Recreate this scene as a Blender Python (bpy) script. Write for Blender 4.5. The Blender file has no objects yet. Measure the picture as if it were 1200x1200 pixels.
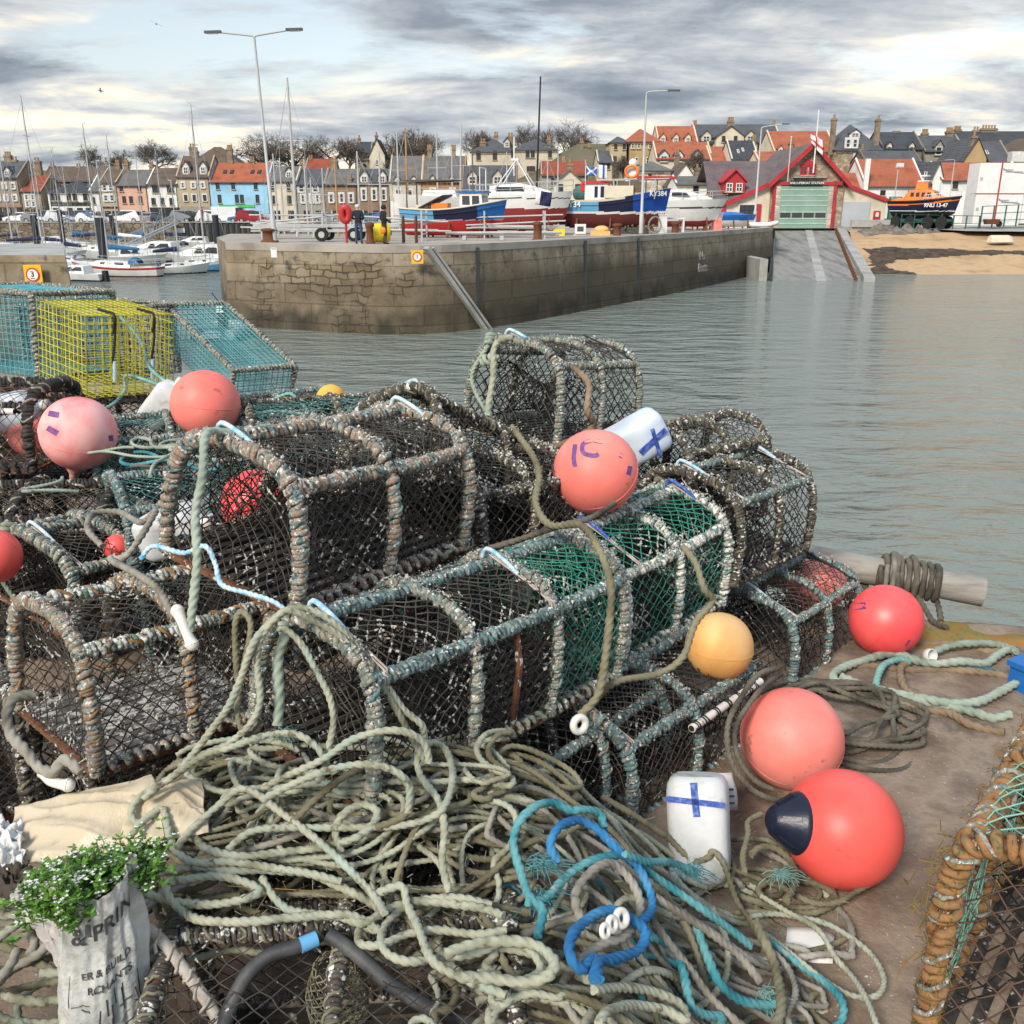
import bpy, math, random
import numpy as np
from mathutils import Vector, Matrix, noise as mnoise
random.seed(7); RNG = np.random.default_rng(7)
SC = bpy.context.scene; COL = SC.collection
rad = math.radians
# ------------------------------------------------------------------ camera
FPX = 1109.0; PITCH = rad(17.9); EYE = 1.65
CP, SP = math.cos(PITCH), math.sin(PITCH)
def ray(u, v):
    a = (u-600)/FPX; b = (600-v)/FPX
    return np.array([a, CP+b*SP, -SP+b*CP])
def Pd(u, v, d):                      # point at camera-axis depth d
    return ray(u, v)*d+np.array([0, 0, EYE])
def PY(u, v, y):                      # point at world y
    r = ray(u, v); return r*(y/r[1])+np.array([0, 0, EYE])
def G(u, v, z=0.0):                   # point on the horizontal plane z
    r = ray(u, v); return r*((z-EYE)/r[2])+np.array([0, 0, EYE])
cam = bpy.data.cameras.new('camera'); co = bpy.data.objects.new('camera', cam); COL.objects.link(co)
cam.sensor_width = 36; cam.lens = 36*FPX/1200; cam.clip_end = 5000; cam.clip_start = .05
co.location = (0, 0, EYE); co.rotation_euler = (rad(90)-PITCH, 0, 0); SC.camera = co
# ------------------------------------------------------------------ mesh builder
class MB:
    def __init__(s): s.v = []; s.f = []; s.n = 0
    def add(s, V, F, m=0, smooth=True):
        V = np.asarray(V, float).reshape(-1, 3); F = np.asarray(F, np.int64)
        if len(V) == 0 or len(F) == 0: return
        s.v.append(V); s.f.append((F+s.n, m, smooth)); s.n += len(V)
    def mesh(s, name, mats):
        me = bpy.data.meshes.new(name)
        V = np.concatenate(s.v) if s.v else np.zeros((0, 3))
        me.vertices.add(len(V)); me.vertices.foreach_set('co', V.astype(np.float32).ravel())
        loops = np.concatenate([f.ravel() for f, m, q in s.f]); cnt = np.concatenate([np.full(len(f), f.shape[1]) for f, m, q in s.f])
        mi = np.concatenate([np.full(len(f), m) for f, m, q in s.f]); sm = np.concatenate([np.full(len(f), q) for f, m, q in s.f])
        me.loops.add(len(loops)); me.loops.foreach_set('vertex_index', loops.astype(np.int32))
        me.polygons.add(len(cnt)); st = np.concatenate([[0], np.cumsum(cnt)[:-1]])
        me.polygons.foreach_set('loop_start', st.astype(np.int32)); me.polygons.foreach_set('loop_total', cnt.astype(np.int32))
        me.polygons.foreach_set('material_index', mi.astype(np.int32)); me.polygons.foreach_set('use_smooth', sm.astype(bool))
        for m in (mats if isinstance(mats, (list, tuple)) else [mats]): me.materials.append(m)
        me.update(calc_edges=True); me.validate(); return me
    def build(s, name, mats, parent=None, kind=None):
        if not s.v: return None
        return link(name, s.mesh(name, mats), parent, kind)
def link(name, me, parent=None, kind=None):
    o = bpy.data.objects.new(name, me); COL.objects.link(o)
    if parent is not None: o.parent = parent
    if kind: o['kind'] = kind
    return o
def tag(o, label, cat, group=None, kind=None):
    o['label'] = label; o['category'] = cat
    if group: o['group'] = group
    if kind: o['kind'] = kind
    return o
def thing(name, label, cat, loc=(0, 0, 0), rot=(0, 0, 0), group=None):
    o = bpy.data.objects.new(name, None); COL.objects.link(o); o.empty_display_size = .1
    o.location = tuple(float(a) for a in loc); o.rotation_euler = tuple(rad(a) for a in rot)
    return tag(o, label, cat, group)
def copytree(o, loc=None, rot=None, label=None, parent=None):
    c = o.copy(); COL.objects.link(c)
    if parent is not None: c.parent = parent
    if loc is not None: c.location = tuple(float(a) for a in loc)
    if rot is not None: c.rotation_euler = tuple(rad(a) for a in rot)
    if label: c['label'] = label
    for ch in [x for x in bpy.data.objects if x.parent == o]: copytree(ch, parent=c)
    return c
def rotz(V, a):
    c, s = math.cos(a), math.sin(a); V = np.asarray(V, float)
    return np.stack([V[..., 0]*c-V[..., 1]*s, V[..., 0]*s+V[..., 1]*c, V[..., 2]], -1)
BOXF = np.array([[0, 3, 2, 1], [4, 5, 6, 7], [0, 1, 5, 4], [1, 2, 6, 5], [2, 3, 7, 6], [3, 0, 4, 7]])
def box(mb, c, s, m=0, yaw=0, top=1.0):
    x, y, z = (a/2 for a in s)
    V = np.array([[-x, -y, -z], [x, -y, -z], [x, y, -z], [-x, y, -z], [-x*top, -y*top, z], [x*top, -y*top, z], [x*top, y*top, z], [-x*top, y*top, z]])
    if yaw: V = rotz(V, yaw)
    mb.add(V+np.asarray(c, float), BOXF, m, False)
def bbox(mb, a, b, m=0): a = np.asarray(a, float); b = np.asarray(b, float); box(mb, (a+b)/2, np.abs(b-a), m)
def bar(mb, a, b, w, h=None, m=0):
    """rectangular bar between two points"""
    h = h or w; a = np.asarray(a, float); b = np.asarray(b, float); t = b-a; t /= np.linalg.norm(t)+1e-9
    up = np.array([0, 0, 1.]) if abs(t[2]) < .95 else np.array([1., 0, 0]); sx = np.cross(t, up); sx /= np.linalg.norm(sx); sz = np.cross(sx, t)
    V = [p+sx*i*w/2+sz*j*h/2 for p in (a, b) for i, j in ((-1, -1), (1, -1), (1, 1), (-1, 1))]
    mb.add(V, [[3, 2, 1, 0], [4, 5, 6, 7], [0, 1, 5, 4], [1, 2, 6, 5], [2, 3, 7, 6], [3, 0, 4, 7]], m, False)
def prism(mb, poly, axis, a, b, m=0, smooth=False):
    """extrude a convex-ish 2D polygon along axis 'x','y','z' from a to b"""
    n = len(poly); V = []
    for t in (a, b):
        for p, q in poly: V.append({'x': (t, p, q), 'y': (p, t, q), 'z': (p, q, t)}[axis])
    mb.add(V, [[i, (i+1) % n, n+(i+1) % n, n+i] for i in range(n)], m, smooth)
    mb.add(V, [list(range(n))[::-1]], m, False); mb.add(V, [list(range(n, 2*n))], m, False)
def loft(mb, S, m=0, closed=False, smooth=True, capa=False, capb=False):
    S = np.asarray(S, float); a, b = S.shape[:2]; I = np.arange(a*b).reshape(a, b)
    J = np.concatenate([I, I[:, :1]], 1) if closed else I
    F = np.stack([J[:-1, :-1], J[:-1, 1:], J[1:, 1:], J[1:, :-1]], -1).reshape(-1, 4)
    mb.add(S.reshape(-1, 3), F, m, smooth)
    if capa: mb.add(S[0], [list(range(b))[::-1]], m, False)
    if capb: mb.add(S[-1], [list(range(b))], m, False)
def frames(P, closed=False):
    P = np.asarray(P, float); T = np.gradient(P, axis=0)
    if closed: T = np.roll(P, -1, 0)-np.roll(P, 1, 0)
    T /= np.linalg.norm(T, axis=1)[:, None]+1e-12
    N = np.zeros_like(P); n = np.cross(T[0], [0, 0, 1.])
    if np.linalg.norm(n) < .1: n = np.cross(T[0], [1., 0, 0])
    n /= np.linalg.norm(n)
    for i in range(len(P)):
        n = n-T[i]*(n@T[i]); n /= np.linalg.norm(n)+1e-12; N[i] = n
    return T, N, np.cross(T, N)
def spline(P, ds, closed=False):
    P = np.asarray(P, float); n = len(P)
    if n < 2: return P
    out = []
    idx = range(n if closed else n-1)
    for i in idx:
        if closed: p0, p1, p2, p3 = P[(i-1) % n], P[i], P[(i+1) % n], P[(i+2) % n]
        else: p0, p1, p2, p3 = P[max(i-1, 0)], P[i], P[i+1], P[min(i+2, n-1)]
        t = np.linspace(0, 1, 12, endpoint=False)[:, None]
        out.append(.5*((2*p1)+(-p0+p2)*t+(2*p0-5*p1+4*p2-p3)*t**2+(-p0+3*p1-3*p2+p3)*t**3))
    out.append(P[:1] if closed else P[-1:])
    Q = np.concatenate(out); L = np.concatenate([[0], np.cumsum(np.linalg.norm(np.diff(Q, axis=0), axis=1))])
    k = max(int(L[-1]/ds), 2); s = np.linspace(0, L[-1], k+1)
    return np.stack([np.interp(s, L, Q[:, j]) for j in range(3)], -1)
def tube(mb, P, r, n=8, m=0, caps=True, smooth=True):
    P = np.asarray(P, float); T, N, B = frames(P); r = np.broadcast_to(np.asarray(r, float), (len(P),))
    th = np.arange(n)*2*math.pi/n
    S = P[:, None]+r[:, None, None]*(np.cos(th)[None, :, None]*N[:, None]+np.sin(th)[None, :, None]*B[:, None])
    loft(mb, S, m, True, smooth, caps, caps)
def rope(mb, P, r, m=0, ds=None, lay=6.6, strands=3, n=12, fine=1.0):
    """three-strand laid rope: a trefoil section turning along the path"""
    ds = ds or r*.37/fine
    Q = spline(P, ds); T, N, B = frames(Q)
    s = np.arange(len(Q))*np.linalg.norm(Q[1]-Q[0]); th = np.arange(n)*2*math.pi/n
    ph = s[:, None]*(2*math.pi/(lay*r))+th[None]*0+random.random()*6
    ang = th[None]
    rr = r*(.64+.42*np.abs(np.cos(strands/2*(ang-ph)))**.8)
    rr = rr*(1+.06*np.sin(s*37/(.3+r*40)+random.random()*6))[:, None]
    S = Q[:, None]+rr[..., None]*(np.cos(ang)[..., None]*N[:, None]+np.sin(ang)[..., None]*B[:, None])
    loft(mb, S, m, True, True, True, True)
def wrap(mb, P, R, r, pitch, m=0, n=7, per=12, jit=.25, seed=0, fuzz=0.0):
    """rope served round a bar: a helix of rope along path P"""
    rg = np.random.default_rng(seed+len(P)); Q = spline(P, pitch/per); T, N, B = frames(Q); k = len(Q)
    if k < 4: return
    j = np.convolve(rg.normal(0, 1, k+60), np.hanning(40)/20, 'same')[30:30+k]
    j2 = np.convolve(rg.normal(0, 1, k+60), np.hanning(24)/10, 'same')[30:30+k]
    a = np.arange(k)*2*math.pi/per*(1+0*j)+j*1.6
    rad_ = R*(1+jit*j2)
    H = Q+rad_[:, None]*(np.cos(a)[:, None]*N+np.sin(a)[:, None]*B)+T*(rg.normal(0, pitch*.05, k))[:, None]
    st = np.repeat(rg.normal(0, 1, k//per+2), per)[:k]; H = H+(H-Q)/R*(min(.3*r, .2*R)*st*(jit > .06))[:, None]+T*(st*pitch*.16*(jit > .06))[:, None]
    g = np.convolve(rg.normal(0, 1, k+90), np.hanning(64)/24, 'same')[45:45+k]; gap = np.clip(1.25+g*.9, .42, 1.08) if jit > .06 else 1
    rr = r*(1+.22*j)*gap*(1+.12*np.sin(np.arange(k)*2*math.pi*3.0/per+st*.8))
    tube(mb, H, np.clip(rr, r*.5, r*1.6), n, m)
    if fuzz:
        i = rg.integers(0, k, int(k*fuzz)); A = H[i]; o = (H[i]-Q[i])/(np.linalg.norm(H[i]-Q[i], axis=1)[:, None]+1e-9); D = o*.6+rg.normal(0, .6, A.shape); prisms(mb, A, A+D*(r*rg.uniform(.9, 2.4, (len(i), 1))), r*.055, m)
def lathe(mb, prof, n=24, m=0, smooth=True, axis=None, org=(0, 0, 0)):
    th = np.arange(n)*2*math.pi/n
    S = np.array([[(p*math.cos(t), p*math.sin(t), z) for t in th] for p, z in prof])
    if axis is not None:
        q = Vector((0, 0, 1)).rotation_difference(Vector(axis)).to_matrix(); S = S@np.array(q).T
    loft(mb, S+np.asarray(org, float), m, True, smooth, True, True)
def ball(mb, c, r, m=0, n=16, sc=(1, 1, 1)):
    th = np.linspace(-math.pi/2, math.pi/2, n//2+1)
    S = np.array([[(math.cos(a)*math.cos(t)*r*sc[0], math.cos(a)*math.sin(t)*r*sc[1], math.sin(a)*r*sc[2]) for t in np.arange(n)*2*math.pi/n] for a in th])
    loft(mb, S+np.asarray(c, float), m, True)
def prisms(mb, A, B, r, m=0):
    """many thin three-sided strands A[i]->B[i]"""
    A = np.asarray(A, float); B = np.asarray(B, float); k = len(A)
    if k == 0: return
    T = B-A; T /= np.linalg.norm(T, axis=1)[:, None]+1e-9
    U = np.cross(T, [.31, .52, .79]); U /= np.linalg.norm(U, axis=1)[:, None]+1e-9; W = np.cross(T, U)
    V = np.zeros((k, 6, 3)); r = np.broadcast_to(np.asarray(r, float), (k,))[:, None]
    for i in range(3):
        a = i*2*math.pi/3; o = r*(math.cos(a)*U+math.sin(a)*W); V[:, i] = A+o; V[:, 3+i] = B+o
    F = np.array([[0, 1, 4, 3], [1, 2, 5, 4], [2, 0, 3, 5]])
    mb.add(V.reshape(-1, 3), (np.arange(k)*6)[:, None, None]+F[None] if False else ((np.arange(k)*6)[:, None, None]+F[None]).reshape(-1, 4), m, True)
OCT = np.array([[1, 0, 0], [-1, 0, 0], [0, 1, 0], [0, -1, 0], [0, 0, 1], [0, 0, -1.]])
OCF = np.array([[0, 2, 4], [2, 1, 4], [1, 3, 4], [3, 0, 4], [2, 0, 5], [1, 2, 5], [3, 1, 5], [0, 3, 5]])
def flecks(mb, P, smin, smax, m=0, rg=RNG):
    P = np.asarray(P, float); k = len(P)
    if not k: return
    s = smin+(smax-smin)*rg.random((k, 1, 1))**2.2
    V = OCT[None]*s*(.45+.9*rg.random((k, 6, 1))); q = rg.normal(0, 1, (k, 3)); q /= np.linalg.norm(q, axis=1)[:, None]
    V = V-(V@q[:, :, None])*q[:, None]*.55
    mb.add((V+P[:, None]).reshape(-1, 3), ((np.arange(k)*6)[:, None, None]+OCF[None]).reshape(-1, 3), m, False)
def crusted(mb, A, B, n, seed, r, thr=.27, fr=8, rg=RNG):
    """white growth following net strands in clumps"""
    i = rg.integers(0, len(A), n*4); q = rg.random((len(i), 1)); P = A[i]+(B[i]-A[i])*q; nn = np.array([mnoise.noise(Vector(p*fr)+Vector((seed*3.1, 0, 0)))+.5*mnoise.noise(Vector(p*fr*3.3)+Vector((0, seed, 0))) for p in P]); k = np.nonzero(nn > thr)[0][:n]
    D = (B[i]-A[i])[k]*rg.uniform(.08, .4, (len(k), 1)); D = D+rg.normal(0, .0012, D.shape); prisms(mb, P[k]-D/2, P[k]+D/2, r*rg.uniform(1.0, 1.7, len(k)), 0); flecks(mb, np.concatenate([P[k], P[k][::2]+rg.normal(0, r, P[k][::2].shape)]), r*.7, r*2.6, 0, rg)
def netting(mb, f, ns, nt, r, m=0, jit=0, mask=None, rg=RNG, drop=0.0, knots=None):
    """diamond mesh over the unit square mapped by f(s,t) (arrays -> points)"""
    I, J = np.meshgrid(np.arange(ns+1), np.arange(nt+1), indexing='ij')
    P = f(I/ns, J/nt); P = P+rg.normal(0, 1, P.shape)*jit
    ok = (I+J) % 2 == 0
    if mask is not None: ok &= mask(I/ns, J/nt)
    A = []; B = []
    for di in (1, -1):
        a = (slice(0, ns), slice(0, nt)) if di == 1 else (slice(1, ns+1), slice(0, nt))
        b = (slice(1, ns+1), slice(1, nt+1)) if di == 1 else (slice(0, ns), slice(1, nt+1))
        k = ok[a] & ok[b] & (rg.random(ok[a].shape) >= drop); A.append(P[a][k]); B.append(P[b][k])
    A = np.concatenate(A); B = np.concatenate(B); prisms(mb, A, B, r, m)
    if knots:
        K = P[ok]; s = knots; V = OCT[None]*s
        mb.add((V+K[:, None]).reshape(-1, 3), ((np.arange(len(K))*6)[:, None, None]+OCF[None]).reshape(-1, 3), m, True)
    return A, B
def text_mesh(s, size, depth=.0, align='CENTER', bold=0):
    c = bpy.data.curves.new('lettering', 'FONT'); c.body = s; c.size = size; c.extrude = depth; c.align_x = align; c.align_y = 'CENTER'; c.offset = bold
    o = bpy.data.objects.new('lettering', c); COL.objects.link(o); bpy.context.view_layer.update()
    me = bpy.data.meshes.new_from_object(o.evaluated_get(bpy.context.evaluated_depsgraph_get())); COL.objects.unlink(o); bpy.data.objects.remove(o)
    return me
def lettering(s, size, mat, parent, M, depth=.004, bold=0, name='lettering'):
    me = text_mesh(s, size, depth, bold=bold); me.materials.clear(); me.materials.append(mat); me.transform(M)
    return link(name, me, parent)
def nz(x, y, z=0, s=1.0): return mnoise.noise(Vector((x*s, y*s, z*s)))
# ------------------------------------------------------------------ materials
def nd(nt, t, **k):
    n = nt.nodes.new(t)
    for a, b in k.items(): setattr(n, a, b)
    return n
def mat(name, cols, scale=8.0, rough=.7, metal=0.0, detail=5.0, speck=None, bump=0.0, bscale=None, dist=0.0, stretch=None, spec=.4, wear=None, rvar=0.0, coat=0.0, trans=0.0, subs=0.0, contrast=None):
    """weathered surface: a noise ramp through cols; speck=(colour, scale, threshold, softness) adds crust; wear likewise"""
    m = bpy.data.materials.new(name); m.use_nodes = True; nt = m.node_tree; L = nt.links; b = nt.nodes['Principled BSDF']
    tc = nd(nt, 'ShaderNodeTexCoord'); oi = nd(nt, 'ShaderNodeObjectInfo'); ad = nd(nt, 'ShaderNodeVectorMath', operation='ADD'); ml = nd(nt, 'ShaderNodeMath', operation='MULTIPLY'); ml.inputs[1].default_value = 37.0
    L.new(oi.outputs['Random'], ml.inputs[0]); L.new(tc.outputs['Object'], ad.inputs[0]); L.new(ml.outputs[0], ad.inputs[1]); vec = ad.outputs[0]
    if stretch:
        mp = nd(nt, 'ShaderNodeMapping'); mp.inputs['Scale'].default_value = stretch; L.new(vec, mp.inputs[0]); vec = mp.outputs[0]
    def ns(sc, dt=detail, ds=0.0, v=None):
        n = nd(nt, 'ShaderNodeTexNoise'); n.inputs['Scale'].default_value = sc; n.inputs['Detail'].default_value = dt; n.inputs['Distortion'].default_value = ds; n.inputs['Roughness'].default_value = .6; L.new(v or vec, n.inputs['Vector']); return n.outputs['Fac']
    if not isinstance(cols[0], (list, tuple)): cols = [cols, [c*.82 for c in cols], [min(c*1.15, 1) for c in cols]]
    r = nd(nt, 'ShaderNodeValToRGB'); k = len(cols); lo, hi = contrast or (.3, .7)
    while len(r.color_ramp.elements) < k: r.color_ramp.elements.new(.5)
    for i, c in enumerate(cols): r.color_ramp.elements[i].position = lo+(hi-lo)*i/max(k-1, 1); r.color_ramp.elements[i].color = (*c, 1)
    L.new(ns(scale, ds=dist), r.inputs[0]); col = r.outputs[0]
    for sp in (wear, speck):
        if not sp: continue
        c, sc, th, so = sp; mr = nd(nt, 'ShaderNodeMapRange'); mr.inputs[1].default_value = th; mr.inputs[2].default_value = th+so
        L.new(ns(sc, 4.0, v=ad.outputs[0]), mr.inputs[0]); mx = nd(nt, 'ShaderNodeMix', data_type='RGBA'); L.new(mr.outputs[0], mx.inputs[0]); L.new(col, mx.inputs[6]); mx.inputs[7].default_value = (*c, 1); col = mx.outputs[2]
    L.new(col, b.inputs['Base Color']); b.inputs['Roughness'].default_value = rough; b.inputs['Metallic'].default_value = metal; b.inputs['Specular IOR Level'].default_value = spec
    if coat: b.inputs['Coat Weight'].default_value = coat
    if trans: b.inputs['Transmission Weight'].default_value = trans
    if subs: b.inputs['Subsurface Weight'].default_value = subs; b.inputs['Subsurface Radius'].default_value = (.02, .02, .02)
    if rvar:
        mr = nd(nt, 'ShaderNodeMapRange'); mr.inputs[3].default_value = rough-rvar; mr.inputs[4].default_value = rough+rvar; L.new(ns(scale*1.7), mr.inputs[0]); L.new(mr.outputs[0], b.inputs['Roughness'])
    if bump:
        bp = nd(nt, 'ShaderNodeBump'); bp.inputs['Strength'].default_value = bump; bp.inputs['Distance'].default_value = .3/(bscale or scale*4); L.new(ns(bscale or scale*4, 6.0), bp.inputs['Height']); L.new(bp.outputs[0], b.inputs['Normal'])
    return m
WH = (.62, .61, .57)
M = {}
def mk(k, *a, **kw): M[k] = mat(k, *a, **kw)
# fishing gear
mk('net_black', [(.026, .022, .018), (.055, .046, .038), (.105, .09, .074)], 14, .85, speck=((.5, .49, .46), 50, .70, .05))
mk('net_dark', [(.022, .02, .018), (.05, .045, .038), (.085, .075, .06)], 12, .85, speck=((.58, .57, .54), 45, .62, .05))
mk('net_shaded', [(.006, .006, .005), (.016, .014, .012), (.03, .026, .022)], 12, .9)  # darker copy of the net colours, painting in the shade inside creels
mk('net_brown', [(.05, .03, .02), (.12, .07, .045), (.2, .13, .09)], 10, .85)
mk('net_green', [(.012, .12, .075), (.03, .22, .15), (.06, .28, .21)], 12, .7, speck=((.5, .52, .48), 60, .63, .05))
mk('net_pale_green', [(.1, .28, .2), (.22, .42, .32), (.3, .48, .38)], 12, .7)
mk('net_teal', [(.02, .075, .07), (.05, .15, .14), (.1, .2, .19)], 12, .8, speck=((.5, .5, .47), 60, .62, .05))
mk('wrap_mixed', [(.07, .03, .02), (.19, .13, .085), (.30, .25, .19), (.14, .19, .17), (.33, .15, .09), (.32, .33, .28), (.07, .16, .17), (.07, .045, .035), (.30, .2, .14)], 42, .92, contrast=(.30, .70), speck=(WH, 80, .58, .05), bump=.8, bscale=330)
mk('wrap_rust', [(.07, .028, .012), (.26, .105, .035), (.2, .14, .07), (.34, .15, .05), (.12, .115, .055), (.1, .045, .02)], 34, .95, contrast=(.3, .7), bump=.6, bscale=240)
mk('wrap_pale', [(.08, .072, .055), (.21, .20, .16), (.33, .32, .27), (.14, .12, .09), (.13, .2, .18), (.34, .24, .17), (.07, .06, .05)], 40, .92, speck=(WH, 80, .58, .05), bump=.8, bscale=330)
mk('wrap_teal', [(.035, .085, .09), (.09, .18, .185), (.21, .29, .28), (.12, .14, .12), (.07, .16, .18), (.06, .06, .055), (.3, .24, .18)], 38, .9, speck=(WH, 80, .59, .05), bump=.8, bscale=330)
mk('wrap_white', [(.08, .085, .07), (.24, .25, .21), (.40, .40, .36), (.06, .16, .12), (.2, .13, .09)], 26, .92, speck=((.68, .67, .63), 60, .5, .06), bump=.6, bscale=240)
mk('wrap_black', [(.012, .012, .012), (.03, .028, .026), (.06, .055, .05)], 20, .85, bump=.5, bscale=260)
mk('wrap_dark', [(.025, .022, .018), (.07, .06, .05), (.13, .12, .1)], 20, .9, speck=(WH, 60, .56, .06), bump=.5, bscale=260)
mk('rust', [(.035, .014, .009), (.10, .04, .02), (.17, .07, .032), (.07, .04, .03)], 30, .85, speck=((.55, .53, .48), 45, .6, .05), bump=.6, bscale=200)
mk('rust_plain', [(.045, .015, .009), (.13, .045, .02), (.2, .08, .035)], 24, .85, bump=.5, bscale=160)
mk('crust', [(.26, .24, .21), (.44, .42, .38), (.60, .58, .54)], 40, .9)
mk('slat', [(.012, .011, .01), (.035, .03, .026), (.07, .06, .05)], 16, .9, speck=((.5, .48, .44), 38, .60, .07), bump=.5, bscale=120)
mk('slat_white', [(.04, .036, .032), (.12, .11, .1), (.2, .18, .16)], 16, .9, speck=((.56, .55, .51), 30, .515, .07), bump=.7, bscale=120)
mk('toggle_blue', [(.10, .36, .58), (.25, .48, .66), (.55, .62, .64), (.2, .42, .56)], 60, .6)
mk('toggle_pale', [(.3, .45, .5), (.5, .6, .62), (.65, .68, .66)], 30, .6)
mk('cord', [(.22, .17, .14), (.42, .35, .31), (.55, .5, .47)], 30, .8)
mk('cord_black', (.015, .015, .016), 30, .7)
mk('white_pipe', [(.55, .50, .44), (.68, .64, .58), (.74, .71, .66)], 10, .5, speck=((.3, .24, .18), 30, .62, .1))
mk('rope_pale', [(.085, .08, .05), (.21, .21, .145), (.37, .37, .28), (.27, .30, .235), (.13, .125, .082)], 9, .95, contrast=(.25, .75), bump=.9, bscale=420, speck=((.09, .078, .05), 34, .57, .14), wear=((.34, .41, .34), 9, .60, .1))
mk('rope_olive', [(.07, .062, .035), (.14, .125, .075), (.22, .2, .13), (.10, .092, .058)], 7, .92, bump=.9, bscale=420)
mk('rope_dark', [(.035, .03, .022), (.08, .07, .052), (.14, .125, .095), (.06, .055, .045)], 7, .9, bump=.8, bscale=420)
mk('rope_grey', [(.11, .10, .08), (.25, .23, .19), (.38, .36, .31)], 9, .92, bump=.9, bscale=420)
mk('rope_sea', [(.12, .15, .11), (.25, .3, .24), (.34, .39, .32), (.2, .2, .14)], 6, .9, bump=.8, bscale=380)
mk('rope_brown', [(.10, .065, .04), (.2, .14, .09), (.28, .21, .14)], 6, .9, bump=.8, bscale=380)
mk('rope_blue', [(.012, .085, .22), (.025, .17, .37), (.09, .28, .46)], 9, .88, bump=1, bscale=420, wear=((.3, .38, .4), 12, .66, .1))
mk('rope_teal', [(.015, .10, .125), (.035, .2, .235), (.12, .31, .33), (.035, .15, .165)], 9, .9, bump=1, bscale=420, wear=((.32, .36, .32), 12, .66, .1))
mk('rope_green', [(.08, .22, .19), (.2, .38, .34), (.3, .45, .4)], 7, .8, bump=.7, bscale=420)
mk('wire_yellow', [(.52, .46, .03), (.66, .6, .06), (.7, .66, .12)], 8, .5)
mk('wire_teal', [(.05, .25, .28), (.12, .40, .44), (.22, .48, .5)], 5, .55)
mk('buoy_red', [(.78, .075, .06), (.86, .115, .095), (.84, .15, .125)], 3, .45, bump=.12, bscale=160, wear=((.66, .06, .075), 4, .58, .2), speck=((.40, .07, .06), 16, .645, .09), spec=.45)
mk('buoy_coral', [(.80, .155, .125), (.86, .22, .18), (.84, .31, .26)], 3, .5, bump=.15, bscale=160, speck=((.42, .12, .09), 17, .63, .1), wear=((.70, .28, .22), 6, .58, .14))
mk('buoy_pink', [(.78, .13, .14), (.80, .38, .36), (.80, .55, .52)], 4.5, .5, bump=.08, bscale=160, speck=((.5, .12, .12), 24, .7, .04))
mk('buoy_hot', [(.78, .05, .055), (.86, .08, .085), (.84, .13, .12)], 3, .4, bump=.06, bscale=160, spec=.45)
mk('buoy_orange', [(.68, .31, .08), (.78, .42, .14), (.76, .48, .22)], 5, .6, bump=.3, bscale=120, speck=((.45, .25, .12), 34, .68, .05), wear=((.74, .52, .28), 4, .58, .1))
mk('buoy_yellow', [(.70, .36, .03), (.76, .45, .08)], 5, .5)
mk('buoy_neck', [(.008, .012, .025), (.016, .022, .045)], 6, .35, bump=.2, bscale=60)
mk('ink_purple', [(.10, .035, .16), (.2, .08, .24)], 60, .6)
mk('ink_blue', [(.015, .045, .26), (.03, .08, .36), (.2, .26, .48)], 70, .6)
mk('jug', [(.44, .45, .45), (.56, .57, .57), (.62, .63, .64)], 6, .42, bump=.2, bscale=30, speck=((.30, .30, .24), 11, .58, .16), subs=.15)
mk('jug_blue', [(.50, .58, .70), (.62, .68, .76), (.68, .72, .78)], 6, .4, bump=.2, bscale=30, subs=.15)
mk('toggle_white', [(.62, .60, .54), (.72, .70, .65)], 12, .5, bump=.15, bscale=60)
mk('bag_beige', [(.36, .285, .18), (.50, .41, .28), (.57, .48, .35)], 5, .38, bump=.45, bscale=14, stretch=(1, .45, 1), wear=((.42, .32, .19), 7, .6, .12), speck=((.30, .2, .1), 12, .68, .1))
mk('bag_grey', [(.22, .2, .185), (.36, .33, .31), (.46, .43, .4)], 6, .45, bump=.5, bscale=26, stretch=(1, 1, .4))
mk('bag_white', [(.5, .5, .49), (.62, .62, .61), (.7, .7, .7)], 6, .4, bump=.5, bscale=26)
mk('sack', [(.24, .245, .225), (.38, .39, .37), (.50, .51, .49), (.34, .31, .23)], 11, .45, bump=.8, bscale=34, wear=((.30, .42, .43), 5, .60, .12), speck=((.16, .14, .10), 14, .62, .1))
mk('sack_ink', [(.03, .03, .032), (.06, .06, .065)], 60, .6, speck=((.4, .41, .4), 190, .70, .05))
mk('sack_print', [(.16, .16, .16), (.3, .3, .29), (.5, .5, .48)], 36, .6, contrast=(.4, .6), stretch=(1, 1, 3))
mk('leaf', [(.035, .10, .012), (.085, .2, .025), (.16, .29, .045)], 30, .6, spec=.3)
mk('petal', (.72, .72, .66), 30, .6)
mk('stem', (.09, .16, .035), 30, .6)
mk('hose', [(.02, .02, .022), (.045, .045, .048), (.09, .09, .09)], 12, .6, bump=.3, bscale=80)
mk('rod_pale', [(.22, .18, .14), (.4, .35, .3), (.5, .46, .42)], 24, .8, bump=.5, bscale=120)
mk('moss', [(.10, .12, .02), (.2, .16, .04), (.28, .12, .03), (.16, .15, .07)], 30, .95)
mk('paper', [(.55, .54, .52), (.66, .65, .63)], 9, .7)
mk('cup', (.62, .62, .6), 9, .5)
mk('pole_grey', [(.16, .145, .125), (.27, .25, .22), (.35, .33, .3)], 4, .75, bump=.5, bscale=60, stretch=(1, 1, 6))
mk('timber', [(.09, .065, .045), (.17, .125, .09)], 5, .85, stretch=(.3, 3, 3))
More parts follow.
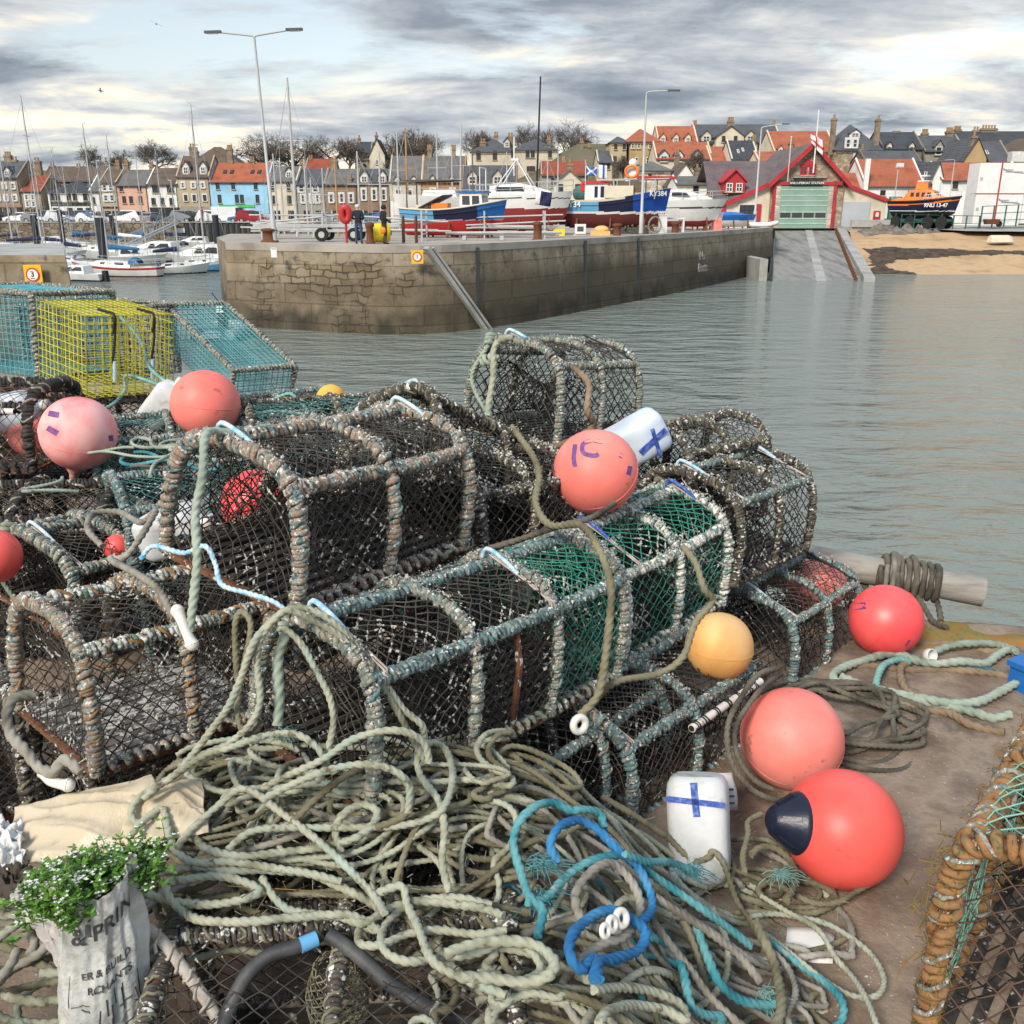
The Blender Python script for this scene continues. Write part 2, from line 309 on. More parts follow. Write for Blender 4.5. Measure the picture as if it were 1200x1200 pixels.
# setting
mk('quay', [(.10, .066, .045), (.175, .122, .085), (.27, .205, .15), (.135, .098, .072), (.33, .265, .205)], 2.6, .72, detail=8, bump=.9, bscale=55, rvar=.2, speck=((.06, .042, .034), 1.7, .58, .12), wear=((.40, .36, .32), 85, .66, .04), dist=.15)
mk('pier_top', [(.22, .19, .16), (.34, .30, .26), (.4, .36, .31)], .5, .9, bump=.3, bscale=6)
mk('sand', [(.30, .185, .095), (.41, .27, .145), (.47, .32, .185), (.34, .22, .12)], .35, .95, bump=.6, bscale=3)
mk('weed', [(.025, .017, .011), (.06, .04, .025), (.11, .075, .045)], 1.5, .9, bump=.9, bscale=5)
mk('rubble', [(.07, .058, .045), (.17, .14, .115), (.25, .215, .18)], 2, .9, bump=.9, bscale=3)
mk('slip', [(.11, .105, .095), (.19, .18, .165), (.26, .25, .23), (.15, .145, .13)], .5, .75, bump=.4, bscale=5, stretch=(2.5, .5, 1))
mk('concrete', [(.22, .215, .2), (.33, .325, .305), (.4, .39, .37)], .6, .85, bump=.3, bscale=8)
mk('road', [(.08, .078, .075), (.13, .127, .12)], .4, .85)
mk('hillside', [(.07, .065, .035), (.11, .1, .055), (.15, .12, .08)], .12, .95)
# buildings
def wallm(k, c, sp=None): mk(k, [tuple(a*.78 for a in c), c, tuple(min(a*1.12, .85) for a in c)], .5, .9, detail=7, bump=.25, bscale=5, speck=sp)
for k, c in dict(w_stone=(.29, .235, .17), w_dark=(.17, .135, .10), w_sand=(.40, .29, .15), w_cream=(.60, .54, .42), w_white=(.70, .69, .66), w_pink=(.60, .36, .27), w_blue=(.30, .54, .72), w_grey=(.30, .275, .235), w_brown=(.25, .165, .11), w_tan=(.42, .34, .22), w_orange=(.36, .19, .085), w_beige=(.52, .46, .36)).items(): wallm(k, c)
def stonem(k, c1, c2, mort, sc):
    m = mat(k, [c1, c2, tuple(a*1.25 for a in c2)], .7, .92, bump=0); nt = m.node_tree; b = nt.nodes['Principled BSDF']; tc = nd(nt, 'ShaderNodeTexCoord')
    v = nd(nt, 'ShaderNodeTexVoronoi', feature='DISTANCE_TO_EDGE'); v.inputs['Scale'].default_value = sc; mp = nd(nt, 'ShaderNodeMapping'); mp.inputs['Scale'].default_value = (1, 1, 1.7)
    nt.links.new(tc.outputs['Object'], mp.inputs[0]); nt.links.new(mp.outputs[0], v.inputs['Vector'])
    v2 = nd(nt, 'ShaderNodeTexVoronoi'); v2.inputs['Scale'].default_value = sc; nt.links.new(mp.outputs[0], v2.inputs['Vector'])
    src = b.inputs['Base Color'].links[0].from_socket; hs = nd(nt, 'ShaderNodeHueSaturation'); sx = nd(nt, 'ShaderNodeSeparateColor'); nt.links.new(v2.outputs['Color'], sx.inputs[0]); mr0 = nd(nt, 'ShaderNodeMapRange'); mr0.inputs[3].default_value = .65; mr0.inputs[4].default_value = 1.35; nt.links.new(sx.outputs[0], mr0.inputs[0]); nt.links.new(mr0.outputs[0], hs.inputs['Value']); nt.links.new(src, hs.inputs['Color'])
    mr = nd(nt, 'ShaderNodeMapRange'); mr.inputs[1].default_value = .02; mr.inputs[2].default_value = .07; mx = nd(nt, 'ShaderNodeMix', data_type='RGBA'); nt.links.new(v.outputs['Distance'], mr.inputs[0]); nt.links.new(mr.outputs[0], mx.inputs[0]); mx.inputs[6].default_value = (*mort, 1); nt.links.new(hs.outputs[0], mx.inputs[7]); nt.links.new(mx.outputs[2], b.inputs['Base Color'])
    bp = nd(nt, 'ShaderNodeBump'); bp.inputs['Strength'].default_value = .7; bp.inputs['Distance'].default_value = .1; nt.links.new(mr.outputs[0], bp.inputs['Height']); nt.links.new(bp.outputs[0], b.inputs['Normal'])
    M[k] = m
stonem('rubble_wall', (.17, .13, .09), (.34, .26, .18), (.36, .32, .26), 1.9)
stonem('rubble_cream', (.34, .30, .24), (.52, .47, .38), (.52, .49, .42), 1.3)
stonem('quay_stone', (.10, .08, .055), (.2, .155, .105), (.07, .06, .045), 1.1)
def roofm(k, c, sc=5.0):
    m = mat(k, [tuple(a*.7 for a in c), c, tuple(a*1.15 for a in c)], .8, .85, detail=7); nt = m.node_tree; b = nt.nodes['Principled BSDF']; tc = nd(nt, 'ShaderNodeTexCoord')
    bs = []
    for d, s in (('X', sc), ('Z', sc*.9)):
        w = nd(nt, 'ShaderNodeTexWave', bands_direction=d); w.inputs['Scale'].default_value = s/3; w.inputs['Distortion'].default_value = .6; nt.links.new(tc.outputs['Object'], w.inputs['Vector']); bs.append(w)
    a = nd(nt, 'ShaderNodeMath', operation='ADD'); nt.links.new(bs[0].outputs['Fac'], a.inputs[0]); nt.links.new(bs[1].outputs['Fac'], a.inputs[1])
    bp = nd(nt, 'ShaderNodeBump'); bp.inputs['Strength'].default_value = .5; bp.inputs['Distance'].default_value = .08; nt.links.new(a.outputs[0], bp.inputs['Height']); nt.links.new(bp.outputs[0], b.inputs['Normal']); M[k] = m
for k, c in dict(r_orange=(.345, .105, .053), r_red=(.27, .065, .035), r_slate=(.085, .09, .10), r_grey=(.135, .13, .125), r_brown=(.12, .085, .065), r_purple=(.135, .105, .11), r_dark=(.05, .055, .065)).items(): roofm(k, c)
mk('glass', (.035, .042, .05), 1, .12, spec=.6)
mk('frame', (.66, .66, .64), 2, .6)
mk('frame_dark', (.03, .03, .033), 2, .6)
mk('trim_red', [(.34, .022, .03), (.44, .035, .045)], 1, .55)
mk('door_green', [(.18, .30, .24), (.24, .37, .30)], .8, .55)
mk('door_green_light', (.5, .58, .52), .8, .55)
mk('door_grey', [(.36, .39, .41), (.43, .46, .48)], .5, .5)
mk('shop_green', (.10, .48, .08), 1, .6)
mk('shop_black', (.02, .02, .022), 1, .6)
mk('shop_salmon', (.34, .19, .14), 1, .7)
mk('chimney', [(.13, .1, .07), (.22, .17, .12), (.3, .24, .16)], 1.2, .95, bump=.3, bscale=4)
mk('pot', (.36, .22, .12), 1, .9)
# vessels and street things
for k, c, r in (('p_white', (.72, .72, .70), .35), ('p_cream', (.62, .56, .44), .5), ('p_red', (.46, .03, .03), .45), ('p_antifoul', (.24, .03, .03), .7), ('p_maroon', (.13, .03, .03), .75), ('p_blue', (.012, .13, .42), .35), ('p_light_blue', (.12, .36, .60), .4), ('p_navy', (.012, .018, .055), .3), ('p_royal', (.01, .07, .36), .35), ('p_orange', (.80, .20, .03), .4), ('p_black', (.014, .014, .015), .5), ('p_green', (.02, .09, .07), .5), ('p_yellow', (.75, .58, .02), .45), ('p_grey', (.36, .37, .38), .5), ('p_faded', (.30, .28, .25), .9), ('p_dgrey', (.07, .075, .08), .6), ('p_car_white', (.72, .73, .74), .2), ('p_car_grey', (.22, .23, .25), .2), ('p_car_black', (.015, .016, .018), .15), ('p_car_blue', (.08, .15, .26), .2), ('p_car_red', (.28, .02, .03), .2), ('canvas_navy', (.012, .018, .06), .8), ('canvas_blue', (.02, .12, .26), .8), ('galv', (.42, .43, .43), .5), ('skin', (.5, .3, .22), .6), ('hair_white', (.55, .54, .52), .8), ('cl_navy', (.014, .016, .028), .85), ('cl_jean', (.05, .07, .13), .85), ('cl_black', (.016, .016, .018), .85), ('cl_brown', (.06, .045, .035), .85), ('skin2', (.45, .26, .18), .6), ('tyre', (.016, .016, .016), .85), ('flag_blue', (.02, .12, .42), .7), ('flag_white', (.68, .68, .68), .7), ('sign_yellow', (.75, .42, .02), .5), ('sign_red', (.5, .03, .03), .5), ('lamp_glass', (.6, .6, .58), .3)):
    mk(k, [tuple(a*.88 for a in c), c, tuple(min(a*1.06, .85) for a in c)], 1.3, r, detail=6)
mk('mast', [(.38, .38, .37), (.5, .5, .49)], 1, .45)
mk('mast_wood', [(.36, .2, .09), (.45, .27, .13)], 1, .5)
mk('bark', [(.06, .05, .042), (.11, .095, .08), (.15, .13, .11)], 1, .95)
mk('twig', [(.11, .09, .075), (.18, .15, .125)], .6, .95)
mk('ivy', [(.022, .028, .014), (.045, .05, .024)], 1, .9)
mk('pile_dark', [(.012, .016, .02), (.03, .036, .042)], .8, .7)
mk('pile_rust', [(.06, .055, .05), (.12, .105, .09)], .6, .8)
# ------------------------------------------------------------------ sky, sun
SUN_EL, SUN_AZ = rad(38), rad(212)      # azimuth clockwise from +Y: low sun behind the viewer's left shoulder
def make_world():
    w = bpy.data.worlds.new('World'); SC.world = w; w.use_nodes = True; nt = w.node_tree; L = nt.links; nt.nodes.clear()
    out = nd(nt, 'ShaderNodeOutputWorld'); bg1 = nd(nt, 'ShaderNodeBackground'); bg2 = nd(nt, 'ShaderNodeBackground'); mx = nd(nt, 'ShaderNodeMixShader')
    sky = nd(nt, 'ShaderNodeTexSky', sky_type='NISHITA'); sky.sun_disc = False; sky.sun_elevation = SUN_EL; sky.sun_rotation = SUN_AZ; sky.air_density = 1.2; sky.dust_density = 1.0
    hz = nd(nt, 'ShaderNodeHueSaturation'); hz.inputs['Saturation'].default_value = .6; L.new(sky.outputs[0], hz.inputs['Color']); L.new(hz.outputs[0], bg1.inputs[0]); bg1.inputs[1].default_value = .075
    tc = nd(nt, 'ShaderNodeTexCoord'); sp = nd(nt, 'ShaderNodeSeparateXYZ'); L.new(tc.outputs['Generated'], sp.inputs[0])
    def math_(op, a, b=None):
        n = nd(nt, 'ShaderNodeMath', operation=op)
        for i, q in enumerate((a, b)):
            if q is None: continue
            if isinstance(q, (int, float)): n.inputs[i].default_value = q
            else: L.new(q, n.inputs[i])
        return n.outputs[0]
    z = math_('MAXIMUM', sp.outputs[2], 0.0); den = math_('ADD', z, .135)
    cx = math_('DIVIDE', sp.outputs[0], den); cy = math_('DIVIDE', sp.outputs[1], den)
    cb = nd(nt, 'ShaderNodeCombineXYZ'); L.new(cx, cb.inputs[0]); L.new(cy, cb.inputs[1])
    def noise(sc, det, dist, off, rough=.6, xs=.8):
        mp = nd(nt, 'ShaderNodeMapping'); mp.inputs['Location'].default_value = off; mp.inputs['Scale'].default_value = (sc*xs, sc, 1); L.new(cb.outputs[0], mp.inputs[0])
        n = nd(nt, 'ShaderNodeTexNoise'); n.inputs['Scale'].default_value = 1; n.inputs['Detail'].default_value = det; n.inputs['Distortion'].default_value = dist; n.inputs['Roughness'].default_value = rough; L.new(mp.outputs[0], n.inputs['Vector']); return n.outputs['Fac']
    n1 = noise(.9, 7, .2, (3.1, .4, 0)); n2 = noise(1.25, 8, .3, (9.3, 4.1, 0), .58); n3 = noise(.55, 3, .1, (1.7, 8.2, 0)); n4 = noise(3.6, 6, .2, (5.7, 2.2, 0), .6, .6)
    r = nd(nt, 'ShaderNodeValToRGB'); e = r.color_ramp.elements; tone = TONE
    while len(e) < len(tone): e.new(.5)
    for i, (p, c) in enumerate(tone): e[i].position = p; e[i].color = (*c, 1)
    t = math_('ADD', math_('ADD', math_('MULTIPLY', n2, .60), math_('MULTIPLY', n3, .30)), math_('MULTIPLY', n4, .10))
    zz = math_('MULTIPLY', math_('SUBTRACT', .105, z), ZG); t = math_('ADD', t, zz); L.new(t, r.inputs[0])
    up = nd(nt, 'ShaderNodeMapRange'); up.inputs[1].default_value = .17; up.inputs[2].default_value = .65; up.inputs[3].default_value = 1.0; up.inputs[4].default_value = ZENITH; L.new(z, up.inputs[0])
    L.new(r.outputs[0], bg2.inputs[0]); L.new(math_('MULTIPLY', up.outputs[0], CLOUD), bg2.inputs[1])
    cov = nd(nt, 'ShaderNodeMapRange'); cov.inputs[1].default_value = .37; cov.inputs[2].default_value = .47; L.new(n1, cov.inputs[0])
    L.new(cov.outputs[0], mx.inputs[0]); L.new(bg1.outputs[0], mx.inputs[1]); L.new(bg2.outputs[0], mx.inputs[2]); L.new(mx.outputs[0], out.inputs[0])
# cloud tones: slate bellies, lilac grey, cream lit rims
TONE = [(.36, (.165, .205, .255)), (.425, (.27, .31, .36)), (.475, (.43, .465, .505)), (.52, (.64, .65, .645)), (.56, (.95, .86, .69)), (.62, (1.0, .97, .89))]
ZENITH, CLOUD, ZG = 3.2, .56, .42
make_world()
sl = bpy.data.lights.new('sun', 'SUN'); sl.energy = 2.0; sl.angle = rad(16); sl.color = (1, .92, .80); so = bpy.data.objects.new('sun', sl); COL.objects.link(so)
sd = Vector((math.sin(SUN_AZ)*math.cos(SUN_EL), math.cos(SUN_AZ)*math.cos(SUN_EL), math.sin(SUN_EL))); so.rotation_euler = sd.to_track_quat('Z', 'Y').to_euler()
SC.view_settings.view_transform = 'Standard'; SC.view_settings.look = 'None'; SC.view_settings.exposure = 1.12; SC.view_settings.gamma = 1; SC.view_settings.use_curve_mapping = False
SC.cycles.max_bounces = 6; SC.cycles.diffuse_bounces = 3; SC.cycles.glossy_bounces = 3; SC.cycles.transparent_max_bounces = 6
# ------------------------------------------------------------------ water
WZ = -3.75
def water_mat():
    m = bpy.data.materials.new('water'); m.use_nodes = True; nt = m.node_tree; L = nt.links; b = nt.nodes['Principled BSDF']
    b.inputs['Base Color'].default_value = (.18, .205, .18, 1); b.inputs['Roughness'].default_value = .07; b.inputs['IOR'].default_value = 1.33; b.inputs['Specular IOR Level'].default_value = .5
    tc = nd(nt, 'ShaderNodeTexCoord'); hs = []
    for sc, st, de, ds in ((.55, (.55, 1.25, 1), 3, .6), (1.7, (.6, 1.2, 1), 4, .4), (5.5, (.7, 1.2, 1), 3, .2)):
        mp = nd(nt, 'ShaderNodeMapping'); mp.inputs['Scale'].default_value = st; mp.inputs['Rotation'].default_value = (0, 0, .25); L.new(tc.outputs['Object'], mp.inputs[0])
        n = nd(nt, 'ShaderNodeTexNoise'); n.inputs['Scale'].default_value = sc; n.inputs['Detail'].default_value = de; n.inputs['Distortion'].default_value = ds; L.new(mp.outputs[0], n.inputs['Vector']); hs.append(n.outputs['Fac'])
    big = nd(nt, 'ShaderNodeTexNoise'); big.inputs['Scale'].default_value = .055; big.inputs['Detail'].default_value = 3; L.new(tc.outputs['Object'], big.inputs['Vector'])
    prev = None
    amp = nd(nt, 'ShaderNodeMapRange'); amp.inputs[1].default_value = .35; amp.inputs[2].default_value = .65; amp.inputs[3].default_value = .45; amp.inputs[4].default_value = 1.0; L.new(big.outputs['Fac'], amp.inputs[0])
    for h, d in zip(hs, (.75, .32, .07)):
        bp = nd(nt, 'ShaderNodeBump'); bp.inputs['Distance'].default_value = d; L.new(amp.outputs[0], bp.inputs['Strength']); L.new(h, bp.inputs['Height'])
        if prev: L.new(prev, bp.inputs['Normal'])
        prev = bp.outputs[0]
    L.new(prev, b.inputs['Normal']); return m
M['water'] = water_mat()
mb = MB(); mb.add([(-900, -60, WZ), (900, -60, WZ), (900, 900, WZ), (-900, 900, WZ)], [[0, 1, 2, 3]]); mb.build('water', M['water'], kind='structure')
# ------------------------------------------------------------------ far pier
def pier_mat():
    m = mat('pier_wall', [(.16, .12, .075), (.26, .205, .14), (.33, .275, .2), (.19, .15, .10)], .55, .85, detail=8, bump=.5, bscale=6, speck=((.34, .31, .26), 1.1, .64, .1), wear=((.10, .085, .06), 2.3, .55, .16)); nt = m.node_tree; L = nt.links; b = nt.nodes['Principled BSDF']; src = b.inputs['Base Color'].links[0].from_socket
    tc = nd(nt, 'ShaderNodeTexCoord'); sp = nd(nt, 'ShaderNodeSeparateXYZ'); L.new(tc.outputs['Object'], sp.inputs[0])
    # masonry shows where the render has fallen away
    br = nd(nt, 'ShaderNodeTexBrick'); br.inputs['Scale'].default_value = 1.0; br.inputs['Color1'].default_value = (.15, .11, .065, 1); br.inputs['Color2'].default_value = (.28, .22, .145, 1); br.inputs['Mortar'].default_value = (.06, .045, .03, 1); br.inputs['Mortar Size'].default_value = .035; br.inputs['Mortar Smooth'].default_value = .4; br.inputs['Brick Width'].default_value = .62; br.inputs['Row Height'].default_value = .34; br.inputs['Bias'].default_value = 0
    cb = nd(nt, 'ShaderNodeCombineXYZ'); nw = nd(nt, 'ShaderNodeTexNoise'); nw.inputs['Scale'].default_value = .9; L.new(tc.outputs['Object'], nw.inputs['Vector'])
    ad = nd(nt, 'ShaderNodeVectorMath', operation='MULTIPLY_ADD'); ad.inputs[1].default_value = (.75, .75, .75); L.new(nw.outputs['Color'], ad.inputs[0]); L.new(sp.outputs[0], cb.inputs[0]); L.new(sp.outputs[2], cb.inputs[1]); L.new(cb.outputs[0], ad.inputs[2]); L.new(ad.outputs[0], br.inputs['Vector'])
    def rng(sock, a, c):
        n = nd(nt, 'ShaderNodeMapRange'); n.inputs[1].default_value = a; n.inputs[2].default_value = c; L.new(sock, n.inputs[0]); return n.outputs[0]
    def mul(a, c):
        n = nd(nt, 'ShaderNodeMath', operation='MULTIPLY'); L.new(a, n.inputs[0]); L.new(c, n.inputs[1]); return n.outputs[0]
    n2 = nd(nt, 'ShaderNodeTexNoise'); n2.inputs['Scale'].default_value = .42; n2.inputs['Detail'].default_value = 5; L.new(tc.outputs['Object'], n2.inputs['Vector'])
    k = mul(mul(rng(n2.outputs['Fac'], .45, .52), rng(sp.outputs[0], -12.5, -11.8)), mul(rng(sp.outputs[0], -3.6, -4.4), rng(sp.outputs[2], -.55, -.8)))
    mx = nd(nt, 'ShaderNodeMix', data_type='RGBA'); L.new(k, mx.inputs[0]); L.new(src, mx.inputs[6]); L.new(br.outputs['Color'], mx.inputs[7])
    # weed and slime below high water
    n3 = nd(nt, 'ShaderNodeTexNoise'); n3.inputs['Scale'].default_value = .8; n3.inputs['Detail'].default_value = 6; mp = nd(nt, 'ShaderNodeMapping'); mp.inputs['Scale'].default_value = (1, 1, .25); L.new(tc.outputs['Object'], mp.inputs[0]); L.new(mp.outputs[0], n3.inputs['Vector'])
    h = nd(nt, 'ShaderNodeMath', operation='MULTIPLY_ADD'); L.new(n3.outputs['Fac'], h.inputs[0]); h.inputs[1].default_value = 2.2; L.new(sp.outputs[2], h.inputs[2])
    tide = rng(h.outputs[0], .2, -.75); n4 = nd(nt, 'ShaderNodeTexNoise'); n4.inputs['Scale'].default_value = .09; L.new(tc.outputs['Object'], n4.inputs['Vector'])
    ex = rng(sp.outputs[0], -6.5, 1.0); e2 = nd(nt, 'ShaderNodeMapRange'); e2.inputs[3].default_value = .5; e2.inputs[4].default_value = 1; L.new(ex, e2.inputs[0])
    mx2 = nd(nt, 'ShaderNodeMix', data_type='RGBA'); mx2.inputs[7].default_value = (.115, .09, .058, 1); L.new(mul(tide, e2.outputs[0]), mx2.inputs[0]); L.new(mx.outputs[2], mx2.inputs[6]); L.new(mx2.outputs[2], b.inputs['Base Color'])
    n5 = nd(nt, 'ShaderNodeMix', data_type='RGBA'); n5.inputs[7].default_value = (.045, .038, .024, 1); wet = rng(h.outputs[0], -1.45, -1.9); L.new(mul(wet, rng(n3.outputs['Fac'], .2, .6)), n5.inputs[0]); L.new(mx2.outputs[2], n5.inputs[6]); L.new(n5.outputs[2], b.inputs['Base Color'])
    b2 = nd(nt, 'ShaderNodeTexBrick'); b2.inputs['Scale'].default_value = 1; b2.inputs['Brick Width'].default_value = 2.6; b2.inputs['Row Height'].default_value = .85; b2.inputs['Mortar Size'].default_value = .03; b2.inputs['Color1'].default_value = (1, 1, 1, 1); b2.inputs['Color2'].default_value = (.72, .70, .66, 1); b2.inputs['Mortar'].default_value = (.42, .40, .36, 1); L.new(cb.outputs[0], b2.inputs['Vector']); m3 = nd(nt, 'ShaderNodeMix', data_type='RGBA', blend_type='MULTIPLY'); m3.inputs[0].default_value = .75; L.new(n5.outputs[2], m3.inputs[6]); L.new(b2.outputs['Color'], m3.inputs[7]); L.new(m3.outputs[2], b.inputs['Base Color'])
    # carve the joints
    hh = mul(br.outputs['Fac'], k); bp = nd(nt, 'ShaderNodeBump'); bp.invert = True; bp.inputs['Distance'].default_value = .06; bp.inputs['Strength'].default_value = .7; L.new(hh, bp.inputs['Height']); L.new(b.inputs['Normal'].links[0].from_socket, bp.inputs['Normal']); L.new(bp.outputs[0], b.inputs['Normal'])
    return m
M['pier_wall'] = pier_mat()
front = [(265, 285, 46.0), (310, 286, 45.0), (350, 287, 44.2), (400, 288.6, 43.3), (440, 289.3, 42.8), (480, 289, 42.8), (520, 288, 43.4), (560, 286.6, 44.8), (620, 284, 48), (680, 281.3, 52.5), (750, 278, 59), (820, 273.2, 68), (905, 269, 86)]
FT = []
for u, v, y in front: q = PY(u, v, y); q[2] = -.0032*max(0, y-45); FT.append(q)
FT = np.array(FT)
def yardz(y): return -.009*max(0., y-45)
def wall_run(mb, T, zb, batter=.1, m=0):
    T = np.asarray(T, float); Tn, N, B = frames(T); n = np.stack([Tn[:, 1], -Tn[:, 0], 0*Tn[:, 0]], 1); n /= np.linalg.norm(n, axis=1)[:, None]
    rows = []
    for t in np.linspace(0, 1, 5):
        R = T.copy(); R[:, 2] = T[:, 2]*(1-t)+zb*t; rows.append(R+n*batter*(T[:, 2]-R[:, 2])[:, None])
    loft(mb, np.array(rows), m, smooth=True)
pier = tag(bpy.data.objects.new('harbour_pier', None), 'weathered stone and concrete harbour pier with rounded end across the water', 'pier'); COL.objects.link(pier)
FS = spline(FT, 1.0); FS[:, 2] = np.interp(FS[:, 0], FT[:, 0], FT[:, 2])
mb = MB(); wall_run(mb, FS, WZ-2); e0 = np.array([[-21.5, 72, -.2], [-14.3+0*1, 46.5, 0]]); wall_run(mb, np.array([[-20.6, 72, -.24], [-18, 60, -.13], FS[0]]), WZ-2, 0); mb.build('pier_wall', M['pier_wall'], pier)
mb = MB(); c = FS.copy(); rows = []
for dz, off in ((-.28, .06), (.035, .06), (.05, .02), (.05, -.75), (.0, -.8)):
    Tn = np.gradient(FS, axis=0); n = np.stack([Tn[:, 1], -Tn[:, 0], 0*Tn[:, 0]], 1); n /= np.linalg.norm(n, axis=1)[:, None]; R = FS+n*off; R[:, 2] += dz; rows.append(R)
loft(mb, np.array(rows), 0, smooth=False); mb.build('coping', M['pier_top'], pier)
mb = MB()
for u, v0, v1, w in ((686, 282, 356, .5), (748, 279, 350, .35), (838, 273, 336, .4), (560, 290, 380, .25), (640, 300, 372, .12)):
    y = np.interp(u, [q[0] for q in front], [q[2] for q in front]); a = PY(u, v0, y-.12); b_ = PY(u, v1, y-.45); b_[2] = WZ-.6; bar(mb, a, b_, w, .14)
mb.build('vertical_fender', M['pile_dark'], pier)
mb = MB(); a = PY(500, 290, 42.75); b_ = PY(571, 380, 45.0-.1); b_[2] = WZ-.2
bar(mb, a+[.0, -.12, 0], b_+[0, -.5, 0], .42, .16); bar(mb, a+[.28, -.05, 0], b_+[.3, -.4, 0], .16, .1); mb.build('sloping_timber', M['concrete'], pier)
# yard: the pier's deck and the hard standing behind it
back = [(27.6, 104), (36, 104.2), (36, 160), (-8, 160), (-8, 84), (-12, 72), (-20.6, 72), (-18, 60)]
yard = [tuple(p) for p in FS]+[(x, y, yardz(y)) for x, y in back]
mb = MB(); V = np.array(yard); V[:, 2] -= .012; mb.add(V, [list(range(len(V)))], 0, False); mb.build('hard_standing', M['pier_top'], kind='structure')
# land behind, slope up to the town
def hillz(x, y):
    y0 = 157-36*min(max((x+12)/22, 0), 1); t = min(max((y-y0)/52, 0), 1); return -.75+(12.5 if x > 5 else 9.5)*t*t*(3-2*t)
mb = MB(); xs = np.linspace(-330, 330, 90); ys = np.concatenate([np.linspace(138, 260, 50), np.linspace(270, 900, 12)])
S = np.array([[(x, y, hillz(x, y)) for x in xs] for y in ys]); loft(mb, S, 0)
xs2 = np.linspace(-7.5, 330, 60); ys2 = np.linspace(103.6, 138, 12); loft(mb, np.array([[(x, y, min(hillz(x, y), 99)-.02) for x in xs2] for y in ys2]), 0)
mb.build('terrain', M['hillside'], kind='structure')
# left harbour road and its sea wall
mb = MB(); mb.add([(-330, 138, -.6), (-7.6, 138, -.6), (-7.6, 162, -.6), (-330, 162, -.6)], [[0, 1, 2, 3]], 0, False); mb.build('harbour_road', M['road'], kind='structure')
stw = tag(bpy.data.objects.new('sea_wall', None), 'brown stone sea wall below the parked cars and shore houses', 'wall'); COL.objects.link(stw)
mb = MB(); bbox(mb, (-330, 137.3, WZ-2), (-45.5, 137.99, -.5)); bbox(mb, (-32, 137.3, WZ-2), (-7.4, 137.99, -.5)); mb.build('wall', M['quay_stone'], stw)
mb = MB()
for i in range(34): box(mb, (-45.2+i*.4, 137.4+.15*(i % 2), -2.6), (.4, .3, 4.3), i % 2)
mb.build('sheet_piling', [M['pile_dark'], M['pile_rust']], stw)
mb = MB(); bbox(mb, (-330, 137.2, -.5), (-7.4, 138.3, -.38)); mb.build('coping', M['concrete'], stw)
# slipway in front of the lifeboat house
def quad(mb, pts, m=0): mb.add(pts, [list(range(len(pts)))], m, False)
sl_ = tag(bpy.data.objects.new('slipway', None), 'broad grey concrete slipway running from the lifeboat house into the water', 'slipway'); COL.objects.link(sl_)
A0, A1 = PY(908, 270, 104), PY(984, 270, 104); B0, B1 = PY(906, 330, 74), PY(1010, 330, 74); dn = np.array([0, -4, -.5])
mb = MB(); loft(mb, [[B0+dn, B1+dn], [B0, B1], [A0, A1], [A0+[0, 3, 0], A1+[0, 3, 0]]], 0, smooth=False); mb.build('ramp', M['slip'], sl_)
mb = MB()
for f0, f1 in ((.49, .575),):
    p = [B0+(B1-B0)*f0, B0+(B1-B0)*(f1+.03), A0+(A1-A0)*f1, A0+(A1-A0)*(f0-.02)]; quad(mb, [q+np.array([0, 0, .03]) for q in p])
mb.build('keel_track', M['concrete'], sl_)
mb = MB(); bar(mb, A1+[.1, 0, .0], B1+[.2, -1, .1], .8, .55); mb.build('kerb', M['concrete'], sl_); mb = MB()
for i in range(26): q = A1+(B1-A1)*(i+.5)/26; box(mb, q+[-.45, 0, .12], (.22, .3, .2))
bar(mb, A0+[-.2, 0, .05], B0+[-.2, 0, .05], .25, .3, 1); mb.build('chain_and_edge', [M['rust_plain'], M['pile_dark']], sl_)
mb = MB(); p0 = PY(878, 300, 80); bbox(mb, (p0[0]-.6, 74, WZ-1), (B0[0]-.5, 86, -2.15)); mb.build('landing', M['concrete'], sl_)
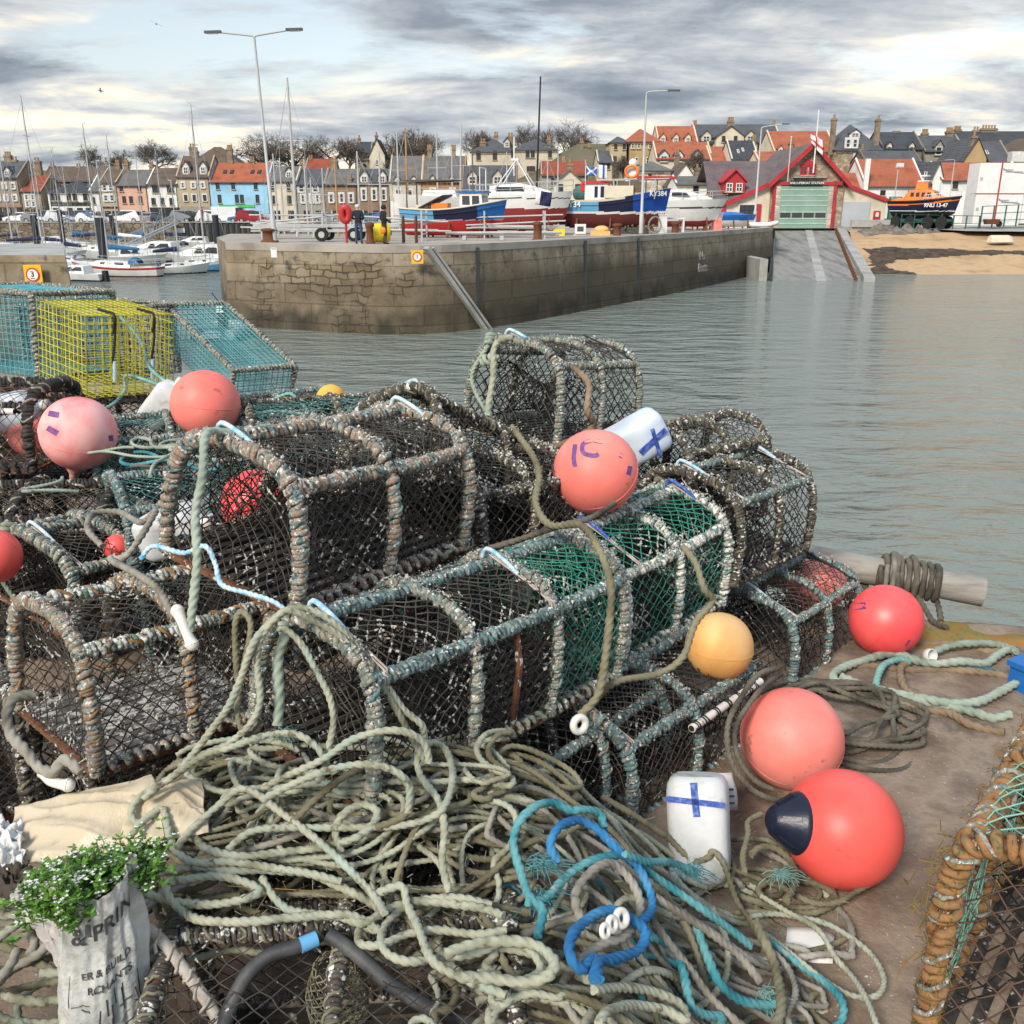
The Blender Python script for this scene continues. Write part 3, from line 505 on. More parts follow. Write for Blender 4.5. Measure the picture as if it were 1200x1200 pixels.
# beach
def beachz(x, y): return max(WZ-1.5, WZ+(y-81.5-.9*nz(x, 0, 0, .12))*.19) if y < 97 else WZ+(97-81.5)*.19+(y-97)*.02
xs = np.linspace(26.5, 140, 90); ys = np.linspace(72, 108, 44)
mb = MB(); loft(mb, np.array([[(max(x, 26.9+(y-74)*.277+.01*(x-29)), y, beachz(x, y)+.1*nz(x, y, 0, .35)) for x in xs] for y in ys]), 0); mb.build('beach', M['sand'], kind='structure')
mb = MB()
for k in range(5):
    pass
def patch(mb, poly, dz, zf, step=.55, rough=.12, qs=1.0):
    """a ragged strip laid over a height field"""
    P = np.array(poly, float); n = len(P); x0, y0 = P.min(0); x1, y1 = P.max(0)
    from math import floor
    def inside(x, y):
        c = False
        for i in range(n):
            a, b = P[i], P[i-1]
            if (a[1] > y) != (b[1] > y) and x < (b[0]-a[0])*(y-a[1])/(b[1]-a[1])+a[0]: c = not c
        return c
    nx, ny = int((x1-x0)/step)+2, int((y1-y0)/step)+2
    I = np.arange(nx*ny).reshape(nx, ny); V = []; K = np.zeros((nx, ny), bool)
    for i in range(nx):
        for j in range(ny):
            x, y = x0+i*step, y0+j*step; q = nz(x, y, 3, .5)*1.6+nz(x, y, 8, 1.8)*.6; K[i, j] = inside(x+q*qs, y+q*.4*qs); V.append((x, y, zf(x, y)+dz))
    lv = K.astype(float); Q = K.copy()
    for _ in range(4): P2 = Q.copy(); P2[1:-1, 1:-1] = Q[1:-1, 1:-1] & Q[2:, 1:-1] & Q[:-2, 1:-1] & Q[1:-1, 2:] & Q[1:-1, :-2]; P2[[0, -1]] = False; P2[:, [0, -1]] = False; Q = P2; lv += Q
    V = [(x, y, z+rough*min((lv.flat[i]-1)/4, 1)*(.5+nz(x, y, 1, 1.4/max(step*1.8, .2))) if lv.flat[i] else z-.03*step*2) for i, (x, y, z) in enumerate(V)]
    F = [(I[i, j], I[i+1, j], I[i+1, j+1], I[i, j+1]) for i in range(nx-1) for j in range(ny-1) if K[i, j] and K[i+1, j+1]]
    if F: mb.add(V, F, 0)
bz = lambda x, y: beachz(x, y)+.1*nz(x, y, 0, .35)
patch(mb, [(29.6, 80.5), (33.5, 81), (32.6, 85.5), (42, 88.0), (62, 87.2), (80, 88.6), (80, 89.4), (58, 89.2), (40, 90.2), (32.2, 91)], .02, bz, .3, .12); mb.build('seaweed_strandline', M['weed'], kind='stuff')['label'] = 'dark strandline of seaweed lying across the sand'
mb = MB(); patch(mb, [(34.2, 95.5), (41, 96.2), (44, 99.5), (35, 99.5)], .02, bz, .3, .8); patch(mb, [(55, 95.2), (75, 94.6), (90, 95.4), (90, 99.5), (60, 99.5)], .02, bz, .3, .9); mb.build('rubble_bank', M['rubble'], kind='stuff')['label'] = 'bank of broken stones at the head of the beach'
mb = MB(); quad(mb, [(44, 95.5, -.62), (55, 94.6, -.72), (60, 99.5, -.5), (42, 99.6, -.5)]); bbox(mb, (35.5, 99.6, -5), (140, 119, -.5)); mb.build('boat_park_apron', M['concrete'], kind='structure')
# ------------------------------------------------------------------ near quay
edge = [(9, 1.2), (4.5, 2.75), (2.09, 3.52), (1.71, 3.62), (.95, 3.95), (.3, 4.35), (-.5, 5.0), (-1.5, 6.9), (-2.6, 8.4), (-6, 10.5)]
poly = edge+[(-9, 10.5), (-9, -6), (9, -6)]
mb = MB(); V = [(x, y, 0) for x, y in poly]; mb.add(V, [list(range(len(V)))[::-1]], 0, False)
q = np.array([(x, y, 0) for x, y in edge]); q2 = spline(q, .12); R = []
for dz, off in ((-.01, -.16), (.006, -.12), (.007, -.03), (-.02, .0), (-.08, .03), (-5, .1)): R.append(q2+np.array([[.25*off+.02*nz(p[0], p[1], 0, 3), off+.03*nz(p[0], p[1], 5, 4), dz] for p in q2]))
loft(mb, np.array(R), 0)
mb.build('quay', M['quay'], kind='structure')
xs = np.linspace(.0, 3.0, 130); ys = np.linspace(.8, 3.75, 130); lim = lambda x: np.interp(-x, [-e[0] for e in edge], [e[1] for e in edge])
mb = MB(); S = np.array([[(x, min(y, lim(x)-.01), .018+.012*max(nz(x, y, 0, 2.2), -.4)+.006*nz(x, y, 3, 9)) for x in xs] for y in ys]); loft(mb, S, 0); mb.build('quay_surface', M['quay'], kind='structure')
mb = MB(); rg = np.random.default_rng(4); P = np.stack([rg.uniform(.3, 2.4, 900), rg.uniform(1.0, 3.5, 900), np.full(900, .014)], 1); flecks(mb, P, .002, .008, 0, rg); P2 = P[:260].copy(); P2[:, 0] = rg.uniform(.55, 1.0, 260); P2[:, 1] = rg.uniform(1.25, 2.2, 260); flecks(mb, P2, .002, .006, 1, rg); mb.build('grit', [M['rubble'], M['crust']], kind='stuff')['label'] = 'scattered grit and broken shell on the quay'
mb = MB(); patch(mb, [(1.72, 3.40), (2.3, 3.22), (2.35, 3.42), (1.75, 3.6)], .004, lambda x, y: .016, .012, .02, .06); patch(mb, [(1.55, 3.3), (1.85, 3.3), (1.85, 3.5), (1.55, 3.55)], .004, lambda x, y: .016, .012, .02, .06); mb.build('moss', M['moss'], kind='stuff')['label'] = 'green and rusty moss along the quay edge'
# harbour arm on the left with its number board
arm = tag(bpy.data.objects.new('harbour_mole', None), 'dark concrete harbour mole end carrying a yellow number board', 'pier'); COL.objects.link(arm)
y = 30.; a = PY(85, 341, y); tl = PY(76, 299, y); mb = MB()
S = np.array([[(-45, y-.3, WZ-2), (a[0]+.35, y-.3, WZ-2), (a[0]*1.1+.3, y*1.1, WZ-2), (a[0]*1.3, y*1.3, WZ-2), (-45, y*1.3, WZ-2)], [(-45, y, tl[2]), (tl[0], y, tl[2]), (tl[0]*1.1, y*1.1, tl[2]), (tl[0]*1.3, y*1.3, tl[2]), (-45, y*1.3, tl[2])]])
loft(mb, S, 0, False, False); mb.build('wall', M['pier_wall'], arm); mb = MB(); Tp = S[1]+[0, 0, .0]; mb.add(Tp, [[0, 1, 2, 3, 4]], 0, False); mb.build('deck', M['concrete'], arm)
def number_board(label, u, v, y, s, txt, txt2=None):
    c = PY(u, v, y); t = thing('number_board', label, 'sign', c, (0, 0, 0), 'berth number boards'); w = s
    mb = MB(); box(mb, (0, 0, 0), (w, .04, w*1.1)); mb.build('board', M['sign_yellow'], t)
    mb = MB(); lathe(mb, [(w*.39, 0), (w*.39, .012)], 28, 0, False, (0, -1, 0), (0, -.021, 0)); mb.build('ring', M['sign_red'], t)
    mb = MB(); lathe(mb, [(w*.30, 0), (w*.30, .012)], 28, 0, False, (0, -1, 0), (0, -.034, 0)); mb.build('disc', M['p_white'], t)
    lettering(txt, w*.42, M['p_black'], t, Matrix.Translation((0, -.05, .03*w)) @ Matrix.Rotation(rad(90), 4, 'X'), .003, .004, 'numeral')
    if txt2: lettering(txt2, w*.11, M['p_black'], t, Matrix.Translation((0, -.05, -.19*w)) @ Matrix.Rotation(rad(90), 4, 'X'), .003)
number_board('yellow board with a red ring and number 3 on the dark harbour mole', 39, 322, 29.75, .54, '3', 'knots')
number_board('small yellow board with a red ring and number 1 high on the pier wall', 489, 301, 42.35, .52, '1')
t = thing('notice', 'blank white notice plate near the rounded end of the pier', 'sign', PY(321, 296, 43.6)); mb = MB(); box(mb, (0, 0, 0), (.26, .05, .42)); box(mb, (0, -.03, .17), (.2, .02, .03), 1); mb.build('plate', [M['p_white'], M['p_grey']], t)
t = thing('painted_notice', 'faded white hand painted words on the dark pier wall', 'lettering', PY(815, 300, 66.6))
for i, (s, du, dv) in enumerate((('No', 0, 0), ('Boats', 0, 12))): lettering(s, .8, M['p_faded'], t, Matrix.Translation((.42+.07*i, -.25-.04*i, -i*.75)) @ Matrix.Rotation(rad(59), 4, 'Z') @ Matrix.Rotation(rad(90), 4, 'X'), .02, .01, 'painted_word')
# ------------------------------------------------------------------ houses
WCACHE = {}
def window_meshes(w, h, fm, div, sur):
    k = (round(w, 1), round(h, 1), fm, div, sur)
    if k not in WCACHE:
        w, h = max(k[0], .4), max(k[1], .4); mb = MB(); e = .1
        for x in (-1, 1): box(mb, (x*(w/2-e/2), -.05, 0), (e, .1, h))
        for z in (-1, 1): box(mb, (0, -.05, z*(h/2-e/2)), (w-2*e, .1, e))
        box(mb, (0, -.055, 0), (w-2*e, .05, .07))
        if div > 1:
            for i in range(1, div): box(mb, ((i/div-.5)*w, -.057, 0), (.08, .05, h-2*e))
        box(mb, (0, -.08, -h/2-.05), (w+.2, .2, .1), 1)
        if sur:
            for x in (-1, 1): box(mb, (x*(w/2+.09), -.03, .0), (.18, .07, h), 1)
            box(mb, (0, -.03, h/2+.1), (w+.36, .07, .2), 1)
        f = mb.mesh('window', [M[fm], M['frame'] if sur else M['w_tan']]); mb = MB(); box(mb, (0, -.02, 0), (w-.12, .03, h-.12)); p = mb.mesh('pane', [M['glass']])
        WCACHE[k] = (f, p)
    return WCACHE[k]
def add_window(par, x, z, w, h, fm='frame', div=1, sur=False, y=0, yaw=0):
    f, p = window_meshes(w, h, fm, div, sur); o = link('window', f, par); o.location = (x, y, z); o.rotation_euler = (0, 0, yaw); q = link('pane', p, o); return o
def chimney(par, x, y, z0, z1, w, dpt=.7, pots=2):
    mb = MB(); bbox(mb, (x-w/2, y-dpt/2, z0), (x+w/2, y+dpt/2, z1)); bbox(mb, (x-w/2-.08, y-dpt/2-.08, z1-.3), (x+w/2+.08, y+dpt/2+.08, z1-.12))
    for i in range(pots): lathe(mb, [(.13, 0), (.16, .5)], 8, 1, True, None, (x+(i-(pots-1)/2)*min(.45, w/max(pots, 1)), y, z1))
    return mb.build('chimney', [M['chimney'], M['pot']], par)
class House:
    def __init__(s, label, u0, u1, ve, vr, vb, y, wm, rm, depth=8., gable=False, yaw=0., group=None, hip=0., over=.25, zb=None, skew=False, trim=None):
        um = (u0+u1)/2; b = PY(um, vb, y); s.y = y; s.k = (b@np.array([0, CP, -SP])-EYE*-SP)/FPX; s.um = um
        s.zb = b[2] if zb is None else zb; s.b = b
        s.w = (u1-u0)*s.k; e = PY(um, ve, y)[2]-s.zb; s.He = e; s.Hr = PY(um, vr, y+depth/2)[2]-s.zb if not gable else PY(um, vr, y)[2]-s.zb
        s.D = depth; s.t = thing('house', label, 'house', (b[0], y, s.zb), (0, 0, yaw), group); w = s.w; D = depth; He, Hr = s.He, s.Hr
        mb = MB()
        if gable: prism(mb, [(-w/2, -3), (w/2, -3), (w/2, He), (0, Hr), (-w/2, He)], 'y', 0, D)
        elif hip: bbox(mb, (-w/2, 0, -3), (w/2, D, He))
        else: prism(mb, [(0, -3), (D, -3), (D, He), (D/2, Hr), (0, He)], 'x', -w/2, w/2)
        mb.build('wall', M[wm], s.t); mb = MB(); T = .14; o = over
        if gable:
            sl = (Hr-He)/(w/2)
            for g in (-1, 1): mb.add([(g*(w/2+o), -o, He-o*sl+.02), (0, -o, Hr+.02), (0, D+o, Hr+.02), (g*(w/2+o), D+o, He-o*sl+.02), (g*(w/2+o), -o, He-o*sl+.02+T), (0, -o, Hr+.02+T), (0, D+o, Hr+.02+T), (g*(w/2+o), D+o, He-o*sl+.02+T)], BOXF, 0, False)
        elif hip:
            h = min(hip, w/2-.1); V = [(-w/2-o, -o, He), (w/2+o, -o, He), (w/2+o, D+o, He), (-w/2-o, D+o, He), (-w/2+h, D/2, Hr), (w/2-h, D/2, Hr)]; mb.add(V, [[0, 1, 5, 4], [2, 3, 4, 5]], 0, False); mb.add(V, [[1, 2, 5], [3, 0, 4]], 0, False); mb.add(V, [[3, 2, 1, 0]], 0, False)
        else:
            sl = (Hr-He)/(D/2)
            for a, c in ((-1, 1), (1, -1)):
                y0, y1 = (-o, D/2) if a < 0 else (D+o, D/2); z0 = He-o*sl+.02
                mb.add([(-w/2-.1, y0, z0), (w/2+.1, y0, z0), (w/2+.1, y1, Hr+.02), (-w/2-.1, y1, Hr+.02), (-w/2-.1, y0, z0+T), (w/2+.1, y0, z0+T), (w/2+.1, y1, Hr+.02+T), (-w/2-.1, y1, Hr+.02+T)], BOXF, 0, False)
        s.roof = mb.build('roof', M[rm], s.t); s.rm = rm; s.wm = wm
        if not gable: mb = MB(); tube(mb, [(-w/2-.05, -o-.04, He-.12), (w/2+.05, -o-.04, He-.12)], .07, 6); g_ = w/2-.12; tube(mb, [(g_, -o-.04, He-.15), (g_, -.07, He-.5), (g_, -.07, -.3)], .05, 6); mb.build('gutter', M['p_dgrey'], s.t)
        if not gable and not hip:
            for x in (-w/2-.02, w/2-.16): mb = MB(); prism(mb, [(-.1, He-.1), (D/2, Hr+.1), (D+.1, He-.1), (D+.1, He+.12), (D/2, Hr+.32), (-.1, He+.12)], 'x', x, x+.18); mb.build('gable_skew', M[wm], s.t)
        if trim:
            mb = MB(); bbox(mb, (-w/2-.05, -.12, He-.25), (w/2+.05, -.005, He-.02)); mb.build('fascia', M[trim], s.t)
    def X(s, u): return (u-s.um)*s.k
    def Z(s, v): return PY(s.um, v, s.y)[2]-s.zb
    def win(s, us, vs, wp, hp, fm='frame', div=1, sur=False):
        for v in vs:
            for u in us: add_window(s.t, s.X(u), s.Z(v), wp*s.k, hp*s.k, fm, div, sur, y=-.01)
        return s
    def chim(s, u, vt, wp, yy=None, pots=2):
        yy = s.D/2 if yy is None else yy; chimney(s.t, s.X(u), yy, s.He*.9, s.Z(vt), wp*s.k, pots=pots); return s
    def band(s, u0, u1, v0, v1, m, name='shop_front', pr=.12):
        mb = MB(); bbox(mb, (s.X(u0), -pr, s.Z(v1)), (s.X(u1), -.004, s.Z(v0))); mb.build(name, M[m], s.t); return s
    def door(s, u, v0, v1, wp, m='frame_dark'):
        mb = MB(); bbox(mb, (s.X(u-wp/2), -.2, s.Z(v1)), (s.X(u+wp/2), -.1, s.Z(v0))); mb.build('door', M[m], s.t); return s
    def skyl(s, uv, wp=4, m='frame'):
        sl = (s.Hr-s.He)/(s.D/2); a = math.atan(sl)
        for u, v in uv:
            zt = s.Z(v); yy = (zt-s.He)/sl; zt *= 1+yy*.0; mb = MB(); w = wp*s.k; h = .9
            for x0, x1, z0, z1, mm in ((-w/2, w/2, -h/2, h/2, 0), (-w/2+.1, w/2-.1, -h/2+.1, h/2-.1, 1)):
                d = .24 if mm == 0 else .27; V = np.array([(x0, z0, 0), (x1, z0, 0), (x1, z1, 0), (x0, z1, 0), (x0, z0, d), (x1, z0, d), (x1, z1, d), (x0, z1, d)]); c, q = math.cos(a), math.sin(a)
                W = np.stack([V[:, 0], V[:, 1]*c-V[:, 2]*q, V[:, 1]*q+V[:, 2]*c], 1)+[s.X(u), yy, s.He+sl*yy]; mb.add(W, BOXF, mm, False)
            mb.build('skylight', [M[m], M['glass']], s.t)
        return s
    def dorm(s, us, v0, v1, wp, wall='frame', roof=None, div=2):
        """pitched dormer standing on the front roof slope; v0 top of gable, v1 sill"""
        sl = (s.Hr-s.He)/(s.D/2) if not s.hipflag() else .8
        for u in us:
            x = s.X(u); z1 = s.Z(v1); zt = s.Z(v0); w = wp*s.k; ze = z1+(zt-z1)*.58; y0 = max((z1-s.He)/sl-.1, -.05); y1 = min((zt-s.He)/sl+.2, s.D/2)
            mb = MB(); prism(mb, [(x-w/2, z1-.1), (x+w/2, z1-.1), (x+w/2, ze), (x, zt), (x-w/2, ze)], 'y', y0, y1); d = mb.build('dormer', M[wall], s.t); mb = MB(); T = .12
            for g in (-1, 1): mb.add([(x+g*(w/2+.15), y0-.2, ze-.1), (x, y0-.2, zt+.02), (x, y1, zt+.02), (x+g*(w/2+.15), y1, ze-.1), (x+g*(w/2+.15), y0-.2, ze-.1+T), (x, y0-.2, zt+.02+T), (x, y1, zt+.02+T), (x+g*(w/2+.15), y1, ze-.1+T)], BOXF, 0, False)
            mb.build('dormer_roof', M[roof or s.rm], d); add_window(d, x, (z1+ze)/2, w*.72, (ze-z1)*.92, 'frame', div, False, y0-.01)
        return s
    def hipflag(s): return False
SH = 'terraced houses along the far harbour road'; HL = 'houses climbing the slope above the harbour'
yb = 150
House('grey brown stone tenement at the far left with a white dormer', -40, 29, 208, 190, 262, yb, 'w_stone', 'r_slate', group=SH).win((-12, 3, 12, 22), (218, 232), 4, 6, sur=True).band(-40, 29, 240, 243, 'shop_salmon').win((2, 9, 17, 25), (250,), 5, 12, 'frame_dark').dorm((17,), 195, 207, 7).chim(6, 180, 8, pots=3).chim(13, 186, 7)
House('narrow brown stone house with a small red roof beside the tenement', 30, 54, 224, 206, 262, yb, 'w_stone', 'r_red', group=SH).win((36, 43), (231, 239), 4, 6, sur=True).win((34, 41, 48), (250,), 5, 9, 'frame_dark').chim(39, 187, 9)
House('black and white half timbered inn with a dark hipped roof', 61, 109, 225, 212, 262, yb, 'w_white', 'r_dark', hip=3, group=SH).band(63, 109, 237, 241, 'shop_black').band(61, 63, 225, 262, 'w_white').win((66, 72, 85, 92, 104), (231,), 5, 8, 'frame_dark', 2).win((68, 84, 96, 106), (250,), 6, 12, 'frame_dark', 2)
House('small white house squeezed between the inn and the tan house', 109, 122, 224, 206, 262, yb, 'w_white', 'r_grey', group=SH).win((113,), (235,), 4, 8, 'frame_dark').win((117,), (253,), 5, 10, 'frame_dark')
House('narrow tan sandstone house left of the pink house', 122, 142, 214, 199, 262, yb, 'w_tan', 'r_brown', group=SH).win((128, 135), (220, 232), 5, 7, sur=True).band(123, 141, 242, 244, 'shop_black').win((128, 136), (252,), 6, 9, 'frame_dark').chim(134, 190, 5)
House('salmon pink house with a grey slate roof', 142, 177, 217, 200, 263, yb, 'w_pink', 'r_grey', group=SH).win((147, 168), (220.5,), 4, 7, 'frame_dark').win((149, 157, 168), (234,), 4, 8, 'frame_dark').win((147, 157, 170), (252,), 4, 9, 'frame_dark').chim(145, 190, 4).chim(174, 192, 4)
House('white house with a brown red roof and black shop front', 177, 212, 216, 198, 263, yb, 'w_white', 'r_brown', group=SH).win((187, 204), (221,), 8, 9, 'frame_dark', 3).win((183, 193, 204), (236,), 5, 8, 'frame_dark', 2).band(178, 212, 243, 260, 'shop_black').win((184, 195, 206), (253,), 7, 9, 'frame', 2)
House('tall stone house with two arched white dormers and big chimneys', 212, 250, 207, 184, 263, yb, 'w_tan', 'r_brown', group=SH).win((219, 231, 242), (217,), 4, 6, sur=True).win((221, 231, 243), (232,), 4, 7, 'frame_dark', 1, True).dorm((223, 243), 189, 204, 8).chim(227, 175, 7, pots=3).chim(268, 172, 6, pots=3).band(214, 250, 242, 260, 'w_grey').win((221, 230, 238, 246), (252,), 6, 11, 'frame_dark', 2)
House('sky blue house with orange tiles and a bright green shop front', 250, 318, 213, 192, 263, yb, 'w_blue', 'r_orange', group=SH).win((259, 277, 303), (218,), 3.5, 7, 'frame_dark').win((260, 280, 286, 304), (233,), 4, 9, 'frame_dark').band(259, 300, 240, 243, 'shop_green').band(259, 272, 243, 247, 'shop_green').win((263, 272, 281, 291), (251,), 6, 10, 'frame', 2).skyl([(265, 202), (273, 202), (297, 202), (305, 202)], 4, 'frame_dark').chim(294, 186, 5)
House('cream white house standing just right of the blue house', 318, 351, 212, 196, 263, yb, 'w_cream', 'r_grey', group=SH).win((322, 341), (218,), 4, 9, 'frame_dark').win((324, 341), (234,), 5, 9, 'frame_dark').win((326, 342), (252,), 6, 10, 'frame_dark').dorm((341,), 196, 208, 8, roof='r_dark')
House('drab grey stone terrace with paired white windows', 351, 383, 216, 199, 263, yb, 'w_grey', 'r_slate', group=SH).win((356, 372), (221,), 6, 8, sur=True).win((357, 367, 374), (233,), 4, 9, sur=True).win((360, 374), (252,), 6, 10, 'frame_dark').chim(352, 190, 5)
House('brown rubble terrace under a grey roof with tall white windows', 383, 420, 216, 199, 263, yb, 'w_brown', 'r_grey', group=SH).win((390, 402, 413), (232,), 5, 10, sur=True).win((392, 410), (252,), 6, 10, 'frame_dark').chim(390, 186, 7).chim(412, 208, 4, 0.6)
House('brown terrace with two rounded white dormers behind the quayside people', 420, 458, 215, 199, 263, yb, 'w_brown', 'r_slate', group=SH).win((428, 440, 451), (228,), 5, 12, sur=True).win((428, 441), (252,), 6, 10, 'frame_dark', 1).dorm((429, 450), 200, 214, 9)
House('cream fronted house under one long grey roof beside the orange house', 458, 496, 213, 184, 263, 142, 'w_beige', 'r_grey', group=SH).win((468, 481), (228,), 5, 10, 'frame_dark', 1, True).band(459, 480, 236, 262, 'w_white').win((465, 474), (247,), 6, 10, 'frame_dark').dorm((467, 486), 206, 215, 6).chim(503, 172, 5, pots=3)
House('orange ochre house under one long grey roof beside the cream house', 496, 546, 213, 184, 263, 142, 'w_orange', 'r_grey', group=SH).win((508, 531), (226,), 5, 9, sur=True).dorm((508, 530), 205, 214, 5).chim(531, 172, 5, pots=3)
House('low brown cottage with two grey slate dormers under the cream villa', 542, 606, 221, 195, 263, 140, 'w_brown', 'r_slate', group=SH).dorm((554, 583), 199, 216, 11, 'w_beige', div=2).win((556, 575, 594), (230,), 6, 8, 'frame_dark')
House('white gabled cottage with a stub chimney behind the blue fishing boat', 648, 684, 216, 200, 263, 118, 'w_cream', 'r_grey', 7, True, group=SH).win((656, 676), (222,), 6, 12, 'frame_dark', 1).chim(667, 191, 6, .5, 1)
# second tier, left
House('long brown roofed block behind the inn with a row of chimneys', 52, 136, 212, 196, 240, 168, 'w_dark', 'r_brown', group=HL).chim(55, 193, 6).chim(86, 194, 6).chim(112, 197, 5)
House('big dark stone house with a broad gable behind the blue house', 214, 292, 200, 172, 240, 166, 'w_dark', 'r_brown', group=HL, hip=5).chim(227, 171, 6, 2)
House('house with a bright red roof behind the grey terraces', 358, 392, 206, 187, 240, 165, 'w_grey', 'r_red', group=HL).chim(362, 184, 5)
House('pale gabled house high among bare trees with a dark roof', 434, 452, 182, 163, 215, 188, 'w_cream', 'r_dark', 7, True, group=HL).win((443,), (190,), 3, 5).chim(443, 158, 3, .5, 1)
House('dark roofed wing beside the pale gable among bare trees', 417, 436, 182, 167, 215, 190, 'w_grey', 'r_dark', 7, group=HL).chim(420, 160, 3, pots=1)
House('grey stone house low on the slope between bare trees', 454, 500, 190, 172, 215, 192, 'w_grey', 'r_brown', 7, group=HL).chim(470, 165, 4).win((465, 478, 490), (196,), 4, 6, sur=True)
House('big cream villa with hipped slate roofs standing above the harbour', 552, 604, 178, 163, 212, 172, 'w_beige', 'r_slate', 9, hip=4, group=HL).win((561, 580), (182,), 5, 10, 'frame_dark', 1).win((561, 580), (200,), 6, 8, 'frame_dark').dorm((594,), 161, 172, 7, 'w_beige').chim(581, 156, 5).chim(566, 165, 7, 2)
House('right half of the cream villa with a bay and tall chimney', 600, 654, 176, 163, 212, 170, 'w_beige', 'r_slate', 9, hip=4, group=HL).win((600+1, 618, 624, 644), (180,), 4, 9, 'frame_dark', 1).win((622,), (198,), 10, 6, 'frame_dark', 2).chim(598, 157, 8).chim(643, 162, 4, 1)
House('low house with a plain red roof behind the white cottage', 634, 688, 205, 190, 232, 136, 'w_grey', 'r_red', group=HL).win((648, 672), (212,), 5, 6, 'frame_dark').chim(662, 186, 4)
House('dark little gable with twin spires between red roof and sandstone block', 684, 704, 196, 180, 220, 160, 'w_dark', 'r_slate', 6, True, group=HL).chim(682, 164, 4).chim(691, 170, 3)
# right slope
House('slim stone block with a grey roof at the edge of the orange roofs', 714, 736, 167, 160, 215, 146, 'w_tan', 'r_slate', 7, hip=2, group=HL).win((720, 730), (172, 186), 3, 6, 'frame_dark')
House('low cream house left of the sandstone block on the slope', 700, 718, 190, 178, 215, 144, 'w_beige', 'r_slate', 7, group=HL).win((706, 712), (195,), 3, 6, 'frame_dark')
House('sandstone block with an orange hipped roof above the fishing boat', 733, 772, 166, 151, 212, 146, 'w_sand', 'r_orange', 9, hip=4, group=HL).win((740, 747, 760), (171,), 4, 6).win((745, 758), (188,), 4, 7)
House('orange roofed house with three pale dormers left of the slate hotel', 770, 816, 167, 149, 200, 150, 'w_cream', 'r_orange', group=HL).dorm((775, 790, 804), 156, 168, 7, 'w_cream').win((780, 800), (174,), 4, 6)
House('cream hotel with slate roof and a tall stepped gable on the slope', 815, 914, 166, 147, 190, 156, 'w_cream', 'r_slate', 9, group=HL).dorm((826, 877, 901), 153, 167, 11, 'w_cream').win((832, 850, 868, 888), (172,), 4, 6, 'frame_dark').chim(818, 142, 4).chim(912, 142, 3)
House('cream stepped gable rising from the middle of the hotel front', 838, 870, 160, 148, 190, 154.5, 'w_cream', 'r_slate', 5, True, group=HL).win((846, 860), (163,), 4, 7, 'frame_dark').chim(854, 141, 7, .6, 3)
House('long low orange roof with three dark dormers below the hotel', 768, 834, 186, 168, 205, 138, 'w_cream', 'r_orange', group=HL).dorm((777, 794, 816), 176, 190, 11, 'frame', 'r_dark', 2).win((828,), (190,), 8, 5)
House('short orange roofed house between dormers and slate cottage', 832, 855, 189, 173, 205, 137, 'w_cream', 'r_orange', group=HL)
House('steep slate roofed cottage with a white half gable below the hotel', 856, 888, 187, 166, 205, 134, 'w_cream', 'r_dark', group=HL).skyl([(866, 178), (872, 176)], 2.5).chim(889, 160, 4)
House('rubble stone gable wall of an old cream building by the harbour', 742, 786, 200, 189, 240, 128, 'rubble_cream', 'r_grey', 6, hip=3, group=HL).win((760,), (205,), 3, 4, 'frame_dark').chim(795, 178, 5)
House('blank white gable end above the low white harbour cottage', 783, 818, 216, 192, 240, 124, 'w_white', 'r_brown', 8, True, group=HL).chim(820, 196, 6, 3, 1)
House('low white harbour cottage with two dark windows and grey roof', 790, 836, 216, 208, 262, 115, 'w_white', 'r_grey', 6, group=SH).win((813, 829), (222,), 6, 9, 'frame_dark')
House('wide orange roofed house with small white dormers behind the gabled station', 905, 978, 178, 155, 205, 140, 'w_cream', 'r_orange', 10, group=HL).dorm((912, 948, 958), 170, 180, 6, 'frame', div=1).chim(926, 166, 4, 1)
House('lower orange roof tucked directly behind the red trimmed gable', 888, 935, 190, 179, 205, 128, 'w_cream', 'r_orange', 6, group=HL)
House('tall grey stone house with grey mansard and slim twin chimneys', 974, 1028, 176, 146, 225, 138, 'rubble_wall', 'r_slate', 9, hip=5, group=HL).win((988, 996), (168,), 5, 9, sur=True).win((1000,), (189,), 7, 15, sur=True).dorm((1001,), 150, 160, 12, 'frame', 'r_slate', 2).chim(972, 138, 5, 1, 1).chim(1023, 139, 5, 1, 1).chim(1004, 174, 7, -.5, 1)
House('slate roofed house with two small pale dormers near the stone house', 1031, 1078, 174, 156, 205, 142, 'w_dark', 'r_dark', group=HL).dorm((1038, 1064), 166, 178, 7, 'w_cream', div=1).chim(1057, 151, 8, pots=0).chim(1078, 158, 5)
House('grey slate house with a pale side gable and chimney stack', 1080, 1128, 177, 160, 205, 144, 'w_grey', 'r_slate', group=HL).dorm((1096, 1114), 164, 182, 10, 'w_grey', div=1).chim(1091, 153, 7, pots=3).chim(1120, 151, 8, pots=4)
House('sandstone gable with a stub chimney above the right orange roof', 1126, 1152, 186, 162, 215, 132, 'w_sand', 'r_slate', 8, True, group=HL).chim(1136, 159, 6, .5, 1)
House('slate roofed stone house with a white box dormer at far right', 1141, 1182, 190, 167, 215, 134, 'w_stone', 'r_slate', group=HL).skyl([(1158, 179)], 3).band(1176, 1196, 178, 190, 'frame', 'box_dormer', 1.2)
House('dark roofed tenement with big sandstone chimneys at the skyline', 1118, 1230, 172, 155, 205, 156, 'w_stone', 'r_dark', group=HL).chim(1128, 149, 8, pots=4).chim(1165, 148, 19, pots=5).chim(1187, 158, 10).chim(1150, 150, 7)
House('rusty red gable house cut by the right picture border', 1190, 1240, 180, 160, 215, 140, 'w_brown', 'r_brown', 8, True, group=HL)
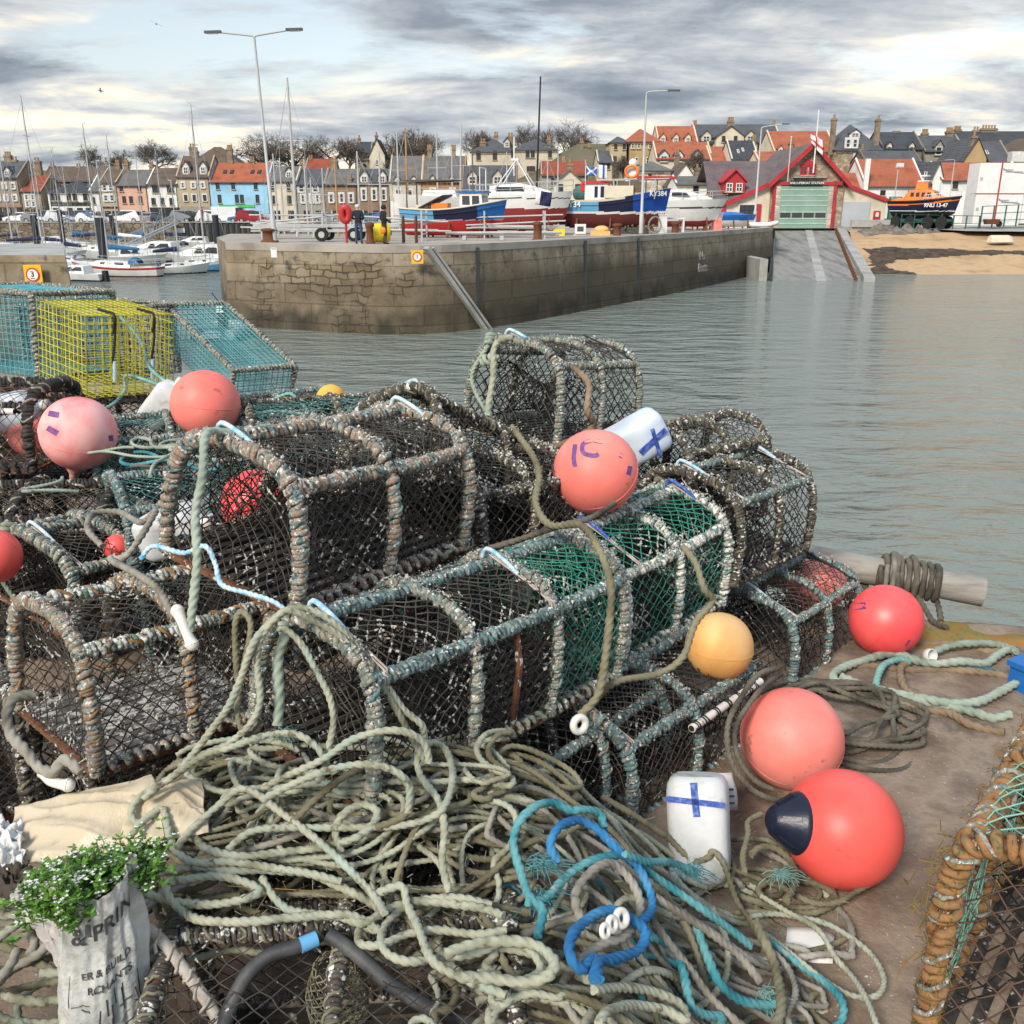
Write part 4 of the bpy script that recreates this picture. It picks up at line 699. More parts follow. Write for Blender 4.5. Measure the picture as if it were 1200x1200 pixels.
House('long low white house with an orange pantile roof behind the lifeboat', 1009, 1078, 218, 188, 264, 121, 'w_white', 'r_orange', 9, group=SH).win((1030, 1062), (226,), 6, 6, 'frame_dark').band(1006, 1011, 186, 262, 'w_white', 'skew_gable', .4)
House('long white house with an orange roof behind the white containers', 1097, 1194, 211, 192, 264, 119, 'w_white', 'r_orange', 8, group=SH).win((1113,), (217,), 6, 8, 'frame_dark')
House('narrow white gable between the two long orange roofs', 1084, 1099, 212, 190, 264, 119.5, 'w_white', 'r_slate', 7, True, group=SH)
House('small orange lean roof between the station wing and white gable', 980, 1011, 226, 204, 262, 122, 'w_cream', 'r_orange', 6, group=SH)
House('grey roofed shed showing above the long orange pantile roof', 1010, 1075, 190, 178, 230, 132, 'w_dark', 'r_slate', 6, group=HL)
# ------------------------------------------------------------------ lifeboat house
def station():
    y = 106.; b = PY(942, 268, y); k = (b[1]*CP+(EYE-b[2])*SP)/FPX
    t = thing('lifeboat_station', 'stone lifeboat house with red bargeboards and a pale green door', 'lifeboat station', (b[0], y, b[2])); X = lambda u: (u-942)*k; Z = lambda v: PY(942, v, y)[2]-b[2]
    w0, w1 = X(901), X(984); ap = X(943); D = 14; ze = Z(214); za = Z(172)
    mb = MB(); prism(mb, [(w0, -1), (w1, -1), (w1, ze), (ap, za), (w0, ze)], 'y', 0, D); mb.build('gable_wall', M['rubble_wall'], t)
    mb = MB()
    for x in (w0-.5, w1+.5):
        s = (za-ze)/abs(x-ap)*1.0; V = [(x, -.5, ze-.45), (ap, -.5, za+.12), (ap, D, za+.12), (x, D, ze-.45)]; mb.add([(p, q, r+d) for d in (0, .2) for p, q, r in V], BOXF, 0, False)
    mb.build('roof', M['r_purple'], t); mb = MB()
    for x in (w0-.55, w1+.55): mb.add([(x, yy, ze-.65+dz) if e == 0 else (ap, yy, za-.1+dz) for yy in (-.75, -.52) for e, dz in ((0, 0), (1, 0), (1, .62), (0, .55))], [[0, 1, 2, 3], [7, 6, 5, 4], [0, 4, 5, 1], [1, 5, 6, 2], [2, 6, 7, 3], [3, 7, 4, 0]], 0, False)
    mb.build('bargeboard', M['trim_red'], t); mb = MB()
    for u in (903.5, 973.5): bbox(mb, (X(u-1.6), -.3, -.2), (X(u+1.6), -.01, Z(212)))
    bbox(mb, (X(905.2), -.34, Z(217)), (X(921), -.02, Z(213))); bbox(mb, (X(958), -.34, Z(217)), (X(981), -.02, Z(213))); mb.build('red_post', M['trim_red'], t)
    mb = MB()
    for u0, u1 in ((905.2, 911), (966, 971.8)): mb = MB(); bbox(mb, (X(u0), -.2, -.2), (X(u1), -.01, Z(217.2))); mb.build('stone_jamb', M['rubble_cream'], t)
    mb = MB(); bbox(mb, (X(911), -.25, 0), (X(966), -.02, Z(218.2))); d = mb.build('boat_door', M['door_green'], t); mb = MB()
    for v in (222.5, 229, 235.5, 241, 248.5, 256, 262): bbox(mb, (X(911), -.29, Z(v+.5)), (X(966), -.252, Z(v-.5)))
    mb.build('door_rail', M['door_green_light'], d); mb = MB()
    for i in range(4): bbox(mb, (X(912.2+i*13.6), -.28, Z(255)), (X(924+i*13.6), -.254, Z(249.4)))
    mb.build('door_window', M['glass'], d); mb = MB(); bbox(mb, (X(921.3), -.4, Z(217.6)), (X(957.7), -.36+.3, Z(211.6))); sg = mb.build('sign_board', M['p_black'], t)
    lettering('RNLI LIFEBOAT STATION', .32, M['p_white'], sg, Matrix.Translation((X(939.5), -.43, Z(214.6))) @ Matrix.Rotation(rad(90), 4, 'X'), .01, .006)
    for u in (935.5, 945.5): add_window(t, X(u), Z(200), 8*k, 10*k, 'trim_red', 2, False, -.02)
    mb = MB(); S = [(X(931)+(X(950)-X(931))*i/12, Z(194)+.55*math.sin(math.pi*i/12)) for i in range(13)]; prism(mb, [(X(931), Z(194.3))]+S[1:-1]+[(X(950), Z(194.3))], 'y', -.12, -.01); mb.build('window_arch', M['trim_red'], t)
    mb = MB(); bbox(mb, (X(924), -.3, Z(208.5)), (X(962), -.02, Z(207))); mb.build('ledge', M['concrete'], t)
    # left wing with the purple roof and the red dormer
    l0 = X(826); mb = MB(); prism(mb, [(l0, -1), (w0-.02, -1), (w0-.02, Z(216)), (X(853), Z(238)), (l0, Z(238))], 'y', .5, D-3); mb.build('wing_wall', M['w_cream'], t)
    mb = MB(); T = .2; y0, y1 = 1.2, 6.5; Zr = PY(942, 191, y+6.5)[2]-b[2]
    V = [(X(831), y0, Z(232)), (w0+.8, y0, Z(222)), (w0+2.2, y1, Zr), (X(833), y1, Zr)]; mb.add([(p, q, r+d) for d in (0, T) for p, q, r in V], BOXF, 0, False); V = [(X(831), 12, Z(232)), (w0+.8, 12, Z(222)), (w0+2.2, y1+.02, Zr), (X(833), y1+.02, Zr)]; mb.add([(p, q, r+d) for d in (0, T) for p, q, r in V], BOXF, 0, False)
    V = [(X(830), .2, Z(238)), (X(853), .2, Z(238)), (w0-.3, .2, Z(216)), (w0-.3, 1.4, Z(214)), (X(853), 1.4, Z(228)), (X(830), 1.4, Z(231))]; mb.add(V, [[0, 1, 4, 5], [1, 2, 3, 4]], 0, False); mb.build('wing_roof', M['r_purple'], t)
    mb = MB(); bar(mb, (X(829), .1, Z(237.6)), (X(853), .1, Z(237.6)), .25, .4); bar(mb, (X(852.5), .08, Z(237.6)), (w0-.35, .08, Z(216)), .25, .42); mb.build('wing_fascia', M['trim_red'], t)
    mb = MB(); prism(mb, [(X(847), Z(226)), (X(872), Z(226)), (X(872), Z(213)), (X(859.5), Z(200)), (X(847), Z(213))], 'y', .9, 5); dm = mb.build('dormer', M['trim_red'], t)
    mb = MB()
    for g in (X(845), X(874)): mb.add([(p, q, r+d) for d in (0, .18) for p, q, r in [(g, .6, Z(214)), (X(859.5), .6, Z(199.2)), (X(859.5), 5, Z(199.2)), (g, 5, Z(214))]], BOXF, 0, False)
    mb.build('dormer_roof', M['trim_red'], dm)
    for u in (853.5, 865): add_window(dm, X(u), Z(219.5), 8*k, 10*k, 'frame', 2, False, .88)
    add_window(t, X(875), Z(246), 17*k, 11*k, 'frame_dark', 3, True, .48); mb = MB(); bbox(mb, (X(886), .3, 0), (X(891), .49, Z(239))); mb.build('wing_door', M['trim_red'], t); mb = MB(); bbox(mb, (X(833), .3, 0), (X(850), .49, Z(241))); mb.build('porch', M['trim_red'], t)
    # right wing
    r1 = X(1037); mb = MB(); prism(mb, [(w1+.02, -2.5), (r1, -2.5), (r1, Z(237)), (w1+.02, Z(217))], 'y', .4, D-4); mb.build('garage_wall', M['w_cream'], t)
    mb = MB(); bar(mb, (w1, .3, Z(215.6)), (r1+.5, .3, Z(236.6)), .3, .36); mb.build('garage_fascia', M['trim_red'], t); mb = MB(); V = [(w1, .35, Z(215)), (r1+.4, .35, Z(236)), (r1+.4, D-4, Z(236)), (w1, D-4, Z(215))]; mb.add([(p, q, r+d) for d in (0.02, .15) for p, q, r in V], BOXF, 0, False); mb.build('garage_roof', M['r_purple'], t)
    mb = MB(); bbox(mb, (X(985), .26, Z(266)), (X(1018), .39, Z(236.5))); mb.build('garage_door', M['door_grey'], t)
    mb = MB(); bbox(mb, (X(1023), .2, Z(263)), (X(1030.5), .39, Z(247))); bx = mb.build('red_cabinet', M['trim_red'], t); mb = MB(); bbox(mb, (X(1025), .16, Z(254)), (X(1028.5), .199, Z(249))); mb.build('cabinet_notice', M['p_white'], bx)
    mb = MB(); lathe(mb, [(.08, 0), (.05, (Z(130)-Z(203)))], 8, 0, True, None, (X(944), -.9, Z(203))); mb.build('flagpole', M['p_white'], t)
    return t
station()
p = PY(950, 157, 105); fl = thing('flag', 'white and red flag hanging from the lifeboat house flagpole', 'flag', p); mb = MB(); S = [[(i*.16+.1*j*.2, .14*math.sin(i*1.1+j*.4), -.1*j-.07*i-.01*i*j) for i in range(9)] for j in range(10)]; loft(mb, S, 0); o = mb.build('cloth', [M['flag_white'], M['p_red']], fl); sd_ = o.modifiers.new('thick', 'SOLIDIFY'); sd_.thickness = .02
for pl in o.data.polygons:
    if (pl.index//8) in (4, 5) or pl.index % 8 in (3,): pl.material_index = 1
sw = tag(bpy.data.objects.new('harbour_wall', None), 'low grey wall below the garage wing beside the slipway top', 'wall'); COL.objects.link(sw); mb = MB(); a = PY(984, 264, 104); c = PY(1040, 264, 101); bbox(mb, (a[0], 100.5, -3.6), (c[0], 104.6, -.35)); bbox(mb, (a[0], 100.3, -.35), (c[0], 100.9, .35)); mb.build('wall', M['concrete'], sw)
# ------------------------------------------------------------------ trees (bare winter crowns)
def bare_tree(label, u, vb, vt, y, wpx, seed, density=1.0, group='bare winter trees on the skyline', ivy=False):
    rg = np.random.default_rng(seed); b = PY(u, vb, y); top = PY(u, vt, y)[2]; k = (b[1]*CP+(EYE-b[2])*SP)/FPX; H = top-b[2]; W = wpx*k
    t = thing('tree', label, 'tree', b, (0, 0, rg.uniform(0, 360)), group); tr = MB(); A = []; Bq = []; R = []
    def grow(p, d, L, r, lev):
        n = 4; pts = [p]
        for i in range(n):
            d = d+rg.normal(0, .13, 3)+np.array([0, 0, .05]); d /= np.linalg.norm(d); pts.append(pts[-1]+d*L/n)
        if lev <= 1: tube(tr, pts, np.linspace(r, r*.62, n+1), 7)
        else:
            for i in range(n): A.append(pts[i]); Bq.append(pts[i+1]); R.append(max(r*(1-.1*i), .021))
        if lev >= 5: return
        nb = [6, 5, 4, 4, 3][lev] if density >= 1 else [4, 4, 3, 3, 2][lev]
        for i in range(nb):
            s = .35+.65*(i+rg.random()*.6)/nb if lev else .5+.5*i/nb; j = min(int(s*n), n-1); q = pts[j]+(pts[j+1]-pts[j])*(s*n-j) if s < 1 else pts[-1]
            ax = rg.normal(0, 1, 3); ax -= d*(ax@d); ax /= np.linalg.norm(ax); an = rg.uniform(.45, .95); nd_ = d*math.cos(an)+ax*math.sin(an)*np.array([W/H*1.25, W/H*1.25, .9]); nd_ /= np.linalg.norm(nd_)
            grow(q, nd_, L*rg.uniform(.6, .8), r*.55, lev+1)
    grow(np.array([0, 0, -.4]), np.array([0, 0, 1.]), H*.36, H*.028, 0)
    A, Bq = np.array(A), np.array(Bq); P = np.concatenate([A, Bq]); fz = H/np.percentile(P[:, 2], 99.5); fx = W/2/np.percentile(np.abs(P[:, :2]), 96); sc = np.array([fx, fx, fz]); A, Bq = A*sc, Bq*sc; tr.v = [v*sc for v in tr.v]
    tr.build('trunk', M['bark'], t); cr = MB(); prisms(cr, A, Bq, R); cr.build('crown', M['twig'], t)
    if ivy:
        iv = MB(); P = np.array(A); P = P[rg.integers(0, len(P), 160)]; P = P[P[:, 2] < H*.62]; flecks(iv, P+rg.normal(0, .3, P.shape), .15, .45, 0, rg); iv.build('ivy', M['ivy'], t)
for i, a in enumerate([(105, 205, 172, 186, 38, 'pale thin bare tree at the far left behind the inn'), (146, 205, 177, 186, 30, 'small bare tree left of the pink house skyline'), (180, 205, 166, 182, 46, 'wide bare tree rising behind the white shop house'), (314, 212, 158, 178, 66, 'big dark bare tree behind the blue house', 1), (345, 212, 160, 180, 52, 'dark bare tree beside the tall yacht mast', 1), (392, 206, 159, 184, 58, 'bare tree rising above the bright red roof'), (408, 206, 163, 180, 40, 'bare tree close to the pale gabled house', 1), (466, 206, 158, 190, 46, 'bare tree just right of the pale gabled house'), (488, 206, 152, 194, 50, 'tallest bare tree in the middle of the skyline'), (508, 206, 160, 190, 36, 'thin bare tree above the long grey roof'), (566, 200, 153, 200, 40, 'bare tree behind the left half of the villa'), (612, 200, 148, 196, 48, 'bare tree behind the middle of the cream villa'), (662, 205, 143, 180, 58, 'round bare tree at the right end of the villa', 1), (640, 200, 152, 190, 36, 'small bare tree between villa and round tree'), (731, 212, 184, 140, 26, 'leafless shrub growing before the sandstone block'), (818, 212, 178, 130, 22, 'slender bare tree before the low orange dormers')]):
    bare_tree(a[5], *a[:5], seed=20+i, ivy=len(a) > 6)
# ------------------------------------------------------------------ cars
CARS = {}
def car(label, u, v, y, yaw, kind, paint):
    p = PY(u, v, y); t = thing('parked_car', label, 'car' if kind != 'van' else 'van', (p[0], y, -.6), (0, 0, yaw), 'vehicles parked along the harbour road')
    if (kind, paint) not in CARS:
        L, W, H = (4.2, 1.72, 1.46) if kind == 'car' else (4.5, 1.82, 1.72) if kind == 'suv' else (5.2, 1.95, 2.2); h = L/2
        if kind == 'van': pr = [(-h, .3), (-h, 1.0), (-h+.05, H), (h-1.5, H), (h-.75, 1.15), (h-.05, .95), (h, .3)]
        else: pr = [(-h, .3), (-h-.02, .75), (-h+.12, .92), (-h+.55, H*.98), (-h+1.0, H), (h-1.9, H), (h-1.15, .95), (h-.15, .78), (h, .55), (h, .3)]
        S = [[(x, s*W/2*(1 if z < .95 else .86), z) for x, z in pr] for s in (-1, -.92, .92, 1)]; 
        for q in (0, 3): S[q] = [(x*.985, yy, z if z < .9 else z-.06) for x, yy, z in S[q]]
        mb = MB(); loft(mb, S, 0, True, False); mb.add(S[0], [list(range(len(pr)))], 0, False); mb.add(S[3], [list(range(len(pr)))[::-1]], 0, False); body = mb.mesh('body', [M[paint]])
        mb = MB(); z0, z1 = 1.0, H-.12; a, b = (-h+.45, h-1.35) if kind != 'van' else (h-1.9, h-1.0)
        for s in (-1, 1): mb.add([(a+.0, s*(W*.44), z0), (b+.1, s*(W*.44), z0), (b-.5, s*(W*.435), z1), (a+.3, s*(W*.435), z1)], [[0, 1, 2, 3]], 0, False); box(mb, ((a+b)/2, s*W*.432, (z0+z1)/2), ((b-a)*.72, .03, z1-z0))
        box(mb, (h-1.45 if kind != 'van' else h-1.0, 0, (z0+z1)/2+.02), (.5, W*.8, z1-z0-.02)); box(mb, (-h+.32, 0, (z0+z1)/2), (.3, W*.78, (z1-z0)*.8)); gl = mb.mesh('windows', [M['glass']])
        mb = MB(); lathe(mb, [(.2, -.11), (.33, -.11), (.33, .11), (.2, .11)], 16, 0, False, (0, 1, 0)); lathe(mb, [(.2, -.115), (.2, .115)], 12, 1, False, (0, 1, 0)); wh = mb.mesh('wheel', [M['tyre'], M['p_grey']])
        mb = MB(); box(mb, (0, 0, 0), (.06, .32, .16)); hl = mb.mesh('headlight', [M['lamp_glass']]); tl = hl.copy(); tl.materials.clear(); tl.materials.append(M['p_red'])
        CARS[(kind, paint)] = (L, W, body, gl, wh, hl, tl)
    L, W, body, gl, wh, hl, tl = CARS[(kind, paint)]
    link('body', body, t); link('windows', gl, t)
    for x in (-1, 1):
        for s in (-1, 1): o = link('wheel', wh, t); o.location = (x*L*.31, s*(W/2-.1), .33)
    for s in (-1, 1): o = link('headlight', hl, t); o.location = (L/2, s*W*.34, .68); o = link('tail_light', tl, t); o.location = (-L/2, s*W*.36, .78)
for a in [(6, 255, 'black car at the far left end of the quay road', 8, 'car', 'p_car_black'), (23, 255, 'small white car before the stone tenement', 184, 'car', 'p_car_white'), (44, 255, 'silver grey car before the narrow red roofed house', 4, 'car', 'p_car_grey'), (57, 255, 'blue car left of the half timbered inn', 180, 'suv', 'p_car_blue'), (72, 255, 'white car parked at the inn door', 20, 'suv', 'p_car_white'), (93, 255, 'dark blue estate car right of the inn', 182, 'suv', 'p_car_blue'), (108, 255, 'white car before the small white house', 2, 'car', 'p_car_white'), (147, 255, 'large white pickup before the pink house', 183, 'suv', 'p_car_white'), (180, 256, 'silver car facing out before the black shop', 75, 'car', 'p_car_grey'), (218, 255, 'dark grey car before the tall stone house', 5, 'suv', 'p_car_grey'), (231, 256, 'black car behind the person in red', 182, 'car', 'p_car_black'), (249, 256, 'white estate car right of the tall white mast', 3, 'suv', 'p_car_white'), (271, 256, 'white van parked before the blue house', 6, 'van', 'p_car_white'), (285, 257, 'pale blue car between the white van and the red car', 185, 'car', 'p_car_blue'), (296, 258, 'red car near the sheet piling', 4, 'suv', 'p_car_red'), (383, 258, 'silver car half hidden behind the boat trailers', 3, 'car', 'p_car_grey'), (434, 256, 'blue car glimpsed right of the red lifebuoy post', 184, 'car', 'p_car_blue')]:
    car(a[2], a[0], a[1], 141.5, a[3], a[4], a[5])
# ------------------------------------------------------------------ people
def person(label, u, v, y, H, yaw, pose, mats, parts):
    p = PY(u, v, y); t = thing('person', label, 'person', (p[0], y, p[2]), (0, 0, yaw)); s = H/1.75
    J = dict(pel=(0, 0, .95), sp=(0, .01, 1.15), ch=(0, .02, 1.36), nk=(0, .03, 1.5), hd=(0, -.0, 1.6), tp=(0, -.01, 1.72), hl=(-.1, 0, .92), kl=(-.11, -.03, .5), al=(-.12, .02, .09), tl=(-.13, -.16, .05), hr=(.1, 0, .92), kr=(.12, -.02, .5), ar=(.13, .03, .09), tr=(.15, -.14, .05), sl=(-.2, .02, 1.42), el=(-.27, .05, 1.15), wl=(-.24, -.08, .93), gl=(-.23, -.12, .85), sr=(.2, .02, 1.42), er=(.27, .05, 1.15), wr=(.24, -.08, .93), gr=(.23, -.12, .85)); J.update(pose)
    E = [('pel', 'sp'), ('sp', 'ch'), ('ch', 'nk'), ('nk', 'hd'), ('hd', 'tp'), ('pel', 'hl'), ('hl', 'kl'), ('kl', 'al'), ('al', 'tl'), ('pel', 'hr'), ('hr', 'kr'), ('kr', 'ar'), ('ar', 'tr'), ('ch', 'sl'), ('sl', 'el'), ('el', 'wl'), ('wl', 'gl'), ('ch', 'sr'), ('sr', 'er'), ('er', 'wr'), ('wr', 'gr')]
    Rr = dict(pel=.15, sp=.145, ch=.16, nk=.06, hd=.095, tp=.085, hl=.095, kl=.068, al=.05, tl=.045, sl=.075, el=.056, wl=.045, gl=.042); Rr.update({a[0]+'r': r for a, r in [(k, v) for k, v in Rr.items() if len(k) == 2 and k[1] == 'l' and k != 'pel']})
    ks = list(J); me = bpy.data.meshes.new('body'); me.from_pydata([tuple(c*s for c in J[k]) for k in ks], [(ks.index(a), ks.index(b)) for a, b in E], []); o = bpy.data.objects.new('body', me); COL.objects.link(o)
    md = o.modifiers.new('skin', 'SKIN'); lay = me.skin_vertices[0].data
    for i, k in enumerate(ks): r = Rr.get(k, .08)*s; lay[i].radius = (r, r*(.8 if k in ('pel', 'sp', 'ch') else 1)); lay[i].use_root = k == 'pel'
    sb = o.modifiers.new('sub', 'SUBSURF'); sb.levels = 2; bpy.context.view_layer.update(); nm = bpy.data.meshes.new_from_object(o.evaluated_get(bpy.context.evaluated_depsgraph_get())); COL.objects.unlink(o); bpy.data.objects.remove(o)
    for m in mats: nm.materials.append(M[m])
    for pl in nm.polygons:
        c = pl.center; z = c.z/s; pl.use_smooth = True; pl.material_index = 2 if z > 1.5 else 3 if z < .1 else 1 if z < .93 and abs(c.x) < .2*s else 2 if z < .92 and abs(c.x) >= .2*s and c.y < -.05 else 0
    link('body', nm, t)
    for nme, mm, c, r, sc in parts: mb = MB(); ball(mb, tuple(a*s for a in c), r*s, 0, 14, sc); mb.build(nme, M[mm], t)
    return t
person('white haired person in a dark jacket and jeans seen from behind', 421, 286.4, 45.4, 1.76, 170, dict(wl=(-.17, -.16, 1.1), gl=(-.08, -.2, 1.14), wr=(.17, -.16, 1.1), gr=(.08, -.2, 1.14)), ('cl_navy', 'cl_jean', 'skin', 'p_black'), [('hair', 'hair_white', (0, .02, 1.66), .112, (1, 1, .9))])
person('person in a dark hooded jacket and brown trousers with an orange bag', 451, 286.8, 45.0, 1.74, 120, dict(hd=(0, -.06, 1.58), tp=(0, -.08, 1.7), wl=(-.2, -.2, 1.0), gl=(-.18, -.26, .95), kr=(.12, -.1, .5)), ('cl_black', 'cl_brown', 'skin2', 'p_black'), [('hood', 'cl_black', (0, .0, 1.64), .125, (1, 1, 1))])
person('distant person in a red coat walking past the parked cars', 238, 258, 139.8, 1.75, 90, {}, ('p_red', 'cl_jean', 'skin', 'p_black'), [('hair', 'cl_black', (0, .02, 1.67), .11, (1, 1, .9))])
t = thing('shoulder_bag', 'orange shoulder bag carried by the hooded person', 'bag', PY(449, 270, 44.8)); mb = MB(); ball(mb, (0, -.02, 0), .14, 0, 12, (1, .6, 1.1)); mb.build('pouch', M['p_orange'], t); mb = MB(); tube(mb, [(-.1, 0, .1), (-.02, 0, .5), (.1, 0, .1)], .015, 6); mb.build('strap', M['p_black'], t)
# ------------------------------------------------------------------ lamp posts
def lamp_post(label, u, v, y, vt, arms, r=.075, lean=0):
    b = PY(u, v, y); top = PY(u, vt, y)[2]; H = top-b[2]; t = thing('street_lamp', label, 'lamp post', b, (0, lean, 0), 'lamp posts around the harbour')
    mb = MB(); tube(mb, [(0, 0, 0), (0, 0, 1.2), (0, 0, 1.25), (0, 0, H)], [r*1.5, r*1.5, r, r*.6], 10); mb.build('column', M['galv'], t)
    for dx, dz in arms:
        mb = MB(); tube(mb, spline([(0, 0, H-.02), (dx*.1, 0, H+.05 if len(arms) > 1 else H+.25), (dx, 0, H+dz)], .1), r*.5, 8); a = mb.build('arm', M['galv'], t); mb = MB(); g = 1 if dx > 0 else -1; box(mb, (dx+g*.35, 0, H+dz+.03), (.75, .22, .1), 0); box(mb, (dx+g*.38, 0, H+dz-.035), (.5, .16, .03), 1); mb.build('lantern', [M['p_dgrey'], M['lamp_glass']], a)
lamp_post('tall grey lamp post with two spread arms on the pier end', 322, 282.5, 47.5, 43, [(-1.5, .22), (1.5, .22)], .085, -1.6)
lamp_post('single arm white lamp post in the middle of the pier', 751, 273.5, 62.5, 113, [(1.3, .3)], .09)
lamp_post('single arm white lamp post left of the lifeboat house door', 884, 262, 100, 152, [(2.0, .5)], .11)
lamp_post('thin white lamp post with a globe near the lifeboat bow', 1111, 247, 112, 190, [(-1.2, .2)], .07)
lamp_post('slim lamp post among the boats beside the white cottage', 653, 268, 72, 173, [(-.4, .1)], .06)
t = thing('flood_lamp', 'small floodlight on a thin mast above the garage wing', 'lamp', PY(1045, 262, 103)); mb = MB(); tube(mb, [(0, 0, 0), (0, 0, 5.5)], .05, 8); mb.build('mast', M['galv'], t); mb = MB(); box(mb, (.1, -.1, 5.7), (.7, .3, .4)); box(mb, (.1, -.27, 5.7), (.6, .04, .3), 1); mb.build('lantern', [M['p_white'], M['lamp_glass']], t)
t = thing('pole', 'slim white pole on the left slope of the station gable', 'pole', PY(923, 213, 105)); mb = MB(); tube(mb, [(0, 0, 0), (0, 0, 4.3)], .05, 8); ball(mb, (0, 0, 4.35), .1, 0, 10); mb.build('shaft', M['p_cream'], t)
# ------------------------------------------------------------------ boats
def kscale(b): return (b[1]*CP+(EYE-b[2])*SP)/FPX
def hull(L, B, sheer, draft, mfun, mats, par, tr=.75, flare=.5, rake=.12, deckm=None, fine=.62, name='hull', bul=.0, nq=28, ns=44):
    """lofted hull: x forward, z=0 waterline; sheer(t) rail height; mfun(t,z)->material slot"""
    def half(t): return B/2*(tr+(1-tr)*math.sin(min(t/.45, 1)*math.pi/2))*(1 if t < fine else max(0, 1-((t-fine)/(1-fine))**2.1)**.75)
    T = np.linspace(0, 1, ns); Q = np.linspace(0, 1, nq); P = np.zeros((ns, nq, 3))
    for i, t in enumerate(T):
        s = sheer(t); h = half(t); dr = draft*(1 if t < .7 else 1-.75*((t-.7)/.3)**2)
        for j, q in enumerate(Q):
            z = -dr+(s+dr)*q; y = h*(q**(flare if t < .6 else flare+.55*(t-.6)/.4)); x = (t-.5)*L+rake*L*max(0, t-.75)*2*(q-.75)+(-.03*L*(1-q) if t < .1 else 0)*-1
            P[i, j] = (x, y, z)
    P[-1, :, 1] = np.minimum(P[-1, :, 1], .02)
    mb = MB()
    for sg in (1, -1):
        V = P*np.array([1, sg, 1]); I = np.arange(ns*nq).reshape(ns, nq)
        by = {}
        for i in range(ns-1):
            for j in range(nq-1): by.setdefault(mfun((T[i]+T[i+1])/2, (P[i, j, 2]+P[i, j+1, 2])/2), []).append((I[i, j], I[i+1, j], I[i+1, j+1], I[i, j+1]))
        for m, F in by.items(): mb.add(V.reshape(-1, 3), F, m)
    for j in range(nq-1): a, b = P[0, j], P[0, j+1]; mb.add([a, b, b*[1, -1, 1], a*[1, -1, 1]], [[0, 1, 2, 3]], mfun(0, (a[2]+b[2])/2), False)
    ho = mb.build(name, [M[m] for m in mats], par)
    mb = MB(); top = P[:, -1].copy(); top[:, 2] -= bul+.02; S = np.stack([top*[1, .985, 1], top*[1, -.985, 1]], 1); loft(mb, S, 0, False, False); mb.build('deck', M[deckm or 'p_cream'], par)
    return P, half
def rails(par, P, h, n=7, t0=.45, m='galv', r=.022, both=True):
    mb = MB(); ns = len(P); i0 = int(t0*(ns-1))
    for sg in (1, -1):
        top = P[i0:, -1]*[1, .93*sg, 1]+[0, 0, h]; tube(mb, top, r, 6)
        tube(mb, top-[0, 0, h*.5], r*.7, 5)
        for i in np.linspace(0, len(top)-1, n).astype(int): tube(mb, [top[i]-[0, 0, h], top[i]], r, 6)
    mb.build('guard_rail', M[m], par)
def rig(par, x, H, z0, L, beam, mw=.06, m='mast', boom=True, cover=None, bl=None):
    mb = MB(); tube(mb, [(x, 0, z0), (x, 0, z0+H)], [mw, mw*.7], 8)
    for f in (.5, .75): tube(mb, [(x, -beam*.33, z0+H*f), (x, beam*.33, z0+H*f)], .025, 5)
    tube(mb, [(x, 0, z0+H), (x-.35, 0, z0+H+.25)], .015, 4); box(mb, (x-.1, 0, z0+H+.1), (.3, .05, .06)); mb.build('mast', M[m], par); mb = MB()
    for a, b in (((x, 0, z0+H*.97), (L*.48, 0, .95)), ((x, 0, z0+H*.97), (-L*.49, 0, .9)), ((x, 0, z0+H*.97), (x-.1, beam*.46, .75)), ((x, 0, z0+H*.97), (x-.1, -beam*.46, .75)), ((x, 0, z0+H*.55), (x-.5, beam*.45, .75)), ((x, 0, z0+H*.55), (x-.5, -beam*.45, .75))): tube(mb, [a, b], .013, 4)
    mb.build('rigging', M['p_grey'], par)
    bl = bl or L*.36
    if boom: mb = MB(); tube(mb, [(x, 0, z0+1.0), (x-bl, 0, z0+.95)], .05, 8); mb.build('boom', M[m], par)
    if cover: mb = MB(); S = [[(x-.1-bl*.95*i/9, (.17-.09*i/9)*math.cos(a), z0+1.18-.02*i+(.22-.1*i/9)*math.sin(a)) for a in np.arange(10)*2*math.pi/10] for i in range(10)]; loft(mb, S, 0, True, True, True, True); mb.build('sail_cover', M[cover], par)
